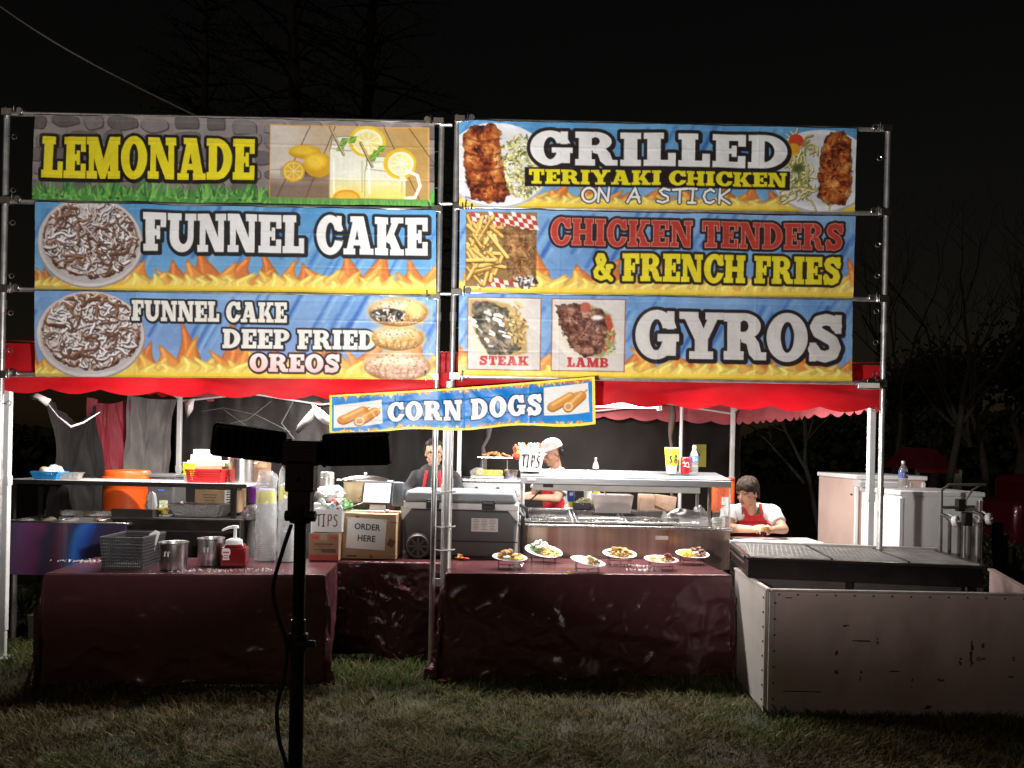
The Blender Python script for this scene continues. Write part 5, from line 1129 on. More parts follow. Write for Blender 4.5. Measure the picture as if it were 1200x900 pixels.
# ------------------------------------------------------------------ left rear: shelf rack, sink, fryer and what stands on them
SY = 5.85
s0, s1 = at(8, 565, SY), at(290, 567, SY); sz = (s0.z + s1.z) / 2
r = thing('shelf_rack', 'black steel rack with one long shelf at the left side of the stall', 'shelf', ((s0.x + s1.x) / 2, SY + .2, 0))
b = MB(); b.box((0, 0, sz), (s1.x - s0.x, .42, .022)); b.box((0, -.217, sz - .006), (s1.x - s0.x, .012, .034), mi=1); b.build('shelf_board', [mat('shelf_top_highlight', (.55, .55, .545), .35, .1, .2, 5), BLACK], r, bevel=.003)  # white board colour paints in the bright highlight along the shelf top
for x in (-.96, .88):
    for y in (-.18, .18): MB().box((x * (s1.x - s0.x) / 2, y, (sz - .012) / 2), (.035, .035, sz - .012)).build('leg', BLACK_METAL, r)
SHZ = sz + .012
def onshelf(u, dy=0.0): q = at(u, 566, SY + .2 + dy); return Vector((q.x, SY + .2 + dy, SHZ))
def loaf(b, c, r_, mi, seed, lump=.25): b.ell(c, r_, n=14, mi=mi, lump=lump, seed=seed)
BLUE_PL = mat('blue_plastic', (.02, .22, .52), .4)
q = onshelf(58, -.1); r = thing('food_basket', 'blue plastic food basket with wrapped food on the left of the shelf', 'basket', tuple(q)); basket(r, .20, .15, .055, BLUE_PL, 3, 12, .8)
q2 = q + Vector((.0, .0, .02)); b = MB(); loaf(b, (-.03, 0, .04), (.05, .05, .035), 0, 1); loaf(b, (.03, .02, .05), (.06, .05, .04), 1, 2); loaf(b, (.0, -.03, .04), (.04, .04, .03), 1, 3)
o = prop(b.build('wrapped_food', [mat('bread_roll', (.62, .46, .27), .7), mat('white_wrap', (.7, .72, .74), .45, bump=.6)]), 'wrapped sandwich and bread in the blue basket', 'food'); o.location = q2
q = onshelf(82, -.05); r = thing('foil_tray', 'small foil tray beside the blue basket on the shelf', 'tray', tuple(q), R(12))
def foil_tray(r, w, d, h, m=FOIL, k=.82):
    b = MB(); t = []
    def ring(s, z): return [(-w / 2 * s, -d / 2 * s, z), (w / 2 * s, -d / 2 * s, z), (w / 2 * s, d / 2 * s, z), (-w / 2 * s, d / 2 * s, z)]
    vs = ring(1.06, h) + ring(1.0, h) + ring(k, .003) ; fs = []
    for a in (0, 4): fs += [(a + i, a + (i + 1) % 4, a + 4 + (i + 1) % 4, a + 4 + i) for i in range(4)]
    fs.append((8, 9, 10, 11)); b.add(vs, fs); b.build('tray', m, r, recalc=False, solid=.002)
    b = MB()
    for i in range(24):
        x = -w / 2 * .97 + w * .97 * i / 23; b.tube([(x * k, -d / 2 * k - .003, .006), (x, -d / 2 - .003, h - .004)], .0022, 4); b.tube([(x * k, d / 2 * k - .004, .006), (x, d / 2 - .004, h - .004)], .0022, 4)
    b.tube(ring(1.06, h) + [ring(1.06, h)[0]], .003, 5); b.build('fluted_rim', m, r)
foil_tray(r, .16, .13, .05)
q = onshelf(221, -.08)
def drink_cup(r, h=.15, band=YELLOW, price=None):
    b = MB(); b.lathe([(0, 0), (.032, 0), (.046, h), (.0475, h + .003), (.044, h), (.031, .004), (0, .004)], n=26); b.build('cup', CUP_CLEAR, r)
    def R0(z): return .032 + .014 * z / h + .0008
    b = MB(); b.lathe([(R0(h * .32), h * .32), (R0(h * .96), h * .96)], n=26); lb = b.build('label_band', band, r)
    b = MB(); b.lathe([(R0(h * .955) + .0004, h * .955), (R0(h * .995) + .0004, h * .995)], n=26); b.build('green_rim', mat('pale_green', (.35, .66, .30), .4), r)
    return lb
r = thing('drink_cup', 'clear cup with a yellow label at the left end of the red basket', 'cup', tuple(q), 0); lb = drink_cup(r)
b = MB()
for k in range(22): a = k * 2.4 - 2; z = .06 + .07 * ((k * 37 % 10) / 10); b.box((.0405 * math.cos(a), .0405 * math.sin(a), z), (.012, .012, .007), a)
b.build('label_print', mat('lime_print', (.35, .55, .05), .5), lb)
q = onshelf(243, -.09); r = thing('red_basket', 'red perforated plastic basket on the right half of the shelf', 'basket', tuple(q)); basket(r, .265, .16, .095, RED_PL, 6, 22, .92)
q = onshelf(283, .02); r = thing('stock_pot', 'tall shiny steel stock pot at the right end of the shelf', 'pot', tuple(q)); b = MB(); b.lathe([(0, 0), (.095, 0), (.1, .006), (.1, .185), (.106, .19), (.106, .194), (.097, .19), (.095, .01), (0, .008)], n=36); b.build('pot_body', STEEL, r)
for s in (-1, 1): MB().tube([(s * .1, -.03, .15), (s * .13, -.03, .155), (s * .13, .03, .155), (s * .1, .03, .15)], .005, 6).build('handle', STEEL, r)
q = onshelf(244, .09); z0 = q.z
for k, (w_, h_, dx, m, lb) in enumerate(((.27, .12, 0, CARD, 'brown cardboard box on the shelf under the white boxes'), (.30, .045, .01, CREAM, 'flat cream box on the shelf, topped by white boxes'), (.19, .045, -.02, WHITE, 'wide flat white box above the cream one on the shelf'), (.13, .04, -.03, WHITE, 'small white box topmost of the stack on the shelf'))):
    r = thing('flat_box' if k else 'cardboard_box', lb, 'box', (q.x + dx, q.y, z0)); MB().box((0, 0, h_ / 2), (w_, .15, h_)).build('box_body', m, r, bevel=.003); MB().box((0, -.0755, h_ * .8), (w_ * .98, .0015, .004)).build('lid_edge', mat('edge_grey', (.3, .29, .28), .5), r); z0 += h_ + .001
q = onshelf(300, .09); r = thing('cardboard_box', 'dim brown cardboard box behind the stock pot', 'box', (q.x, q.y + .1, SHZ)); MB().box((0, 0, .085), (.14, .12, .17)).build('box_body', CARD2, r, bevel=.003); MB().box((0, -.0612, .13), (.14, .0015, .03)).build('packing_tape', CARD, r)
# steel sink on the far left with a dark panel printed with violet and blue
sl, sr = at(5, 613, 5.72), at(148, 613, 5.72); zt = (sl.z + sr.z) / 2; zb = at(60, 674, 5.72).z; cx = (sl.x + sr.x) / 2; wd = sr.x - sl.x
r = thing('steel_sink', 'three basin steel sink with violet and blue front panel at the far left', 'sink', (cx, 5.72, 0))
def galaxy():
    m = mat('violet_blue_panel', (.03, .02, .04), .25, .2, .1, coat=.3); nt = m.node_tree; N, L = nt.nodes, nt.links; b_ = N['Principled BSDF']
    tc = N.new('ShaderNodeTexCoord'); sx = N.new('ShaderNodeSeparateXYZ'); L.new(tc.outputs['Object'], sx.inputs[0]); nz = N.new('ShaderNodeTexNoise'); nz.inputs['Scale'].default_value = 4; L.new(tc.outputs['Object'], nz.inputs['Vector'])
    def mth(op, a_, b2):
        n = N.new('ShaderNodeMath'); n.operation = op
        for i_, q_ in enumerate((a_, b2)):
            if isinstance(q_, (int, float)): n.inputs[i_].default_value = q_
            else: L.new(q_, n.inputs[i_])
        return n.outputs[0]
    v = mth('ADD', mth('DIVIDE', sx.outputs[0], wd), .5); z_ = mth('SUBTRACT', sx.outputs[2], (zt + zb) / 2); v = mth('SUBTRACT', v, mth('MULTIPLY', mth('MULTIPLY', z_, z_), 1.2)); v = mth('ADD', v, mth('MULTIPLY', z_, -.22)); v = mth('ADD', v, mth('MULTIPLY', mth('SUBTRACT', nz.outputs[0], .5), .16))
    cr = N.new('ShaderNodeValToRGB'); e = cr.color_ramp.elements; e[0].position = .0; e[0].color = (.10, .11, .20, 1); e[1].position = 1.0; e[1].color = (.05, .045, .09, 1)
    for p_, c in ((.10, (.22, .10, .26, 1)), (.24, (.20, .06, .16, 1)), (.33, (.05, .05, .10, 1)), (.44, (.13, .04, .07, 1)), (.52, (.05, .06, .16, 1)), (.58, (.05, .22, .75, 1)), (.64, (.04, .12, .60, 1)), (.70, (.05, .06, .18, 1)), (.82, (.07, .05, .10, 1))): q = e.new(p_); q.color = c
    L.new(v, cr.inputs[0]); L.new(cr.outputs[0], b_.inputs['Base Color']); return m
b = MB(); b.box((0, 0, (zt + zb) / 2), (wd, .012, zt - zb)); b.build('front_panel', galaxy(), r)
b = MB(); b.box((0, -.0, zt + .006), (wd + .01, .03, .012)); b.box((0, .5, zt + .03), (wd, .03, .05))
for k in range(4): x = -wd / 2 + wd * k / 3; b.box((x, .25, zt - .0), (.03, .5, .02), rx=0)
b.build('rim', STEEL, r, bevel=.004)
b = MB()
for k in range(3):
    x0, x1 = -wd / 2 + wd * k / 3 + .03, -wd / 2 + wd * (k + 1) / 3 - .03; z0 = zt - .14
    b.add([(x0, .03, zt), (x1, .03, zt), (x1, .48, zt), (x0, .48, zt), (x0 + .03, .06, z0), (x1 - .03, .06, z0), (x1 - .03, .45, z0), (x0 + .03, .45, z0)], [(0, 1, 5, 4), (1, 2, 6, 5), (2, 3, 7, 6), (3, 0, 4, 7), (4, 5, 6, 7)])
b.build('basin', STEELH, r, recalc=False)
for s in (-1, 1):
    for y in (.04, .46): MB().cyl((s * (wd / 2 - .06), y, 0), (s * (wd / 2 - .06), y, zb if y < .1 else zt), .018, n=8).build('leg', GALV, r)
for k, (u, lb) in enumerate(((58, 'pale potato like dough lump in the left sink basin'), (116, 'pale dough lump in the right sink basin'))):
    p = at(u, 610, 5.95); b = MB(); loaf(b, (0, 0, 0), (.05, .05, .04), 0, k + 4, .3); o = prop(b.build('dough_lump', mat('dough', (.52, .42, .27), .7)), lb, 'dough'); o.location = (p.x, p.y, zt - .02); o.scale = (1, 1, 1)
# black fryer with lid
fl, frr = at(131, 610, 5.78), at(282, 610, 5.78); zf = at(200, 609, 5.78).z; w_ = frr.x - fl.x
r = thing('deep_fryer', 'long black deep fryer box behind the basket and pots', 'fryer', ((fl.x + frr.x) / 2, 6.0, 0))
b = MB(); b.box((0, 0, zf / 2), (w_, .44, zf)); b.build('fryer_body', BLACK_METAL, r, bevel=.008)
b = MB(); b.box((0, -.224, zf - .085), (w_ * .99, .012, .012)); b.box((0, -.0, zf + .004), (w_ * 1.01, .46, .012)); b.build('edge_strip', mat('worn_black', (.06, .056, .054), .35, .4, .3), r)
b = MB(); b.tube([(-.28, -.1, zf), (-.28, -.12, zf + .05), (-.16, -.12, zf + .055), (-.16, -.1, zf)], .006, 6); b.build('handle', STEEL, r)
b = MB(); b.prism([(-.22, 0), (.22, .0), (.22, .012), (-.22, .065)], -.49, -.18, 'x') ; b.v = [(v[0], v[1], v[2] + zf + .01) for v in b.v]; b.build('lid', mat('worn_black2', (.045, .042, .04), .4, .4), r)
def Pf(u, dy=0): q = at(u, 605, 6.0 + dy); return (q.x, q.y, zf + .012)
r = thing('yellow_food', 'heap of yellow cheese on a white tray on the fryer', 'food', Pf(188, -.06)); b = MB(); rg = random.Random(3)
for i in range(40): b.box((rg.gauss(0, .025), rg.gauss(0, .02), .02 + rg.random() * .035), (.03, .008, .008), rg.uniform(0, 3), rx=rg.uniform(-.6, .6))
b.build('shreds', mat('yellow_cheese', (.72, .55, .04), .6), r, smooth=False); MB().box((.02, 0, .006), (.15, .1, .012)).build('tray', WHITE, r, bevel=.004)
r = thing('foil_pan', 'large foil pan on the right end of the fryer', 'tray', Pf(236, -.02), R(-3)); foil_tray(r, .40, .24, .095); 
b = MB(); b.grid(lambda a, c: (.36 * (a - .5), .2 * (c - .5), .088 + .022 * fbm(Vector((a * 7, c * 5, 2)), 4)), 24, 14); b.build('foil_cover', FOIL, r, recalc=False)
r = thing('white_bag', 'crumpled white plastic bag beside the grey case behind the fryer', 'bag', (at(177, 600, 6.25).x, 6.25, zf + .01)); b = MB(); b.ell((0, 0, .07), (.045, .04, .085), lump=.4, n=18, seed=6); b.build('bag_body', WHITE, r)
# barrel, case, carton under the shelf
p = at(145, 612, 6.45); z0 = p.z
r = thing('orange_barrel', 'big orange drinks barrel standing behind the shelf', 'barrel', (p.x, 6.5, z0 - .22)); ORANGE = mat('orange_plastic', (.74, .10, .012), .4, 0, .06)
b = MB(); b.lathe([(0, 0), (.17, 0), (.185, .02), (.19, .30), (.185, .56), (.19, .57), (.192, .60), (.18, .61), (.18, .64), (.17, .655), (0, .665)], n=40); b.build('barrel_body', ORANGE, r)
b = MB(); b.lathe([(.193, .575), (.197, .58), (.197, .595), (.193, .60)], n=40); b.lathe([(.191, .2), (.194, .205), (.194, .215), (.191, .22)], n=40); b.build('hoop', ORANGE, r)
MB().box((r.location.x, r.location.y, (z0 - .22) / 2), (.42, .42, z0 - .22)).build('crate', BLACK, None); bpy.data.objects['crate'].name = 'support_crate'; prop(bpy.data.objects['support_crate'], 'dark crate under the orange barrel', 'crate')
p = at(190, 604, 6.55); r = thing('grey_case', 'dark grey plastic case right of the orange barrel', 'case', (p.x, 6.6, p.z - .15)); b = MB(); b.box((0, 0, .24), (.26, .25, .48)); b.build('case_body', DARK_GREY, r, bevel=.015); MB().box((0, 0, .49), (.27, .26, .03)).build('lid', mat('grey_lid', (.14, .14, .145), .4), r, bevel=.006)
b = MB(); b.box((.045, -.127, .25), (.07, .003, .07)); lb = b.build('sticker', mat('mottled_sticker', (.4, .42, .3), .5, 0, .6, 40), r); MB().box((.02, -.127, .37), (.05, .003, .018)).build('blue_sticker', mat('blue_print', (.05, .12, .35), .5), r)
MB().box((r.location.x, r.location.y, (p.z - .15) / 2), (.24, .24, p.z - .15)).build('stand', BLACK, r)
bpy.data.objects[-1] if False else None
p = at(253, 596, 6.12); r = carton('cardboard_box', 'brown cardboard box with a white label under the shelf', 253, 596, p.z - .03, .34, .2, .185, CARD, Y=6.1)
b = MB(); b.box((.105, -.1015, .12), (.075, .002, .12)); lb = b.build('white_label', PAPER, r); b = MB()
for i in range(5): b.box((.105, -.104, .165 - i * .02), (.05 if i % 2 else .035, .001, .008))
b.build('label_print', INK, lb); b = MB()
for i in range(4): b.box((-.05, -.1015, .14 - i * .022), (.12 - .02 * i, .001, .006))
b.build('carton_print', INK_BROWN, r)
MB().box((r.location.x, r.location.y + .02, (p.z - .03) / 2), (.36, .2, p.z - .03)).build('stand', BLACK, None); o = bpy.data.objects['stand'] if bpy.data.objects.get('stand') and bpy.data.objects['stand'].parent is None else [x for x in bpy.data.objects if x.name.startswith('stand') and x.parent is None and x.type == 'MESH'][0]
o.name = 'low_stand'; prop(o, 'low dark stand under the labelled cardboard box', 'stand')
p = at(296, 590, 5.9); r = thing('purple_tub', 'purple plastic tub between the shelf and the cup stacks', 'tub', (p.x, 6.0, p.z)); b = MB(); b.lathe([(0, 0), (.06, 0), (.07, .11), (.074, .115), (0, .118)], n=24); b.build('tub_body', mat('purple_plastic', (.17, .03, .24), .4), r); MB().lathe([(.075, .112), (.077, .114), (.077, .124), (.06, .128), (0, .128)], n=24).build('lid', mat('purple_lid', (.12, .02, .18), .4), r)
r = thing('wrapped_bundle', 'grey bundle wrapped in foil and film below the purple tub', 'bundle', (p.x + .02, 5.93, 0)); zt_ = p.z; b = MB(); b.ell((0, 0, zt_ - .07), (.10, .08, .07), lump=.4, n=22, seed=8); b.build('foil_top', FOIL, r); b = MB(); b.ell((0, .0, zt_ * .5 - .06), (.11, .10, zt_ * .5 - .05), lump=.18, n=22, seed=9); b.build('grey_wrap', mat('grey_film', (.13, .125, .12), .4, 0, .3, 8, bump=.6), r)
# ------------------------------------------------------------------ food samples on the right table
PLATE = mat('white_plate', (.74, .73, .70), .3, 0, .04)
WIRE = mat('black_wire', (.015, .014, .014), .4, .4)
C_FRY = mat('fried_crust', (.34, .16, .045), .65, 0, .4, 30, bump=.6, bscale=80); C_CHIP = mat('potato_chip', (.66, .44, .12), .6, 0, .2, 20); C_MEAT = mat('dark_meat', (.13, .045, .025), .5, 0, .4, 30, bump=.5)
C_LEAF = mat('lettuce', (.10, .22, .04), .6, 0, .3, 20); C_CREAM = mat('white_sauce', (.78, .76, .70), .4, 0, .06); C_RICE = mat('yellow_rice', (.66, .43, .05), .7, 0, .2, 40, bump=.8, bscale=120); C_PITA = mat('flatbread', (.58, .42, .22), .7, 0, .2, 15)
def bits(b, n, cx, cy, sx, sy, z0, z1, size, mi, rg, long=1.0):
    for i in range(n):
        a, q = rg.uniform(0, 6.28), math.sqrt(rg.random()); x, y = cx + sx * q * math.cos(a), cy + sy * q * math.sin(a); z = z0 + (z1 - z0) * (1 - q * q) * rg.uniform(.6, 1)
        if long > 1.5:
            t = rg.uniform(0, 3.14); L_ = size * long * rg.uniform(.6, 1.1); d = Vector((math.cos(t), math.sin(t), rg.uniform(-.25, .25))) * L_ / 2; b.caps(Vector((x, y, z)) - d, Vector((x, y, z)) + d, size * .5, size * .45, 6, mi)
        else: b.ell((x, y, z), (size * rg.uniform(.7, 1.3), size * rg.uniform(.6, 1.1), size * rg.uniform(.5, .9)), Matrix.Rotation(rg.uniform(0, 3), 3, 'Z'), 10, mi, .3, i)
def sample(u, v, h, a, bb, tilt, roll_, label, parts, seed):
    """oval plate on a bent wire stand; (u, v) is where its front foot meets the cloth"""
    p = on(u, v, TT); rg = random.Random(seed)
    st = thing('plate_stand', 'black wire stand under the ' + label.replace('white oval plate', 'plate').replace('white plate', 'plate').replace('tilted ', '').split(',')[0], 'stand', (p.x, p.y + bb * .8, TT), 0)
    for s in (-1, 1):
        b = MB(); x = s * a * .62
        b.tube([(x - s * .01, -bb * .75, .002), (x, -bb * .72, .004), (x, -bb * .72, h - .028), (x, bb * .3, h + .0), (x, bb * .45, .004), (x - s * .01, bb * .5, .002)], .0026, 6); b.build('wire_loop', WIRE, st)
    b = MB(); b.tube([(-a * .62, -bb * .72, h - .03), (0, -bb * .78, h - .034), (a * .62, -bb * .72, h - .03)], .0026, 6); b.tube([(-a * .62, bb * .3, h - .004), (a * .62, bb * .3, h - .004)], .0026, 6); b.tube([(0, -bb * .78, h - .034), (0, -bb * .78, .003)], .0026, 6); b.build('cross_wire', WIRE, st)
    r = thing('sample_plate', label, 'plate', (p.x, p.y + bb * .62, TT + h), 0); r.rotation_euler = (R(tilt), R(roll_), 0)
    b = MB(); b.lathe([(0, .0), (.62, .0), (.82, .10), (1.0, .16), (1.0, .19), (.83, .14), (.62, .04), (0, .035)], n=40, sx=a, sy=bb); b.v = [(x, y, z * .09) for x, y, z in b.v]; b.build('plate', PLATE, r)
    for nm, m, args in parts:
        b = MB()
        for ar in args: bits(b, *ar, 0, rg) if len(ar) == 8 else bits(b, *ar[:8], 0, rg, ar[8])
        b.build(nm, m, r)
    return r
sample(597, 667, .062, .122, .085, 12, 3, 'white oval plate of fried chicken pieces and chips, leftmost on the right table', [('fried_chicken', C_FRY, [(16, -.02, .01, .05, .04, .012, .07, .022)]), ('chips', C_CHIP, [(26, .045, -.01, .05, .035, .012, .04, .010, 5)])], 1)
sample(637, 660, .070, .140, .10, 20, 8, 'white oval plate of lettuce and white sauce with chips, second from the left', [('lettuce', C_LEAF, [(22, -.05, .02, .06, .04, .015, .06, .018)]), ('white_sauce', C_CREAM, [(16, -.03, .01, .06, .05, .03, .085, .018)]), ('chips', C_CHIP, [(34, .045, -.015, .07, .05, .015, .05, .010, 6)])], 2)
sample(689, 671, .058, .122, .075, 14, 10, 'tilted white plate holding one folded flatbread', [('flatbread', C_PITA, [(7, .015, .015, .035, .02, .015, .045, .020), (7, .03, .0, .05, .03, .012, .03, .009, 5)]), ('sauce', C_MEAT, [(6, .06, -.005, .02, .015, .015, .03, .012)])], 3)
sample(727, 663, .068, .125, .085, 16, 2, 'white plate of tan chicken strips, fourth from the left', [('chicken_strips', mat('tan_strips', (.42, .25, .08), .65, 0, .3, 25, bump=.5), [(34, 0, 0, .085, .05, .012, .06, .016, 4)])], 4)
sample(776, 668, .055, .122, .078, 12, 2, 'white plate with pale noodles and one heap of red brown meat', [('noodles', mat('pale_noodle', (.55, .46, .16), .6, 0, .2), [(36, -.03, 0, .07, .04, .01, .03, .007, 6)]), ('meat', mat('red_meat', (.22, .05, .03), .5, 0, .4, 30, bump=.5), [(18, .05, .012, .04, .03, .012, .055, .014)])], 5)
sample(813, 662, .062, .125, .085, 14, 2, 'white plate of yellow rice and dark meat, rightmost on the table', [('yellow_rice', C_RICE, [(24, -.045, -.005, .05, .04, .012, .035, .018)]), ('meat', C_MEAT, [(18, .04, .02, .055, .04, .015, .055, .017), (10, .06, -.02, .03, .02, .012, .03, .013)])], 6)
p = on(540, 657, TT); r = thing('food_scrap', 'small orange snack lying by the middle pole on the right table', 'food', (p.x, p.y + .05, TT)); b = MB(); rg = random.Random(4); bits(b, 9, 0, 0, .035, .025, .012, .04, .014, 0, rg); b.build('orange_piece', mat('orange_snack', (.62, .24, .05), .6), r); b = MB(); b.caps((.01, -.01, .01), (.055, -.03, .012), .008, .007); b.build('red_piece', RED_PL, r)
p = on(668, 671, TT + .004); b = MB(); b.caps((p.x - .04, p.y, p.z), (p.x + .05, p.y + .006, p.z), .004, .003, 6); b.tube([(p.x + .0, p.y + .02, p.z), (p.x - .015, p.y + .03, p.z), (p.x, p.y + .045, p.z)], .004, 6); prop(b.build('dropped_chip', C_CHIP), 'chip dropped on the cloth in front of the folded flatbread', 'food')
p = on(605, 666, TT); r = thing('folded_film', 'crumpled clear film under the leftmost sample plate', 'film', (p.x, p.y + .03, TT)); b = MB(); b.ell((0, 0, .02), (.045, .03, .022), lump=.6, n=20, seed=4); b.build('film', BAG, r)
spill(((748, 663), (752, 668)), 'rice crumbs scattered between the sample plates', 60, sz=.005, spread=.06)

# ------------------------------------------------------------------ food warmer
WY = 5.98
l0, r0 = at(608, 618, WY), at(856, 618, WY); wx0, wx1 = l0.x, r0.x; wz = (l0.z + r0.z) / 2; wcx = (wx0 + wx1) / 2; ww = wx1 - wx0
r = thing('food_warmer', 'long steel food warmer with shelf and clear guard behind the sample plates', 'food warmer', (wcx, WY, 0))
WARM = mat('steel_front_reflections', (.46, .34, .29), .32, .85, .35, 1.6, stretch=(4.5, 4.5, .12), dirt_or_refl=(.34, .07, .04), dirt_or_refl_amt=.85)  # red-brown streaks paint reflections of cloth and canopy into the steel
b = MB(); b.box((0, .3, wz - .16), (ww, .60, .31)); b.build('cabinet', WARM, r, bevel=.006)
b = MB(); b.box((0, -.006, wz + .002), (ww + .02, .035, .022)); b.box((0, .60, wz + .04), (ww, .03, .10)); b.build('front_rail', STEEL, r, bevel=.005)
for sx in (-1, 1):
    for y in (.05, .55): MB().cyl((sx * (ww / 2 - .06), y, 0), (sx * (ww / 2 - .06), y, wz - .31), .02, n=10).build('leg', STEEL, r)
b = MB(); b.box((.29, -.003, wz - .075), (.10, .004, .03)); b.build('maker_plate', PALE, r)
fd = [C_MEAT, C_FRY, mat('brown_stew', (.22, .10, .04), .5, 0, .4, 30, bump=.6)]
for k in range(3):
    x = -ww / 2 + .24 + k * .40; w2 = .36
    t = thing('foil_pan', ['foil pan of dark meat at the left of the food warmer', 'foil pan of browned chicken in the middle of the warmer', 'foil pan of stewed meat on the right of the warmer'][k], 'pan', (wcx + x, WY + .28, wz - .005), 0, 'foil pans in the food warmer')
    t.rotation_euler = (R(7), 0, 0)
    foil_tray(t, w2, .46, .065)
    b = MB(); rg = random.Random(k + 8); bits(b, 90, 0, -.03, .15, .19, .02, .058, .02, 0, rg); b.build('food_filling', fd[k], t)
# upper shelf, posts, guard
zs = at(730, 556, WY).z
b = MB(); b.box((0, .22, zs - .012), (ww - .01, .46, .022), rx=R(5)); b.box((0, -.015, zs - .06), (ww - .01, .014, .052)); b.build('upper_shelf', mat('dull_shelf_steel', (.22, .225, .235), .5, .7, .12, 5, stretch=(1, 20, 20)), r, bevel=.004)
b = MB(); b.box((-.06, .12, zs - .115), (ww * .80, .12, .05)); b.build('lamp_housing', mat('pale_housing', (.5, .49, .45), .4), r, bevel=.006)
b = MB(); b.box((-.60, .055, zs - .10), (.08, .006, .03)); b.build('switch_plate', BLACK, r)
for x in (-ww / 2 + .03, ww / 2 - .16):
    b = MB(); b.box((x, .03, (zs - .02 + wz) / 2), (.022, .03, zs - .04 - wz)); b.build('post', STEEL, r)
    b = MB(); b.box((x, .42, (zs + wz) / 2), (.022, .03, zs - wz)); b.build('post', STEEL, r)
b = MB(); b.add([(-ww / 2 + .045, -.02, wz + .03), (ww / 2 - .17, -.02, wz + .03), (ww / 2 - .17, .0, wz + .085), (-ww / 2 + .045, .0, wz + .085)], [(0, 1, 2, 3)]); b.build('clear_guard', GLASS, r, recalc=False, solid=.005)
for x in (-ww / 2 + .012, ww / 2 - .012):
    b = MB(); b.add([(x, -.01, wz + .01), (x, .5, wz + .01), (x, .44, zs - .05), (x, .0, zs - .05)], [(0, 1, 2, 3)]); b.build('side_pane', GLASS, r, recalc=False, solid=.006)
    b = MB(); b.tube([(x, -.012, wz + .01), (x, -.002, zs - .05)], .008, 6); b.build('pane_edge', STEEL, r)
b = MB(); b.tube([(-ww / 2 + .02, .02, wz + .06), (-ww / 2 + .07, .1, wz + .17), (-ww / 2 + .17, .1, wz + .27), (-ww / 2 + .26, .1, zs - .13)], .007, 6); b.build('lamp_cord', RUBBER, r)
b = MB(); b.box((-ww / 2 + .09, -.024, zs - .05), (.06, .003, .018)); b.build('small_tag', mat('red_white_tag', (.62, .45, .43), .5), r)
ZS = zs + .012
def onsh(u, dy=.2): q = at(u, 552, WY + dy); return Vector((q.x, WY + dy, ZS + (dy - .22) * math.tan(R(5))))
q = onsh(787); c = thing('drink_cup', 'clear cup with a yellow label and the price $8 on the warmer shelf', 'cup', tuple(q)); lb = drink_cup(c, .185)
c.scale = (1.28, 1.28, 1.12)
b = MB(); 
for i, ch in enumerate('$8'):
    for st in HAND[ch]:
        b.tube([((.014 + .034 * 0) * 0 + (i * 1.0 + s_[0] - .82) * .033, -math.sqrt(max(.0434 ** 2 - ((i * 1.0 + s_[0] - .82) * .033) ** 2, 0)) - .001, .074 + s_[1] * .060) for s_ in st], .0031, 5)
b.build('price_mark', INK, lb)
b = MB(); b.box((-.008, -.045, .158), (.03, .002, .006)); b.box((.016, -.043, .158), (.02, .002, .006)); b.build('label_print', mat('orange_green_print', (.55, .35, .02), .5), lb)
q = onsh(803, .18); c = thing('soda_can', 'red soda can with white script beside the water bottle', 'can', tuple(q))
b = MB(); b.lathe([(0, .003), (.022, 0), (.03, .006), (.033, .014), (.033, .105), (.028, .116), (.026, .118), (.026, .115), (0, .114)], n=28); b.build('can_body', mat('can_red', (.55, .012, .016), .25, .3, .05), c)
b = MB(); b.tube([(-.022 + .008 * i, -math.sqrt(.0338 ** 2 - (-.022 + .008 * i) ** 2), .075 + .014 * math.sin(i * 2.2)) for i in range(6)], .0028, 5); b.tube([(-.018 + .01 * i, -math.sqrt(.0338 ** 2 - (-.018 + .01 * i) ** 2), .052 + .006 * math.sin(i * 1.6)) for i in range(5)], .002, 5); b.build('script_mark', WHITE, c)
b = MB(); b.lathe([(.0262, .117), (.0285, .1165), (.0285, .1185), (.0262, .1195), (0, .1165)], n=24); b.build('can_end', STEEL, c); c.scale = (1.15,) * 3
WLAB = mat('bottle_label', (.06, .12, .38), .4); WATER = CLEAR
def bottle(name, label, loc, s=1.0):
    c = thing(name, label, 'bottle', tuple(loc)); c.scale = (s, s, s)
    b = MB(); b.lathe([(0, .004), (.026, 0), (.031, .01), (.031, .06), (.029, .066), (.031, .072), (.031, .125), (.028, .145), (.016, .172), (.012, .178), (.012, .195), (0, .196)], n=26); b.build('bottle_body', WATER, c)
    b = MB(); b.lathe([(.0316, .085), (.0318, .088), (.0318, .128), (.0316, .13)], n=26); lb = b.build('label_band', WLAB, c)
    b = MB(); b.box((-.008, -.0318, .108), (.012, .002, .028)); b.box((.010, -.0312, .104), (.008, .002, .016)); b.build('label_print', WHITE, lb)
    b = MB(); b.lathe([(.0135, .186), (.0135, .203), (.012, .206), (0, .206)], n=18); b.build('cap', WHITE, c); return c
bottle('water_bottle', 'clear water bottle with a blue label on the warmer shelf', onsh(813, .2), 1.10)
q = onsh(621, .16); tb = thing('tips_tub', 'white tub marked TIPS stuffed with banknotes on the left of the warmer shelf', 'tips tub', tuple(q)); tb.rotation_euler = (0, R(3), 0)
b = MB(); b.lathe([(0, 0), (.085, 0), (.108, .175), (.112, .178), (.112, .184), (.104, .182), (.082, .006), (0, .006)], n=30); b.build('tub', WHITE, tb)
b = MB()
for i, ch in enumerate('TIPS'):
    for st in HAND[ch]:
        pts = []
        for q_ in st:
            x = (i * .9 + q_[0] - 1.75) * .043; z = .035 + q_[1] * .095; pts.append((x, -math.sqrt(max((.087 + .0235 * z / .178) ** 2 - x * x, 0)) - .002, z))
        b.tube(pts, .0062, 6)
b.build('lettering', INK, tb)
b = MB(); rg = random.Random(9)
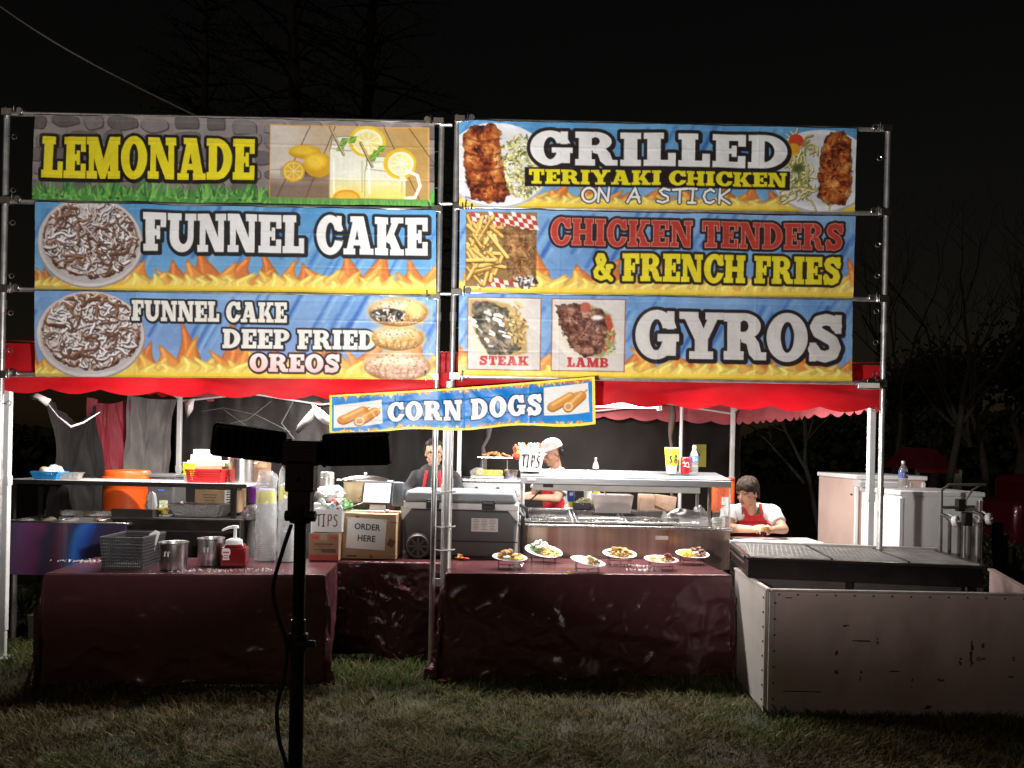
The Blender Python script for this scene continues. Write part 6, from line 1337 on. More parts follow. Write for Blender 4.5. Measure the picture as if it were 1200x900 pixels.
for i in range(16):
    x, y, t = rg.uniform(-.09, .08), rg.uniform(-.08, .05), rg.uniform(0, 3); b.grid(lambda a, c: (x + .05 * (a - .5) * math.cos(t) + .012 * math.sin(c * 8 + i), y + .05 * (a - .5) * math.sin(t), .14 + .075 * c + .012 * math.sin(a * 7 + i)), 6, 5, mi=i % 4)
o = prop(b.build('banknotes', BILL, None, recalc=False, solid=.001), 'banknotes and a red bow spilling out of the TIPS tub', 'money'); o.location = q
b = MB(); b.ell((-.112, -.03, .175), (.026, .03, .03), lump=.5, n=16, seed=2); b.ell((-.115, -.03, .12), (.03, .03, .026), lump=.5, n=16, seed=5); b.ell((-.095, -.04, .15), (.018, .02, .018), n=12, mi=1); o2 = prop(b.build('paper_bow', [mat('red_paper', (.60, .06, .03), .6), YELLOW]), 'red and yellow paper bow on the left of the TIPS tub', 'bow'); o2.location = q
# inside the warmer: salad bin, bottles, foil roast, white tray, card
def inw(u, dy, z): q = at(u, 590, WY + dy); return (q.x, WY + dy, z)
c = thing('food_bin', 'clear plastic bin of shredded food behind the middle pans', 'bin', inw(717, .52, wz + .075)); b = MB()
b.add([(-.145, -.09, 0), (.145, -.09, 0), (.145, .09, 0), (-.145, .09, 0), (-.165, -.11, .15), (.165, -.11, .15), (.165, .11, .15), (-.165, .11, .15)], [(0, 1, 5, 4), (1, 2, 6, 5), (2, 3, 7, 6), (3, 0, 4, 7), (0, 3, 2, 1)]); b.build('bin', mat('milky_bin', (.80, .72, .70), .35, 0, .1, 6, transl=.35), c, recalc=False, solid=.004)
b = MB(); b.box((0, 0, .055), (.27, .16, .10)); rg = random.Random(1); bits(b, 60, 0, 0, .13, .08, .09, .14, .015, 0, rg, 3); b.build('shredded_food', mat('pink_beige_food', (.52, .38, .30), .7, 0, .25, 20), c, bevel=.02)
MB().box((0, 0, -.012), (.34, .26, .02)).build('tray', DARK_GREY, c, bevel=.006)
b = MB(); b.caps((-.02, .0, .1), (-.10, -.02, .22), .006, .005); b.build('serving_spoon', STEEL, c)
c = thing('food_bin', 'low tray of pale shredded cabbage left of the clear bin', 'tray', inw(682, .56, wz + .09)); MB().box((0, 0, .03), (.15, .14, .06)).build('tray', DARK_GREY, c, bevel=.01); b = MB(); rg = random.Random(11); bits(b, 70, .02, 0, .08, .06, .05, .10, .009, 0, rg, 5); b.build('cabbage', mat('pale_cabbage', (.62, .60, .34), .6, 0, .2), c)
c = thing('sauce_jar', 'white sauce bottle standing behind the cabbage tray', 'bottle', inw(689, .70, wz + .10)); b = MB(); b.lathe([(0, 0), (.036, 0), (.036, .19), (.02, .205), (.008, .23), (0, .232)], n=20); b.build('bottle_body', WHITE, c); MB().cyl((0, 0, .19), (0, 0, .2), .03, .022).build('cap', PALE, c)
c = thing('sauce_jar', 'yellow mustard bottle beside the white sauce bottle', 'bottle', inw(699, .70, wz + .10)); b = MB(); b.lathe([(0, 0), (.03, 0), (.03, .18), (.016, .195), (.006, .225), (0, .226)], n=20); b.build('bottle_body', YELLOW, c); MB().cyl((0, 0, .18), (0, 0, .19), .026, .018).build('cap', YELLOW, c)
c = thing('blue_bottle', 'blue squeeze bottle with a yellow cap pointing down, by the red apron', 'bottle', inw(669, .62, wz + .10)); b = MB(); b.lathe([(0, .03), (.012, .03), (.03, .06), (.034, .08), (.034, .19), (.025, .20), (0, .2)], n=20); b.build('bottle_body', mat('blue_bottle', (.03, .08, .36), .35), c); MB().lathe([(0, 0), (.014, .0), (.024, .05), (0, .06)], n=18).build('cap', YELLOW, c); MB().box((0, -.036, .12), (.03, .004, .03)).build('label', PAPER, c)
c = thing('foil_roast', 'foil wrapped roast on the right end of the warmer', 'foil', inw(803, .25, wz + .02), R(4)); b = MB()
b.ell((0, 0, .055), (.15, .09, .06), lump=.35, n=30, seed=5); b.ell((.115, .0, .10), (.035, .03, .05), lump=.6, n=16, seed=8); b.build('foil', FOIL, c)
c = thing('white_tray', 'white lidded tray in front of the foil roast', 'tray', inw(816, .10, wz + .014)); MB().box((0, 0, .02), (.25, .12, .04)).build('tray', WHITE, c, bevel=.006); b = MB(); b.box((0, .01, .05), (.26, .14, .008), rx=R(10)); b.build('lid', WHITE, c)
c = thing('notice_card', 'small white notice card leaning in the right end of the warmer', 'card', inw(842, .02, wz + .015)); MB().box((0, -.02, .04), (.10, .003, .075)).build('card', PAPER, c); b = MB(); rg = random.Random(3)
for i in range(5): b.box((rg.uniform(-.01, .01), -.0225, .066 - i * .012), (rg.uniform(.04, .075), .001, .005 if i % 2 else .007))
b.build('print', mat('green_grey_print', (.12, .2, .14), .6), c)
c = thing('hand_sanitiser', 'small clear pump bottle on the rear edge of the warmer shelf', 'bottle', tuple(onsh(698, .42))); c.scale = (.9, .9, .62); b = MB(); b.lathe([(0, 0), (.028, 0), (.03, .02), (.022, .07), (.010, .10), (.008, .13), (0, .135)], n=18); b.build('bottle_body', mat('pink_clear', (.55, .42, .40), .2, alpha=.75), c); MB().cyl((0, 0, .13), (0, 0, .15), .01).build('cap', WHITE, c)
# ------------------------------------------------------------------ counter with fried food behind the cooler
p0, p1 = at(541, 562, 7.15), at(611, 562, 7.15); zc = p0.z
r = thing('white_counter', 'white griddle counter behind the grey cooler', 'counter', ((p0.x + p1.x) / 2, 7.4, 0)); w_ = p1.x - p0.x
b = MB(); b.box((0, 0, zc / 2), (w_, .5, zc - .01)); b.build('counter_body', mat('white_enamel', (.52, .52, .52), .35, 0, .15, 5), r, bevel=.008); MB().box((0, -.01, zc + .0), (w_ + .02, .54, .02)).build('counter_top', STEEL, r)
b = MB(); b.box((0, -.252, zc - .30), (w_ * .9, .01, .012)); b.build('drawer_line', GALV, r)
for x in (-.14, .06): MB().cyl((x, -.26, zc - .08), (x, -.25, zc - .08), .018, n=12).build('knob', BLACK, r)
c = thing('cheese_tray', 'tray of yellow food in clear film on the white counter', 'tray', (at(571, 560, 7.2).x, 7.25, zc + .012)); MB().box((0, 0, .012), (.31, .18, .024)).build('tray', WHITE, c, bevel=.006); b = MB(); b.box((.02, 0, .05), (.25, .14, .06)); b.build('yellow_block', mat('yellow_block', (.55, .45, .08), .5, 0, .35, 18), c, bevel=.015); b = MB(); b.ell((-.09, -.02, .05), (.07, .08, .05), lump=.3, n=18); b.build('film', BAG, c)
c = thing('mixing_bowl', 'small steel bowl right of the yellow tray on the counter', 'bowl', (at(599, 560, 7.2).x, 7.25, zc + .012)); b = MB(); b.lathe([(0, 0), (.05, 0), (.062, .07), (.07, .085), (.066, .085), (.058, .068), (.048, .004), (0, .004)], n=26); b.build('bowl', STEEL, c); MB().cyl((0, 0, .0), (0, 0, .012), .056).build('blue_base', mat('pale_blue_plastic', (.35, .52, .60), .4), c)
c = thing('warming_stand', 'wire stand holding fried snacks above the white counter', 'stand', (at(580, 548, 7.45).x, 7.45, zc + .012)); b = MB()
for x in (-.12, .12):
    for y in (-.06, .06): b.cyl((x, y, 0), (x, y, .17), .005, n=6)
b.build('wire_leg', STEEL, c); zz = at(580, 537.5, 7.45).z - zc; 
MB().box((0, 0, zz), (.34, .2, .012)).build('tray', STEEL, c)
c = thing('fried_snacks', 'heap of orange fried snacks on the wire stand', 'food', (at(580, 548, 7.45).x, 7.45, zc + .012 + zz + .006)); b = MB(); rg = random.Random(6); bits(b, 26, 0, 0, .13, .07, .01, .045, .024, 0, rg, 1.6); b.build('snack_heap', mat('fried_orange', (.50, .22, .06), .6, 0, .3, 25, bump=.5), c)
# ------------------------------------------------------------------ grill and its wind guard at the right
BAR = mat('guard_sheet', (.42, .31, .285), .55, .15, .10, 2.5, dirt_or_refl=(.20, .09, .07), dirt_or_refl_amt=.35, stretch=(1.2, 1.2, .5), spec=.3)  # pinkish base: reddish light painted into the white sheet's colour
RUST = mat('rust', (.10, .035, .02), .85, 0, .4, 40)
gz_ = .748
A0, A1, A2 = on(900.5, 690, gz_), on(862, 665.5, gz_), on(1230, 696, gz_)
r = thing('steel_windbreak', 'scratched pale steel sheet windbreak around the grill', 'windbreak', (A0.x, A0.y, 0))
L_ = (A2 - A0); ang = math.atan2(L_.y, L_.x); ln = math.hypot(L_.x, L_.y)
b = MB(); b.grid(lambda a, c: (.012 + ln * a, -.006 + .007 * fbm(Vector((a * 7, c * 2.4, 4)), 3) * min(1, 6 * min(a, 1 - a, c, 1 - c)), .005 + (gz_ - .018) * c), 90, 40); o = b.build('front_sheet', BAR, r, rz=ang, recalc=False, solid=.006, ang=180)
b = MB(); b.box((ln / 2 + .012, -.002, gz_ - .005), (ln, .03, .012)); b.box((.02, -.006, gz_ / 2), (.03, .012, gz_ - .03)); b.build('edge_angle', mat('angle_iron', (.50, .44, .41), .4, .4, .15, dirt_or_refl=(.15, .08, .05), dirt_or_refl_amt=.5), r, rz=ang)
b = MB(); rg = random.Random(5)
for x in np.linspace(.06, ln - .05, 15): b.cyl((x, -.012, gz_ - .03), (x, -.006, gz_ - .03), .006, n=8)
for z in np.linspace(.1, gz_ - .08, 7): b.cyl((.035, -.016, z), (.035, -.011, z), .006, n=8)
b.build('rivet', RUST, r, rz=ang)
b = MB()
for (u, v, w_, h_) in ((980, 773, .013, .11), (980, 786, .02, .03), (1008, 792, .008, .05), (1028, 752, .007, .04), (1069, 801, .008, .05), (1102, 797, .03, .012), (1140, 767, .012, .16), (1126, 776, .008, .05), (1153, 755, .012, .05), (1186, 795, .02, .02), (1006, 751, .10, .004), (935, 810, .14, .004), (1050, 787, .05, .004), (1190, 772, .01, .03), (922, 700, .05, .004), (1148, 772, .05, .02), (1088, 829, .04, .02), (990, 733, .02, .01)):
    q = at(u, v, A0.y) - A0; x = q.x; z = q.z + gz_
    n = max(3, int(h_ * 60))
    for i in range(n): b.box((x + rg.gauss(0, w_ * .25), -.0085, z + rg.uniform(-.5, .5) * h_), (w_ * rg.uniform(.3, 1.0) + .003, .006, .004 + h_ * rg.uniform(.03, .25)))
b.build('rust_scrape', RUST, r, rz=ang, smooth=False)
q = A1 - A0; b = MB(); a2 = math.atan2(q.y, q.x); l2 = math.hypot(q.x, q.y); b.box((l2 / 2, 0, gz_ / 2 + .002), (l2 - .03, .012, gz_ - .02)); b.build('side_sheet', mat('guard_side', (.42, .385, .36), .45, .2, .1, 3, dirt_or_refl=(.25, .15, .12), dirt_or_refl_amt=.4), r, rz=a2)
b = MB(); b.box((l2 / 2, .0, gz_ - .004), (l2, .026, .012)); b.box((.035, .008, gz_ / 2), (.04, .01, gz_ - .03)); b.build('edge_angle', mat('angle_iron2', (.52, .47, .44), .4, .4, .15, dirt_or_refl=(.15, .08, .05), dirt_or_refl_amt=.5), r, rz=a2)
b = MB()
for z in np.linspace(.08, gz_ - .06, 8): b.cyl((.04, .014, z), (.04, .02, z), .006, n=8)
b.build('rivet', RUST, r, rz=a2)
q0, q1 = on(1161, 668, gz_), on(1205, 693, gz_); q0.z = q1.z = gz_; e = q1 - q0; a3 = math.atan2(e.y, e.x); l3 = math.hypot(e.x, e.y); b = MB(); b.box((l3 / 2, 0, gz_ / 2), (l3, .014, gz_)); b.box((l3 / 2, 0, gz_ + .004), (l3, .04, .014)); o = b.build('end_sheet', BAR, r, rz=a3); o.location = (q0.x - A0.x, q0.y - A0.y, 0)
# grill
G0 = at(877, 656, 4.92); G1 = at(1152, 671, 4.72); e = G1 - G0; ga = math.atan2(e.y, e.x); gw = math.hypot(e.x, e.y); gd, gt, gb = .74, .885, .752
r = thing('charcoal_grill', 'wide black charcoal grill with a wire mesh top behind the windbreak', 'grill', (G0.x, G0.y, 0), ga)
GB = mat('sooty_steel', (.013, .011, .011), .38, .4, .3, 8, dirt_or_refl=(.05, .04, .038), dirt_or_refl_amt=.4)
b = MB(); t = .012
b.box((gw / 2, t / 2, (gt + gb) / 2), (gw, t, gt - gb)); b.box((gw / 2, gd - t / 2, (gt + gb) / 2), (gw, t, gt - gb)); b.box((t / 2, gd / 2, (gt + gb) / 2), (t, gd - 2 * t, gt - gb)); b.box((gw - t / 2, gd / 2, (gt + gb) / 2), (t, gd - 2 * t, gt - gb)); b.box((gw / 2, gd / 2, gb + .01), (gw - 2 * t, gd - 2 * t, .01)); b.build('firebox', GB, r)
b = MB(); b.box((gw / 2, -.004, gt - .008), (gw + .03, .04, .02)); b.box((-.006, gd / 2, gt - .006), (.04, gd - .04, .024)); b.box((gw + .006, gd / 2, gt - .006), (.04, gd - .04, .024)); b.build('rim', mat('worn_rim', (.045, .04, .04), .25, .6, .3), r, bevel=.003)
MB().box((gw / 2, gd + .004, gt + .004), (gw + .03, .05, .03)).build('rear_rim', mat('bright_rim', (.55, .53, .51), .35, .6), r, bevel=.003)
b = MB(); b.box((-.020, gd / 2 - .02, gt - .045), (.012, gd - .1, .008)); b.build('side_rail', STEEL, r)
b = MB(); n = 44
for i in range(n):
    x = .03 + (gw - .06) * i / (n - 1); dx = .06
    for s in (-1, 1): b.tube([(min(max(x - s * dx, .02), gw - .02), .02, gt - .004), (min(max(x + s * dx, .02), gw - .02), gd - .02, gt - .004 + s * .0008)], .0058, 4)
for j in range(26): y = .03 + (gd - .06) * j / 25; b.tube([(.015, y, gt), (gw - .015, y, gt)], .0036, 4)
b.build('wire_mesh', mat('mesh_steel', (.48, .46, .45), .45, .6, .2), r, smooth=False)
for x in (.37 * gw, .70 * gw): MB().box((x, gd / 2, gt + .004), (.012, gd - .05, .008)).build('mesh_bar', GB, r)
MB().box((gw / 2, gd / 2, gb - .17), (gw - .16, gd - .10, .33)).build('lower_body', GB, r)
for x0, x1 in ((.03, .43), (.47, .92)): MB().box((gw * (x0 + x1) / 2, .03, gb - .04), (gw * (x1 - x0), .012, .07)).build('ash_drawer', mat('grey_drawer', (.08, .075, .072), .5, .3, .2), r)
for x in (.04, gw - .04):
    for y in (.05, gd - .05): MB().box((x, y, gb / 2), (.04, .04, gb)).build('leg', GB, r)
# prep ledge behind the grill
p = at(905, 632, 5.95); r = thing('prep_table', 'narrow prep table behind the grill where the seated boy leans', 'table', (p.x + .05, 6.0, 0)); MB().box((-.02, 0, .868), (.66, .34, .022)).build('table_top', mat('cutting_white', (.6, .58, .56), .5), r, bevel=.005)
for x in (-.33, .33):
    for y in (-.14, .14): MB().box((x * .9, y, .4275), (.03, .03, .855)).build('leg', GALV, r)
# orange jug behind the boy, caution card
p = at(849, 588, 6.9); r = thing('orange_jug', 'orange drinks jug with a white label behind the food warmer', 'jug', (p.x, 6.95, p.z - .1)); b = MB(); b.lathe([(0, 0), (.09, 0), (.10, .02), (.10, .27), (.095, .285), (.098, .30), (.09, .315), (0, .32)], n=30); b.build('jug_body', ORANGE, r); MB().lathe([(.099, .29), (.102, .293), (.102, .305), (.099, .308)], n=30).build('lid_ring', RED_PL, r)
b = MB(); b.box((-.01, -.103, .11), (.06, .004, .07)); b.build('label', PAPER, r); MB().box((r.location.x, r.location.y, (p.z - .1) / 2), (.2, .2, p.z - .1)).build('stand', DARK_GREY, r)
p = at(826, 545, 8.3); r = thing('caution_card', 'dim yellow caution card on the dark back tarp', 'sign', (p.x, 8.55, p.z)); MB().box((0, 0, .1), (.15, .006, .25)).build('card', mat('dull_yellow', (.22, .20, .03), .6), r); MB().box((-.03, -.004, .11), (.06, .004, .06), ry=.78).build('black_mark', INK, r)
# bundles behind the warmer
r = thing('paper_sack', 'brown paper sack and folded card behind the warmer pans', 'sack', inw(765, .78, wz - .1)); b = MB(); b.box((-.06, 0, .15), (.14, .08, .34)); b.box((.10, .03, .16), (.2, .04, .30), ry=.12); b.build('sack_body', mat('brown_paper', (.26, .17, .12), .8, 0, .2, 6, bump=.4), r, bevel=.01); MB().box((.10, -.0, .2), (.22, .01, .02), ry=.4).build('fold', CARD2, r)
MB().box((r.location.x, r.location.y + .1, (wz - .1) / 2), (.4, .3, wz - .1)).build('stand', BLACK, r)
# ------------------------------------------------------------------ people
SKIN = mat('skin', (1, 1, 1), 0.5, 0, 0.06, 30, attr='print', bump=.15, bscale=120, spec=.4)
def hair_mat(n, c): return mat(n, c, .55, 0, .45, 40, bump=.5, bscale=90, stretch=(5, 5, .6), spec=.2)
def remesh(b, vox, name, smooth=2, tri=False):
    me = bpy.data.meshes.new(name); me.from_pydata(b.v, [], b.f)
    bm = bmesh.new(); bm.from_mesh(me); bmesh.ops.recalc_face_normals(bm, faces=bm.faces[:]); bm.to_mesh(me); bm.free()
    o = bpy.data.objects.new('tmp', me); COL.objects.link(o)
    m = o.modifiers.new('r', 'REMESH'); m.mode = 'VOXEL'; m.voxel_size = vox; m.adaptivity = 0
    if smooth: s = o.modifiers.new('s', 'SMOOTH'); s.iterations = smooth; s.factor = .5
    dg = bpy.context.evaluated_depsgraph_get(); out = bpy.data.meshes.new_from_object(o.evaluated_get(dg))
    bpy.data.objects.remove(o); bpy.data.meshes.remove(me); out.shade_smooth(); out.name = name
    return out
def coords(me):
    a = np.empty(len(me.vertices) * 3); me.vertices.foreach_get('co', a); return a.reshape(-1, 3)
def normals(me):
    a = np.empty(len(me.vertices) * 3); me.vertices.foreach_get('normal', a); return a.reshape(-1, 3)
def extract(me, keepv, off, name, m, parent, solid=.004, noise_=0.0, nscale=30):
    """clothing or hair: the part of a body surface that satisfies keepv, lifted off the body"""
    P, N = coords(me), normals(me); used = {}; vs, fs = [], []
    offv = off if hasattr(off, '__len__') else np.full(len(P), off)
    for p in me.polygons:
        if all(keepv[i] for i in p.vertices):
            f = []
            for i in p.vertices:
                if i not in used:
                    used[i] = len(vs); q = Vector(P[i]); d = offv[i] + (noise_ * mnoise.noise(q * nscale) if noise_ else 0); vs.append(tuple(q + Vector(N[i]) * d))
                f.append(used[i])
            fs.append(f)
    b = MB(); b.v = vs; b.f = [tuple(f) for f in fs]; b.mi = [0] * len(fs)
    o = b.build(name, m, parent, recalc=False, ang=180)
    md = o.modifiers.new('thickness', 'SOLIDIFY'); md.thickness = solid; md.offset = 1
    return o
def hand(b, wrist, d, up, side, curl=.7, s=1.0):
    """palm, four fingers of different lengths and a thumb; d forward, up = back of the hand, side = towards the thumb"""
    d, up = Vector(d).normalized(), Vector(up); up = (up - d * up.dot(d)).normalized(); sd = d.cross(up) * side
    w = Vector(wrist)
    b.caps(w, w + d * .035 * s, .024 * s, .026 * s)
    for k in (-1, 0, 1): b.caps(w + d * .02 * s + sd * k * .018 * s, w + d * .082 * s + sd * k * .023 * s, .016 * s, .0145 * s)
    for k, (x, L_) in enumerate(((.030, .070), (.010, .078), (-.011, .072), (-.031, .056))):
        p = w + d * .085 * s + sd * x * s; a = curl * .5
        for j, (fr_, r_) in enumerate(((.45, .0092), (.32, .0085), (.25, .0075))):
            dirn = d * math.cos(a) - up * math.sin(a); q = p + dirn * L_ * fr_ * s * 1.05; b.caps(p, q, r_ * s, r_ * .92 * s, 10); p = q; a += curl * (.75 + .1 * k)
    p = w + d * .030 * s + sd * .030 * s; q = p + (d * .55 + sd * .62 - up * .35).normalized() * .042 * s; t = q + (d * .9 + sd * .10 - up * .45).normalized() * .034 * s
    b.caps(w + d * .02 * s + sd * .015 * s, p, .016 * s, .013 * s); b.caps(p, q, .0125 * s, .0105 * s); b.caps(q, t, .0105 * s, .0085 * s)
def head_parts(b, c, Mh, s=1.0, fem=False):
    c = Vector(c); T = lambda x, y, z: c + Mh @ Vector((x, y, z)) * s
    b.ell(T(0, .010, .030), (.077 * s, .096 * s, .095 * s), Mh, 28)                    # skull
    b.ell(T(0, -.020, -.030), (.064 * s, .072 * s, .085 * s), Mh, 24)                  # face
    b.ell(T(0, -.048, -.088), (.034 * s, .034 * s, .028 * s), Mh, 16)                  # chin
    b.caps(T(-.05, .01, -.06), T(-.018, -.055, -.092), .022 * s, .018 * s); b.caps(T(.05, .01, -.06), T(.018, -.055, -.092), .022 * s, .018 * s)
    b.caps(T(0, -.090, .018), T(0, -.106, -.022), .009 * s, .0135 * s); b.caps(T(-.012, -.094, -.027), T(.012, -.094, -.027), .0095 * s)   # nose
    b.caps(T(-.045, -.078, .026), T(.045, -.078, .026), .013 * s)                      # brow ridge
    b.caps(T(-.020, -.086, -.056), T(.020, -.086, -.056), .0085 * s); b.caps(T(-.017, -.086, -.066), T(.017, -.086, -.066), .009 * s)      # lips
    for k in (-1, 1):
        b.ell(T(k * .038, -.060, -.026), (.026 * s, .021 * s, .026 * s), Mh, 14)       # cheeks
        b.ell(T(k * .078, .012, -.006), (.010 * s, .020 * s, .032 * s), Mh, 14)        # ears
def paint_skin(me, c, Mh, s, tone, lip, brow, eyes=True, glasses=False, gaze=(0, 0), teeth=False):
    P = coords(me); L_ = (P - np.array(c)) @ np.array(Mh) / s; col = np.empty((len(P), 4), np.float32); col[:] = (*tone, 1)
    x, y, z = L_[:, 0], L_[:, 1], L_[:, 2]; front = (y < -.035) & (np.abs(x) < .09) & (z > -.13) & (z < .15)
    def put(mask, c_): col[mask, :3] = c_
    ck = front & (((np.abs(x) - .042) / .022) ** 2 + ((z + .028) / .02) ** 2 < 1); col[ck, :3] = np.array(tone) * np.array([1.05, .95, .94])
    put(front & ((x / .025) ** 2 + ((z + .061) / .0125) ** 2 < 1), lip)
    if teeth: put(front & ((x / .019) ** 2 + ((z + .061) / .0055) ** 2 < 1), (.72, .68, .62))
    else: put(front & ((np.abs(x) < .022) & (np.abs(z + .0612) < .0016)), tuple(v * .4 for v in lip))
    for k in (-1, 1):
        e = front & (((x - k * .033) / .0135) ** 2 + ((z - .004) / .0050) ** 2 < 1); put(e, (.48, .45, .43))
        put(front & (((x - k * .033 - gaze[0]) / .0068) ** 2 + ((z - .004 - gaze[1]) / .0068) ** 2 < 1) & e, (.03, .018, .012))
        put(front & (((x - k * .033) / .018) ** 2 + ((z - .011) / .0020) ** 2 < 1), tuple(v * .3 for v in tone))
        put(front & (((x - k * .036) / .024) ** 2 + ((z - .0265 + .12 * (np.abs(x) - .036) ** 1) / .0036) ** 2 < 1), brow)
    put(front & (np.abs(np.abs(x) - .007) < .0035) & (np.abs(z + .036) < .003) & (y < -.085), tuple(v * .35 for v in tone))
    ca_ = me.color_attributes.new('print', 'FLOAT_COLOR', 'POINT'); ca_.data.foreach_set('color', col.ravel())
def limb(b, pts, rs):
    for (p, q, r0, r1) in zip(pts, pts[1:], rs, rs[1:]): b.caps(p, q, r0, r1, 14)
def torso(b, pel, chest, neck, shL, shR, g=1.0, e=0.0):
    """trunk from pelvis to shoulders; e grows it for clothes"""
    pel, chest, neck, shL, shR = map(Vector, (pel, chest, neck, shL, shR)); ax = (neck - pel).normalized(); rt = (shR - shL).normalized(); f = ax.cross(rt); M = Matrix((rt, -f, ax)).transposed()
    b.ell(pel, (.165 * g + e, .115 * g + e, .125 + e), M, 22); b.ell(pel.lerp(chest, .5), (.150 * g + e, .108 * g + e, .15 + e), M, 22); b.ell(chest, (.172 * g + e, .120 * g + e, .165 + e), M, 24)
    b.caps(shL, shR, .058 + e, .058 + e, 16); b.caps(neck - ax * .03 + rt * .05, shR - rt * .03, .045 + e, .05 + e); b.caps(neck - ax * .03 - rt * .05, shL + rt * .03, .045 + e, .05 + e)
def person(label, loc, rz, J, tone, lip, brow, vox=.0055, s=1.0, gaze=(0, 0), teeth=False, g=1.0, curl=(.7, .7)):
    Mh = Euler(J['hrot']).to_matrix(); b = MB()
    torso(b, J['pel'], J['chest'], J['neck'], J['shL'], J['shR'], g)
    hc = Vector(J['head']); b.caps(Vector(J['neck']) - Vector((0, 0, .05)), hc + Mh @ Vector((0, .018, -.03)), .055, .05, 16); head_parts(b, hc, Mh, s)
    for sd, k in (('L', -1), ('R', 1)):
        limb(b, [J['sh' + sd], J['el' + sd], J['wr' + sd]], [.050 * g, .041, .027]); hd = J['hand' + sd]; hand(b, J['wr' + sd], hd[0], hd[1], hd[2], curl[0 if k < 0 else 1])
        limb(b, [J['hip' + sd], J['kn' + sd], J['an' + sd]], [.082 * g, .055, .038]); a = Vector(J['an' + sd]); b.caps(a + Vector((0, .03, -.03)), a + Vector((0, -.14, -.045)), .038, .032)
    me = remesh(b, vox, 'person', 2); paint_skin(me, hc, Mh, s, tone, lip, brow, gaze=gaze, teeth=teeth)
    o = link('person', me, SKIN, None, loc, rz); prop(o, label, 'person'); return o, Mh, hc
def hair(o, Mh, hc, s, cond, m, base=.012, name='hair', extra=0.0, noise_=.006, nscale=45):
    b = MB(); b.ell(hc + Mh @ Vector((0, .012, .032)) * s, (.079 * s, .099 * s, .097 * s), Mh, 56); b.ell(hc + Mh @ Vector((0, .03, -.01)) * s, (.076 * s, .075 * s, .09 * s), Mh, 40)
    me = remesh(b, .005, 'h', 1); L_ = (coords(me) - np.array(hc)) @ np.array(Mh) / s; k = cond(L_[:, 0], L_[:, 1], L_[:, 2])
    off = base + extra * np.clip((L_[:, 2] - .03) / .08, 0, 1) + .0022 * np.sin(L_[:, 0] * 210 + 60 * L_[:, 2] + 3 * np.sin(L_[:, 1] * 60))
    return extract(me, k, off, name, m, o, .006, noise_, nscale)
def shirt(o, J, sleeves, m, e=.010, g=1.0, name='shirt', vox=.009, hem_=-.04, sc=.012, long_=False, paint=None):
    b = MB(); torso(b, J['pel'], J['chest'], Vector(J['neck']) - Vector((0, 0, .018)), J['shL'], J['shR'], g, e)
    for sd in 'LR':
        sh, el, wr = Vector(J['sh' + sd]), Vector(J['el' + sd]), Vector(J['wr' + sd])
        if long_: limb(b, [sh, el, el.lerp(wr, .92)], [.064 * g, .054, .040])
        else: b.cyl(sh.lerp(el, -.1), sh.lerp(el, sleeves), .066 * g, .070 * g, 18); b.ell(sh, (.067 * g,) * 3)
    me = remesh(b, vox, name, 3); P, N = coords(me), normals(me)
    d = np.array([sc * (mnoise.noise(Vector(p) * 9) + .7 * mnoise.noise(Vector((p[0] * 5, p[1] * 5, p[2] * 22)))) for p in P]); me.vertices.foreach_set('co', (P + N * d[:, None] * .7).ravel())
    if paint is not None:
        col = np.ones((len(P), 4), np.float32); col[:, :3] = paint(P); ca_ = me.color_attributes.new('print', 'FLOAT_COLOR', 'POINT'); ca_.data.foreach_set('color', col.ravel())
    me.update(); so = link(name, me, m, o); return so, me
def trousers(o, J, m, g=1.0):
    b = MB(); pel = Vector(J['pel']); b.ell(pel - Vector((0, 0, .03)), (.178 * g, .13 * g, .12))
    for sd in 'LR': limb(b, [J['hip' + sd], J['kn' + sd], J['an' + sd]], [.096 * g, .074, .058])
    return link('trousers', remesh(b, .011, 'trousers', 2), m, o)
def legs(pel, lean=0.0, w=.09):
    p = Vector(pel); J = {}
    for sd, k in (('L', -1), ('R', 1)): J['hip' + sd] = p + Vector((k * w, 0, -.05)); J['kn' + sd] = Vector((p.x + k * (w + .01), p.y - .03 + lean, .50)); J['an' + sd] = Vector((p.x + k * (w + .01), p.y + .03 + lean, .085))
    return J
DENIM = mat('dark_trousers', (.02, .022, .03), .8, 0, .2, 20)
# --- boy in white shirt and red apron leaning over the prep table, looking to the left
B0 = at(879, 577, 6.12); hz = B0.z - .0
ox, oy = B0.x, 6.12
J = dict(pel=(.09, .47, .78), chest=(.045, .21, .985), neck=(.012, .04, hz - .105), shL=(-.140, .075, hz - .172), shR=(.200, .075, hz - .165), head=(-.035, -.045, hz - .005), hrot=(R(14), R(3), R(-52)))
J['elL'] = (-.20, -.06, .955); J['wrL'] = (-.045, -.20, .962); J['elR'] = (.245, -.07, .955); J['wrR'] = (.115, -.205, .962)
J['handL'] = ((.85, -.35, .15), (-.1, -.5, .9), -1); J['handR'] = ((-.9, -.25, .2), (.1, -.4, .9), 1)
J.update(legs(J['pel']))
boy, Mh, hc = person('boy in white shirt and red apron leaning on the table, looking to the left', (ox, oy, 0), 0, J, (.50, .27, .18), (.36, .13, .10), (.07, .04, .025), .005, .88, gaze=(-.003, -.002), g=.95, curl=(.8, .8))
hair(boy, Mh, hc, .88, lambda x, y, z: ((z > .040 + .010 * np.sin(x * 60 + .8) + .25 * x * 0) & (y < -.03)) | ((z > .012 - .7 * (y + .03) + .004 * np.sin(y * 300)) & (y >= -.03) & (y < .035) & ~((np.abs(x) > .060) & (np.abs(y - .014) < .018) & (z < .022))) | ((z > -.06 + .008 * np.sin(x * 120)) & (y >= .035)), hair_mat('brown_hair', (.022, .0125, .0075)), .007, extra=.012, noise_=.004)
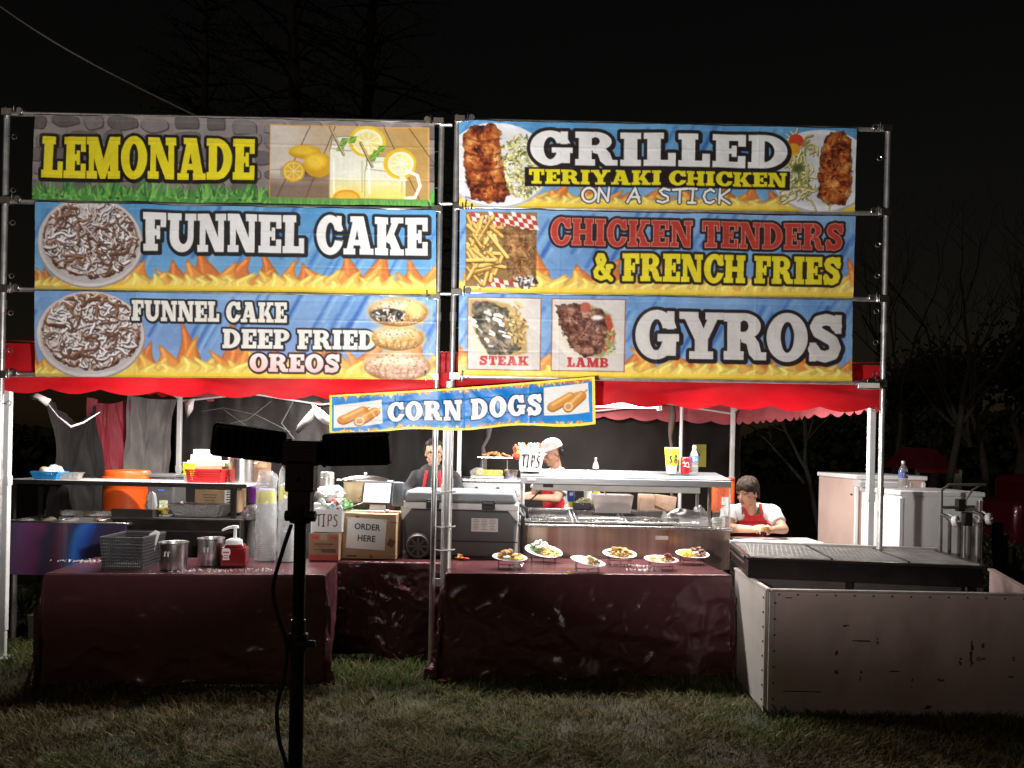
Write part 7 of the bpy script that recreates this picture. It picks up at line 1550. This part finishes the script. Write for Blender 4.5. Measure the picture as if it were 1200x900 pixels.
TEE = mat('white_tee', (1, 1, 1), .8, 0, .05, 6, attr='print', bump=.2, bscale=90)
def tee(P):
    c = np.full((len(P), 3), .74); x, z, y = P[:, 0], P[:, 2], P[:, 1]
    lg = (y < .1) & (x > -.065) & (x < .085) & (z > hz - .180) & (z < hz - .115); c[lg] = (.02, .10, .05)
    for x0 in (-.035, .005, .045): c[lg & (np.abs(x - x0 - (z - hz + .15) * .4) < .008)] = (.70, .70, .66)
    c[lg & (z < hz - .25)] = (.55, .35, .05); return c
so, sme = shirt(boy, J, .62, TEE, .014, .95, 'tshirt', .007, paint=tee)
P, N = coords(sme), normals(sme)
top = hz - .175
bib = (N[:, 1] < .15) & (P[:, 1] < .30) & (P[:, 2] < top + .0) & (np.abs(P[:, 0] - .035) < np.where(P[:, 2] > top - .10,   .062 + (top - P[:, 2]) * 1.0, .19)) & (P[:, 2] > .62)
ap = extract(sme, bib, .008, 'apron', RED_CLOTH, boy, .004, .004, 14)
b = MB()
def strap(x0, x1, ztop, n=14):
    pts = []
    for i in range(n):
        t = i / (n - 1); x = x0 + (x1 - x0) * t; z = top - .02 + (ztop - top + .02) * t
        k = np.argmin((P[:, 0] - x) ** 2 + (P[:, 2] - z) ** 2 + 4 * np.clip(N[:, 1] + .1, 0, 1)); pts.append(Vector(P[k]) + Vector(N[k]) * .010)
    return pts
for x0, x1 in ((-.030, -.05), (.098, .085)): MB().tube(strap(x0, x1, hz - .100), [.012] * 14, 6).build('neck_strap', RED_CLOTH, ap)
b = MB(); b.box((0, 0, 0), (.09, .002, .006)); b.v = [(v[0] + .04, v[1] + float(P[np.argmin((P[:, 0] - .04) ** 2 + (P[:, 2] - top + .05) ** 2 + 4 * np.clip(N[:, 1], 0, 1))][1]) - .012, v[2] + top - .05) for v in b.v]; b.build('stitched_mark', mat('orange_thread', (.55, .20, .05), .7), ap)
trousers(boy, J, DENIM)
r = thing('food_roll', 'small orange roll held in both hands of the boy', 'food', (ox + .035, oy - .27, .98)); b = MB(); b.ell((0, 0, 0), (.035, .022, .022), lump=.3, n=16, seed=3); b.build('roll', mat('roll_crust', (.60, .30, .08), .6), r); MB().ell((.012, -.01, .016), (.02, .014, .01), lump=.4, n=12).build('filling', C_CREAM, r)
r = thing('white_napkin', 'white paper lying on the prep table under the boy\'s hands', 'paper', (ox + .03, oy - .24, .881)); b = MB(); b.grid(lambda a, c: (.26 * (a - .5), .14 * (c - .5), .006 + .006 * fbm(Vector((a * 5, c * 5, 1)), 3)), 14, 8); b.build('paper', PAPER, r, recalc=False)
# --- woman in black with red apron, half behind the middle poles
B1 = at(509, 531, 7.0); hz1 = B1.z
J = dict(pel=(0.02, .05, .95), chest=(0.01, .02, 1.22), neck=(0, .01, hz1 - .15), shL=(-.165, .03, hz1 - .225), shR=(.17, .03, hz1 - .225), head=(0, -.03, hz1), hrot=(R(4), R(-3), R(8)))
J['elL'] = (-.235, -.02, 1.14); J['wrL'] = (-.16, -.22, 1.12); J['elR'] = (.24, -.02, 1.14); J['wrR'] = (.16, -.23, 1.12); J['handL'] = ((.5, -.8, 0), (-.3, 0, .9), -1); J['handR'] = ((-.5, -.8, 0), (.3, 0, .9), 1); J.update(legs(J['pel']))
wom, Mh, hc = person('smiling woman with glasses in black and a red apron, half hidden by the middle poles', (B1.x, 7.0, 0), 0, J, (.52, .30, .20), (.42, .13, .11), (.05, .03, .02), .006, .96, teeth=True)
hair(wom, Mh, hc, .96, lambda x, y, z: ((z > .075) & (y < .0)) | ((z > -.03) & (y >= .0) & (np.abs(x) < .09)) | ((z > -.07) & (y > .03)), hair_mat('dark_hair', (.03, .02, .016)), .006)
BLK = mat('black_shirt', (.020, .020, .022), .8, 0, .2, 15, bump=.2)
so, sme = shirt(wom, J, 1, BLK, .012, 1.0, 'long_sleeve_shirt', .009, long_=True)
P, N = coords(sme), normals(sme); t1 = hz1 - .36
bib = (N[:, 1] < .1) & (P[:, 1] < .02) & (P[:, 2] < t1) & (np.abs(P[:, 0]) < np.where(P[:, 2] > t1 - .15, .10 + (t1 - P[:, 2]) * .6, .19)) & (P[:, 2] > .75); ap = extract(sme, bib, .008, 'apron', RED_CLOTH, wom, .004, .003, 14)
b = MB(); top = t1
for x0, x1 in ((-.085, -.055), (.085, .055)): MB().tube(strap(x0, x1, hz1 - .165), [.015] * 14, 6).build('neck_strap', RED_CLOTH, ap)
b = MB(); c0 = hc
for k in (-1, 1): b.tube([hc + Mh @ Vector((k * .033 + .021 * math.cos(t), -.098, .003 + .016 * math.sin(t))) for t in np.linspace(0, 6.28, 18)], .0018, 5, cap=False); b.tube([hc + Mh @ Vector((k * .054, -.096, .006)), hc + Mh @ Vector((k * .079, .0, .008))], .0016, 5)
b.tube([hc + Mh @ Vector((-.012, -.099, .006)), hc + Mh @ Vector((.012, -.099, .006))], .0016, 5); b.build('glasses', BLACK, wom)
trousers(wom, J, DENIM)
# --- worker with white cap behind the food warmer, turned away to the left, looking down
B2 = at(650, 531, 7.25); hz2 = B2.z
J = dict(pel=(-.0, .06, .95), chest=(0.0, .03, 1.20), neck=(.0, .03, hz2 - .14), shL=(-.165, .0, hz2 - .235), shR=(.165, .02, hz2 - .235), head=(0.0, -.035, hz2 - .0), hrot=(R(22), 0, R(0)))
J['elL'] = (-.22, -.10, 1.10); J['wrL'] = (-.10, -.30, 1.10); J['elR'] = (.22, -.10, 1.10); J['wrR'] = (.10, -.30, 1.10); J['handL'] = ((.3, -.9, 0), (-.3, 0, .9), -1); J['handR'] = ((-.3, -.9, 0), (.3, 0, .9), 1); J.update(legs(J['pel']))
man, Mh, hc = person('worker in a white cap and pale patterned shirt behind the food warmer, head bowed', (B2.x, 7.25, 0), R(-62), J, (.42, .24, .16), (.30, .12, .09), (.03, .02, .015), .006, .98)
hair(man, Mh, hc, .98, lambda x, y, z: ((z > -.045) & (y > .0) & (z < .06) & ~((np.abs(x) > .066) & (y < .034))), hair_mat('black_hair', (.02, .015, .012)), .005)
b = MB(); b.ell(hc + Mh @ Vector((0, .012, .045)), (.090, .108, .088), Mh, 32); me = remesh(b, .006, 'cap', 1); L_ = (coords(me) - np.array(hc)) @ np.array(Mh); CAPM = mat('white_cap', (.66, .62, .61), .8, 0, .12, 20)
cp = extract(me, L_[:, 2] > .038, .004, 'cap', CAPM, man, .004); b = MB(); b.grid(lambda a, c: hc + Mh @ Vector(((a - .5) * .15, -.088 - .075 * c * (1 - (2 * a - 1) ** 2 * .5), .045 - .018 * (2 * a - 1) ** 2 - .012 * c)), 12, 6); b.build('cap_brim', CAPM, cp, recalc=False, solid=.004)
PATT = mat('pale_pattern_shirt', (.42, .40, .40), .8, 0, .5, 55)
so, sme = shirt(man, J, .75, PATT, .012, 1.0, 'patterned_shirt', .009); P, N = coords(sme), normals(sme); t2 = hz2 - .34
bib = (N[:, 1] < .1) & (P[:, 1] < .03) & (P[:, 2] < t2) & (np.abs(P[:, 0]) < np.where(P[:, 2] > t2 - .15, .10 + (t2 - P[:, 2]) * .6, .17)) & (P[:, 2] > .7); ap = extract(sme, bib, .008, 'apron', RED_CLOTH, man, .004, .003, 14)
top = t2; b = MB()
for x0, x1 in ((-.085, -.055), (.085, .055)): MB().tube(strap(x0, x1, hz2 - .17), [.012] * 14, 6).build('neck_strap', RED_CLOTH, ap)
trousers(man, J, DENIM)
# ------------------------------------------------------------------ white metal boxes, cart and bottle at the right
BOXW = mat('white_sheet_metal', (.76, .755, .75), .4, .05, .06, 2, dirt_or_refl=(.35, .30, .28), dirt_or_refl_amt=.4)
def metal_box(label, x0, x1, y0, y1, zt_, m, rim=True):
    r = thing('metal_locker', label, 'box', ((x0 + x1) / 2, (y0 + y1) / 2, 0)); w, d = x1 - x0, y1 - y0
    b = MB(); b.box((0, 0, zt_ / 2 + .02), (w, d, zt_ - .08)); b.build('box_body', m, r, bevel=.008)
    b = MB(); b.box((0, 0, zt_ - .012), (w + .03, d + .02, .04)); b.build('lid', BOXW, r, bevel=.008)
    b = MB(); b.box((-w / 2 + .0, -d / 2 - .003, zt_ / 2), (.03, .02, zt_ - .1)); b.box((w / 2 - .02, -d / 2 - .006, zt_ / 2), (.03, .012, zt_ - .1)); b.box((w * .28, -d / 2 - .004, zt_ / 2), (.012, .006, zt_ - .1)); b.build('corner_trim', BOXW, r, bevel=.003)
    for sx in (-1, 1):
        for sy in (-1, 1): MB().box((sx * (w / 2 - .05), sy * (d / 2 - .05), .035), (.06, .06, .07)).build('foot', GALV, r)
    return r
q0, q1 = at(1056, 576, 5.95), at(1152, 583, 5.95)
r = metal_box('white metal locker with a water bottle on it behind the grill', q0.x, q1.x, 5.95, 6.62, q0.z, BOXW)
MB().box((-(q1.x - q0.x) / 2 - .002, .02, q0.z - .14), (.006, .03, .012)).build('lock_hole', BLACK, r)
q2 = at(1004, 560, 6.68); PINK_LIT = mat('pink_lit_sheet_metal', (.58, .42, .37), .45, .1, .08, 2, dirt_or_refl=(.42, .25, .2), dirt_or_refl_amt=.5)  # glow of the red canopy painted into the sheet metal's colour
r = metal_box('scuffed metal locker with pink canopy light painted in, standing behind the white one', q2.x - .0, q2.x + .6, 6.68, 7.5, q2.z + .02, PINK_LIT)
b = MB(); b.box((-.303, -.32, q2.z - .15), (.006, .03, .015)); b.build('lock_hole', BLACK, r)
bq = at(1062, 566, 6.05); bottle('water_bottle', 'clear water bottle with a blue label on the white locker', (bq.x, 6.1, q0.z + .009), 1.1)
r = thing('flat_box', 'flat grey carton on the rear of the white locker', 'box', (q0.x + .06, 6.5, q0.z + .008)); MB().box((0, 0, .03), (.32, .14, .06)).build('carton_body', mat('grey_carton', (.40, .38, .38), .6), r, bevel=.004); MB().box((0, -.071, .045), (.32, .0015, .01)).build('packing_tape', PAPER, r)
r = thing('folded_cart', 'folded tube cart with two pale caster wheels leaning on the white locker', 'cart', (at(1135, 600, 5.65).x, 5.7, 0)); cx, yz = r.location.x, 5.7
def L2(u, v, dy=0.0): q = at(u, v, 5.65 + dy); return Vector((q.x - cx, q.y - 5.7, q.z))
b = MB()
for u in (1103, 1113, 1124, 1136, 1148): b.tube([L2(u, 612 if u > 1110 else 574), Vector((L2(u, 640).x, -.05, .04))], .013, 8)
b.tube([L2(1103, 600), L2(1103, 575), L2(1112, 568), L2(1155, 568)], .011, 8); b.tube([L2(1132, 585), L2(1140, 574), L2(1152, 567)], .008, 8); b.tube([L2(1104, 595), L2(1142, 594)], .012, 8); b.build('tube_frame', mat('cart_tube', (.18, .17, .165), .35, .7, .2), r)
b = MB(); b.box(L2(1125, 592), (.055, .05, .09)); b.box(L2(1133, 608), (.06, .05, .10)); b.build('hinge_block', BLACK, r, bevel=.006)
for u, v, ry in ((1120, 611, 1), (1159, 608, 1)):
    c = L2(u, v, -.06); b = MB(); ax = Vector((.62, -.75, .1)).normalized(); b.cyl(c - ax * .018, c + ax * .018, .042, n=26); w_ = b.build('caster_wheel', mat('pale_caster', (.55, .53, .51), .4), r, bevel=.008); b = MB(); b.cyl(c - ax * .02, c + ax * .022, .016, n=14); b.build('hub', STEEL, w_)
    b = MB(); b.tube([c + Vector((-.01, .0, .0)) - ax * .025, c + Vector((-.055, .03, .035)), c + Vector((-.09, .05, .05))], .013, 8); b.tube([c + ax * .025, c + Vector((-.04, .02, .055))], .008, 6); b.build('caster_fork', STEEL, r)
r = thing('black_bundle', 'dark rolled tarp standing behind the folded cart', 'tarp', (at(1160, 620, 6.3).x + .08, 6.3, 0)); b = MB()
for k in range(5): b.tube([(k * .05 + .02 * math.sin(z * 5 + k), .02 * (k % 2), z) for z in np.linspace(0, 1.02 - .10 * k, 10)], .04, 8)
b.build('tarp_folds', TARP_BLACK, r)
# ------------------------------------------------------------------ dim things far behind on the right
FAR_RED = mat('far_red_fabric', (.16, .008, .014), .7)
q = at(1076, 535, 13); r = thing('far_tent', 'small dark red tent roof with a pale green post far behind', 'tent', (q.x, 13, 0)); b = MB(); zb_ = q.z - .2
b.add([(-.34, -.6, zb_), (.34, -.6, zb_), (.34, .6, zb_), (-.34, .6, zb_), (-.27, 0, zb_ + .36), (.27, 0, zb_ + .34)], [(0, 1, 5, 4), (1, 2, 5), (2, 3, 4, 5), (3, 0, 4), (0, 3, 2, 1)]); b.box((0, -.6, zb_ - .03), (.68, .01, .06)); b.build('roof', FAR_RED, r, smooth=False)
for x in (-.3, .3): MB().box((x, -.55, zb_ / 2), (.22 if x > 0 else .05, .05, zb_)).build('post', mat('pale_green_post', (.22, .28, .20), .6), r)
q = at(1186, 607, 9.5); r = thing('red_pickup', 'dark red vehicle end with one pale lamp in the far right dark', 'vehicle', (q.x + .5, 9.5, 0)); b = MB(); b.box((0, 0, .78), (1.5, .9, .55)); b.box((.1, 0, 1.15), (1.2, .8, .4)); b.build('body', mat('dark_red_paint', (.09, .006, .009), .3, .2, coat=.5), r, bevel=.08)
MB().box((-.47, -.455, .80), (.09, .02, .16)).build('lamp', PAPER, r, bevel=.01); MB().box((.1, -.41, 1.18), (.9, .01, .26)).build('window', BLACK, r)
for x in (-.45, .45): MB().cyl((x, -.44, .32), (x, -.25, .32), .31, n=24).build('wheel', RUBBER, r)
# ------------------------------------------------------------------ trees and bushes
BARK = mat('bark', (.048, .038, .032), .9, 0, .35, 10, bump=.6)
LEAF = mat('dark_leaf', (.045, .055, .022), .7, 0, .45, 3, transl=.2); NEEDLE = mat('needle', (.035, .045, .028), .7, 0, .4, 3)
def branch(b, p, d, L_, r_, depth, rg, tips, spread=.6, droop=0.0):
    pts = [Vector(p)]; n = 5; d = Vector(d).normalized()
    for i in range(n):
        d = (d + Vector((rg.uniform(-.16, .16), rg.uniform(-.16, .16), rg.uniform(-.10, .14) - droop))).normalized(); pts.append(pts[-1] + d * L_ / n)
    b.tube(pts, [r_ * (1 - .55 * i / n) for i in range(n + 1)], 7 if r_ > .03 else 5)
    if depth == 0: tips.append(pts[-1]); return
    for k in range(rg.choice([2, 3, 3])):
        i = rg.randint(2, n); ax = Vector((rg.uniform(-1, 1), rg.uniform(-1, 1), rg.uniform(-.3, .7))).normalized(); branch(b, pts[i], (d + ax * spread * rg.uniform(.7, 1.3)), L_ * rg.uniform(.55, .78), r_ * .48 * rg.uniform(.8, 1.1), depth - 1, rg, tips, spread, droop)
def bare_tree(u, Y, h, seed, label, lean=(0, 0), r0=.11, depth=5, spread=.75, leaves=0):
    a = at(u, 600, Y); r = thing('bare_tree' if not leaves else 'leafy_tree', label, 'tree', (a.x, Y, 0), 0, 'trees in the dark behind the stall'); rg = random.Random(seed); b = MB(); tips = []
    top = Vector((lean[0], lean[1], h * .42)); b.tube([Vector((0, 0, -.05)).lerp(top, t) + Vector((.05 * math.sin(t * 5 + seed), .04 * math.cos(t * 4), 0)) for t in np.linspace(0, 1, 8)], [r0 * (1.25 - .5 * t) for t in np.linspace(0, 1, 8)], 10); b.build('trunk', BARK, r)
    b = MB(); tt = top + Vector((.05 * math.sin(5 + seed), .04 * math.cos(4), 0))
    for k in range(4): branch(b, tt - Vector((0, 0, rg.uniform(0, h * .12) * (k > 0))), Vector((lean[0] * .3, 0, 1)) + Vector((rg.uniform(-.8, .8), rg.uniform(-.5, .5), 0)), h * .26, r0 * .62, depth - 1, rg, tips, spread)
    b.build('limbs', BARK, r)
    if leaves:
        b = MB()
        for t in tips:
            for i in range(leaves):
                p = t + Vector((rg.gauss(0, .28), rg.gauss(0, .28), rg.gauss(0, .22))); s = rg.uniform(.05, .10); n1 = Vector((rg.gauss(0, 1), rg.gauss(0, 1), rg.gauss(0, 1))).normalized(); n2 = n1.orthogonal().normalized(); n3 = n1.cross(n2)
                b.add([p - n2 * s, p + n3 * s * .5, p + n2 * s, p - n3 * s * .5], [(0, 1, 2, 3)])
        b.build('crown', LEAF, r, recalc=False, smooth=False)
    return r
bare_tree(1108, 11.0, 6.0, 3, 'bare tree with a straight trunk right of the frame', (.15, 0), .05)
bare_tree(1165, 12.5, 5.6, 5, 'bare spreading tree at the right edge behind the lockers', (-.4, 0), .055)
bare_tree(985, 10.2, 3.4, 9, 'low leaning bare tree seen between the canopy legs on the right', (-.55, 0), .035, 5, .8)
bare_tree(1270, 13.5, 6.5, 14, 'bare tree leaning in from beyond the right edge', (-.8, 0), .07)
bare_tree(1040, 15, 6.8, 17, 'bare tree farther back in line with the right pipe', (.2, 0), .05)
bare_tree(1195, 14.5, 4.5, 21, 'leafy tree low at the right behind the bare ones', (0, 0), .12, 5, .8, 26)
bare_tree(1090, 17, 4.0, 23, 'leafy tree behind the far red tent', (0, 0), .12, 5, .8, 26)
def pine(u, Y, h, seed, label):
    a = at(u, 600, Y); r = thing('pine_tree', label, 'tree', (a.x, Y, 0), 0, 'pines above the banners'); rg = random.Random(seed); MB().tube([(.1 * math.sin(z * .6 + seed), 0, z) for z in np.linspace(0, h, 12)], [.2 * (1.05 - z / h) + .02 for z in np.linspace(0, h, 12)], 10).build('trunk', BARK, r); b, nb = MB(), MB(); z = h * .35
    while z < h:
        for k in range(4):
            t = rg.uniform(0, 6.28); L_ = (h - z) * .34 * rg.uniform(.6, 1.2) + .3; p = Vector((0, 0, z)); d = Vector((math.cos(t), math.sin(t), rg.uniform(.0, .4))); pts = [p + d * L_ * s - Vector((0, 0, .16 * L_ * s * s)) for s in np.linspace(0, 1, 5)]; b.tube(pts, [.03, .024, .018, .012, .006], 5)
            for i in range(int(34 * L_)):
                s = rg.uniform(.3, 1.05); c = p + d * L_ * s - Vector((0, 0, .16 * L_ * s * s)) + Vector((rg.gauss(0, .10), rg.gauss(0, .10), rg.gauss(0, .07))); e = Vector((rg.gauss(0, 1), rg.gauss(0, 1), rg.gauss(.4, .6))).normalized() * rg.uniform(.06, .13); f = e.orthogonal().normalized() * .012; nb.add([c - f, c + f, c + e], [(0, 1, 2)])
        z += rg.uniform(.16, .34)
    b.build('limbs', BARK, r); nb.build('crown', NEEDLE, r, recalc=False, smooth=False)
pine(330, 13.5, 12.5, 4, 'dim pine showing faintly above the lemonade banner')
pine(425, 16, 14.0, 6, 'dim pine behind the first one above the lemonade banner')
pine(225, 18, 13.0, 8, 'dim pine farther left above the lemonade banner')
def bush(p, w, h, n, seed, label):
    r = thing('bush', label, 'bush', tuple(p), 0, 'bushes round the stall'); rg = random.Random(seed); b, st = MB(), MB()
    for k in range(10):
        t = rg.uniform(0, 6.28); st.tube([(0, 0, 0), (w * .25 * math.cos(t), w * .25 * math.sin(t), h * .5), (w * .45 * math.cos(t), w * .45 * math.sin(t), h * .9)], [.012, .008, .003], 5)
    for i in range(n):
        a, q = rg.uniform(0, 6.28), rg.random() ** .5; z = h * rg.random(); k = math.sqrt(max(0, 1 - (z / h - .45) ** 2 * 2.4)); c = Vector((w / 2 * q * k * math.cos(a), w / 2 * q * k * math.sin(a), z)); c += Vector((rg.gauss(0, .02), rg.gauss(0, .02), 0)); s = rg.uniform(.012, .028); n1 = Vector((rg.gauss(0, 1), rg.gauss(0, 1), rg.gauss(.5, 1))).normalized(); n2 = n1.orthogonal().normalized(); n3 = n1.cross(n2); b.add([c - n2 * s, c + n3 * s * .45, c + n2 * s, c - n3 * s * .45], [(0, 1, 2, 3)])
    st.build('stems', BARK, r); b.build('leaves', mat('bush_leaf', (.06, .10, .035), .6, 0, .5, 6, transl=.2), r, recalc=False, smooth=False)
p = on(26, 712, .12); p.z = 0; bush(p, .5, .34, 700, 3, 'leafy weed bush under the sink panel at the far left')
p = on(1190, 650, .1); bush((3.95, 6.6, 0), .9, .55, 1000, 5, 'dim bush at the right edge beyond the folded cart'); bush((4.9, 8.2, 0), 1.3, .8, 1200, 7, 'dim bush in front of the dark red vehicle')
# ------------------------------------------------------------------ odds and ends on the ground
p = on(40, 752, 0); r = thing('carton_scrap', 'faded flat carton leaning by the left table', 'carton', (p.x, p.y + .1, 0), R(8)); MB().box((0, 0, .10), (.12, .2, .20)).build('carton_body', mat('faded_carton', (.28, .22, .21), .8), r, bevel=.005); MB().box((-.0, 0, .203), (.13, .22, .006)).build('flap', PAPER, r)
p = on(14, 748, 0); r = thing('crumpled_sheet', 'crumpled grey plastic sheet lying at the far left', 'sheet', (p.x, p.y + .1, 0)); b = MB(); b.grid(lambda a, c: (.28 * (a - .5), .22 * (c - .5), .03 + .10 * abs(fbm(Vector((a * 3, c * 3, 5)), 4)) + .07 * a), 20, 16); b.build('sheet', mat('grey_sheet', (.20, .16, .17), .5), r, recalc=False, ang=180)
p = on(519, 800, 0); b = MB(); b.tube([p + Vector((.0, .28, .02)), p + Vector((-.005, .12, .03)), p + Vector((.015, .0, .03)), p + Vector((.06, -.02, .035)), p + Vector((.02, -.06, .03)), p + Vector((-.03, -.04, .03)), p + Vector((.03, .03, .025))], .005, 6); prop(b.build('extension_cord', mat('orange_cord', (.42, .12, .03), .5)), 'thin orange cord lying in the grass by the middle poles', 'cord')
for (u, v, n) in ((928, 842, 40), (975, 850, 60), (1035, 853, 50), (905, 838, 30), (1120, 856, 40)): pass
def tuft(u, v, n, seed, label):
    p = on(u, v, 0); r = thing('weed_tuft', label, 'weed', tuple(p), 0, 'weeds along the windbreak'); rg = random.Random(seed); b = MB()
    for i in range(n):
        t = rg.uniform(0, 6.28); h = rg.uniform(.03, .08); x, y = rg.gauss(0, .05), rg.gauss(0, .02); b.add([(x - .004, y, 0), (x + .004, y, 0), (x + .05 * math.cos(t) * .5 + .003, y + .03 * math.sin(t), h * .7), (x + .06 * math.cos(t), y + .05 * math.sin(t), h)], [(0, 1, 2), (0, 2, 3)])
    b.build('blades', LEAF, r, recalc=False, smooth=False)
tuft(968, 846, 60, 2, 'weed tuft against the windbreak below the first rust scrape'); tuft(1046, 850, 40, 3, 'weed tuft against the middle of the windbreak'); tuft(915, 842, 36, 4, 'weed tuft at the corner of the windbreak')
# ------------------------------------------------------------------ far dark wood that closes the horizon
def wood():
    rg = np.random.default_rng(12); n = 42000; a = rg.random(n) * 2 - 1; x = a * 60; lay = rg.random(n)
    y = 34 + 10 * lay + 6 * np.sin(a * 5); top = 2.9 + 1.0 * fbm_np0(x + 70, y * 0, 5, 7.0, 4) * 2; z = np.maximum(top, .4) * rg.random(n) ** .8; s = .12 + .2 * rg.random(n); t = rg.random(n) * 6.28; u_ = rg.random(n) * 2 - 1
    d1 = np.stack([np.cos(t), u_ * .6, np.sin(t)], -1) * s[:, None]; d2 = np.stack([-np.sin(t) * .6, .7 * np.cos(t * 2), np.cos(t) * .6], -1) * s[:, None]
    c = np.stack([x, y, z], -1); P = np.stack([c - d1, c + d2, c + d1, c - d2], 1).reshape(-1, 3)
    me = bpy.data.meshes.new('far_wood'); me.vertices.add(len(P)); me.vertices.foreach_set('co', P.astype(np.float32).ravel()); me.loops.add(len(P)); me.loops.foreach_set('vertex_index', np.arange(len(P), dtype=np.int32)); me.polygons.add(n); me.polygons.foreach_set('loop_start', np.arange(0, len(P), 4, dtype=np.int32)); me.update(calc_edges=True)
    prop(link('far_wood', me, LEAF), kind='stuff')
wood()
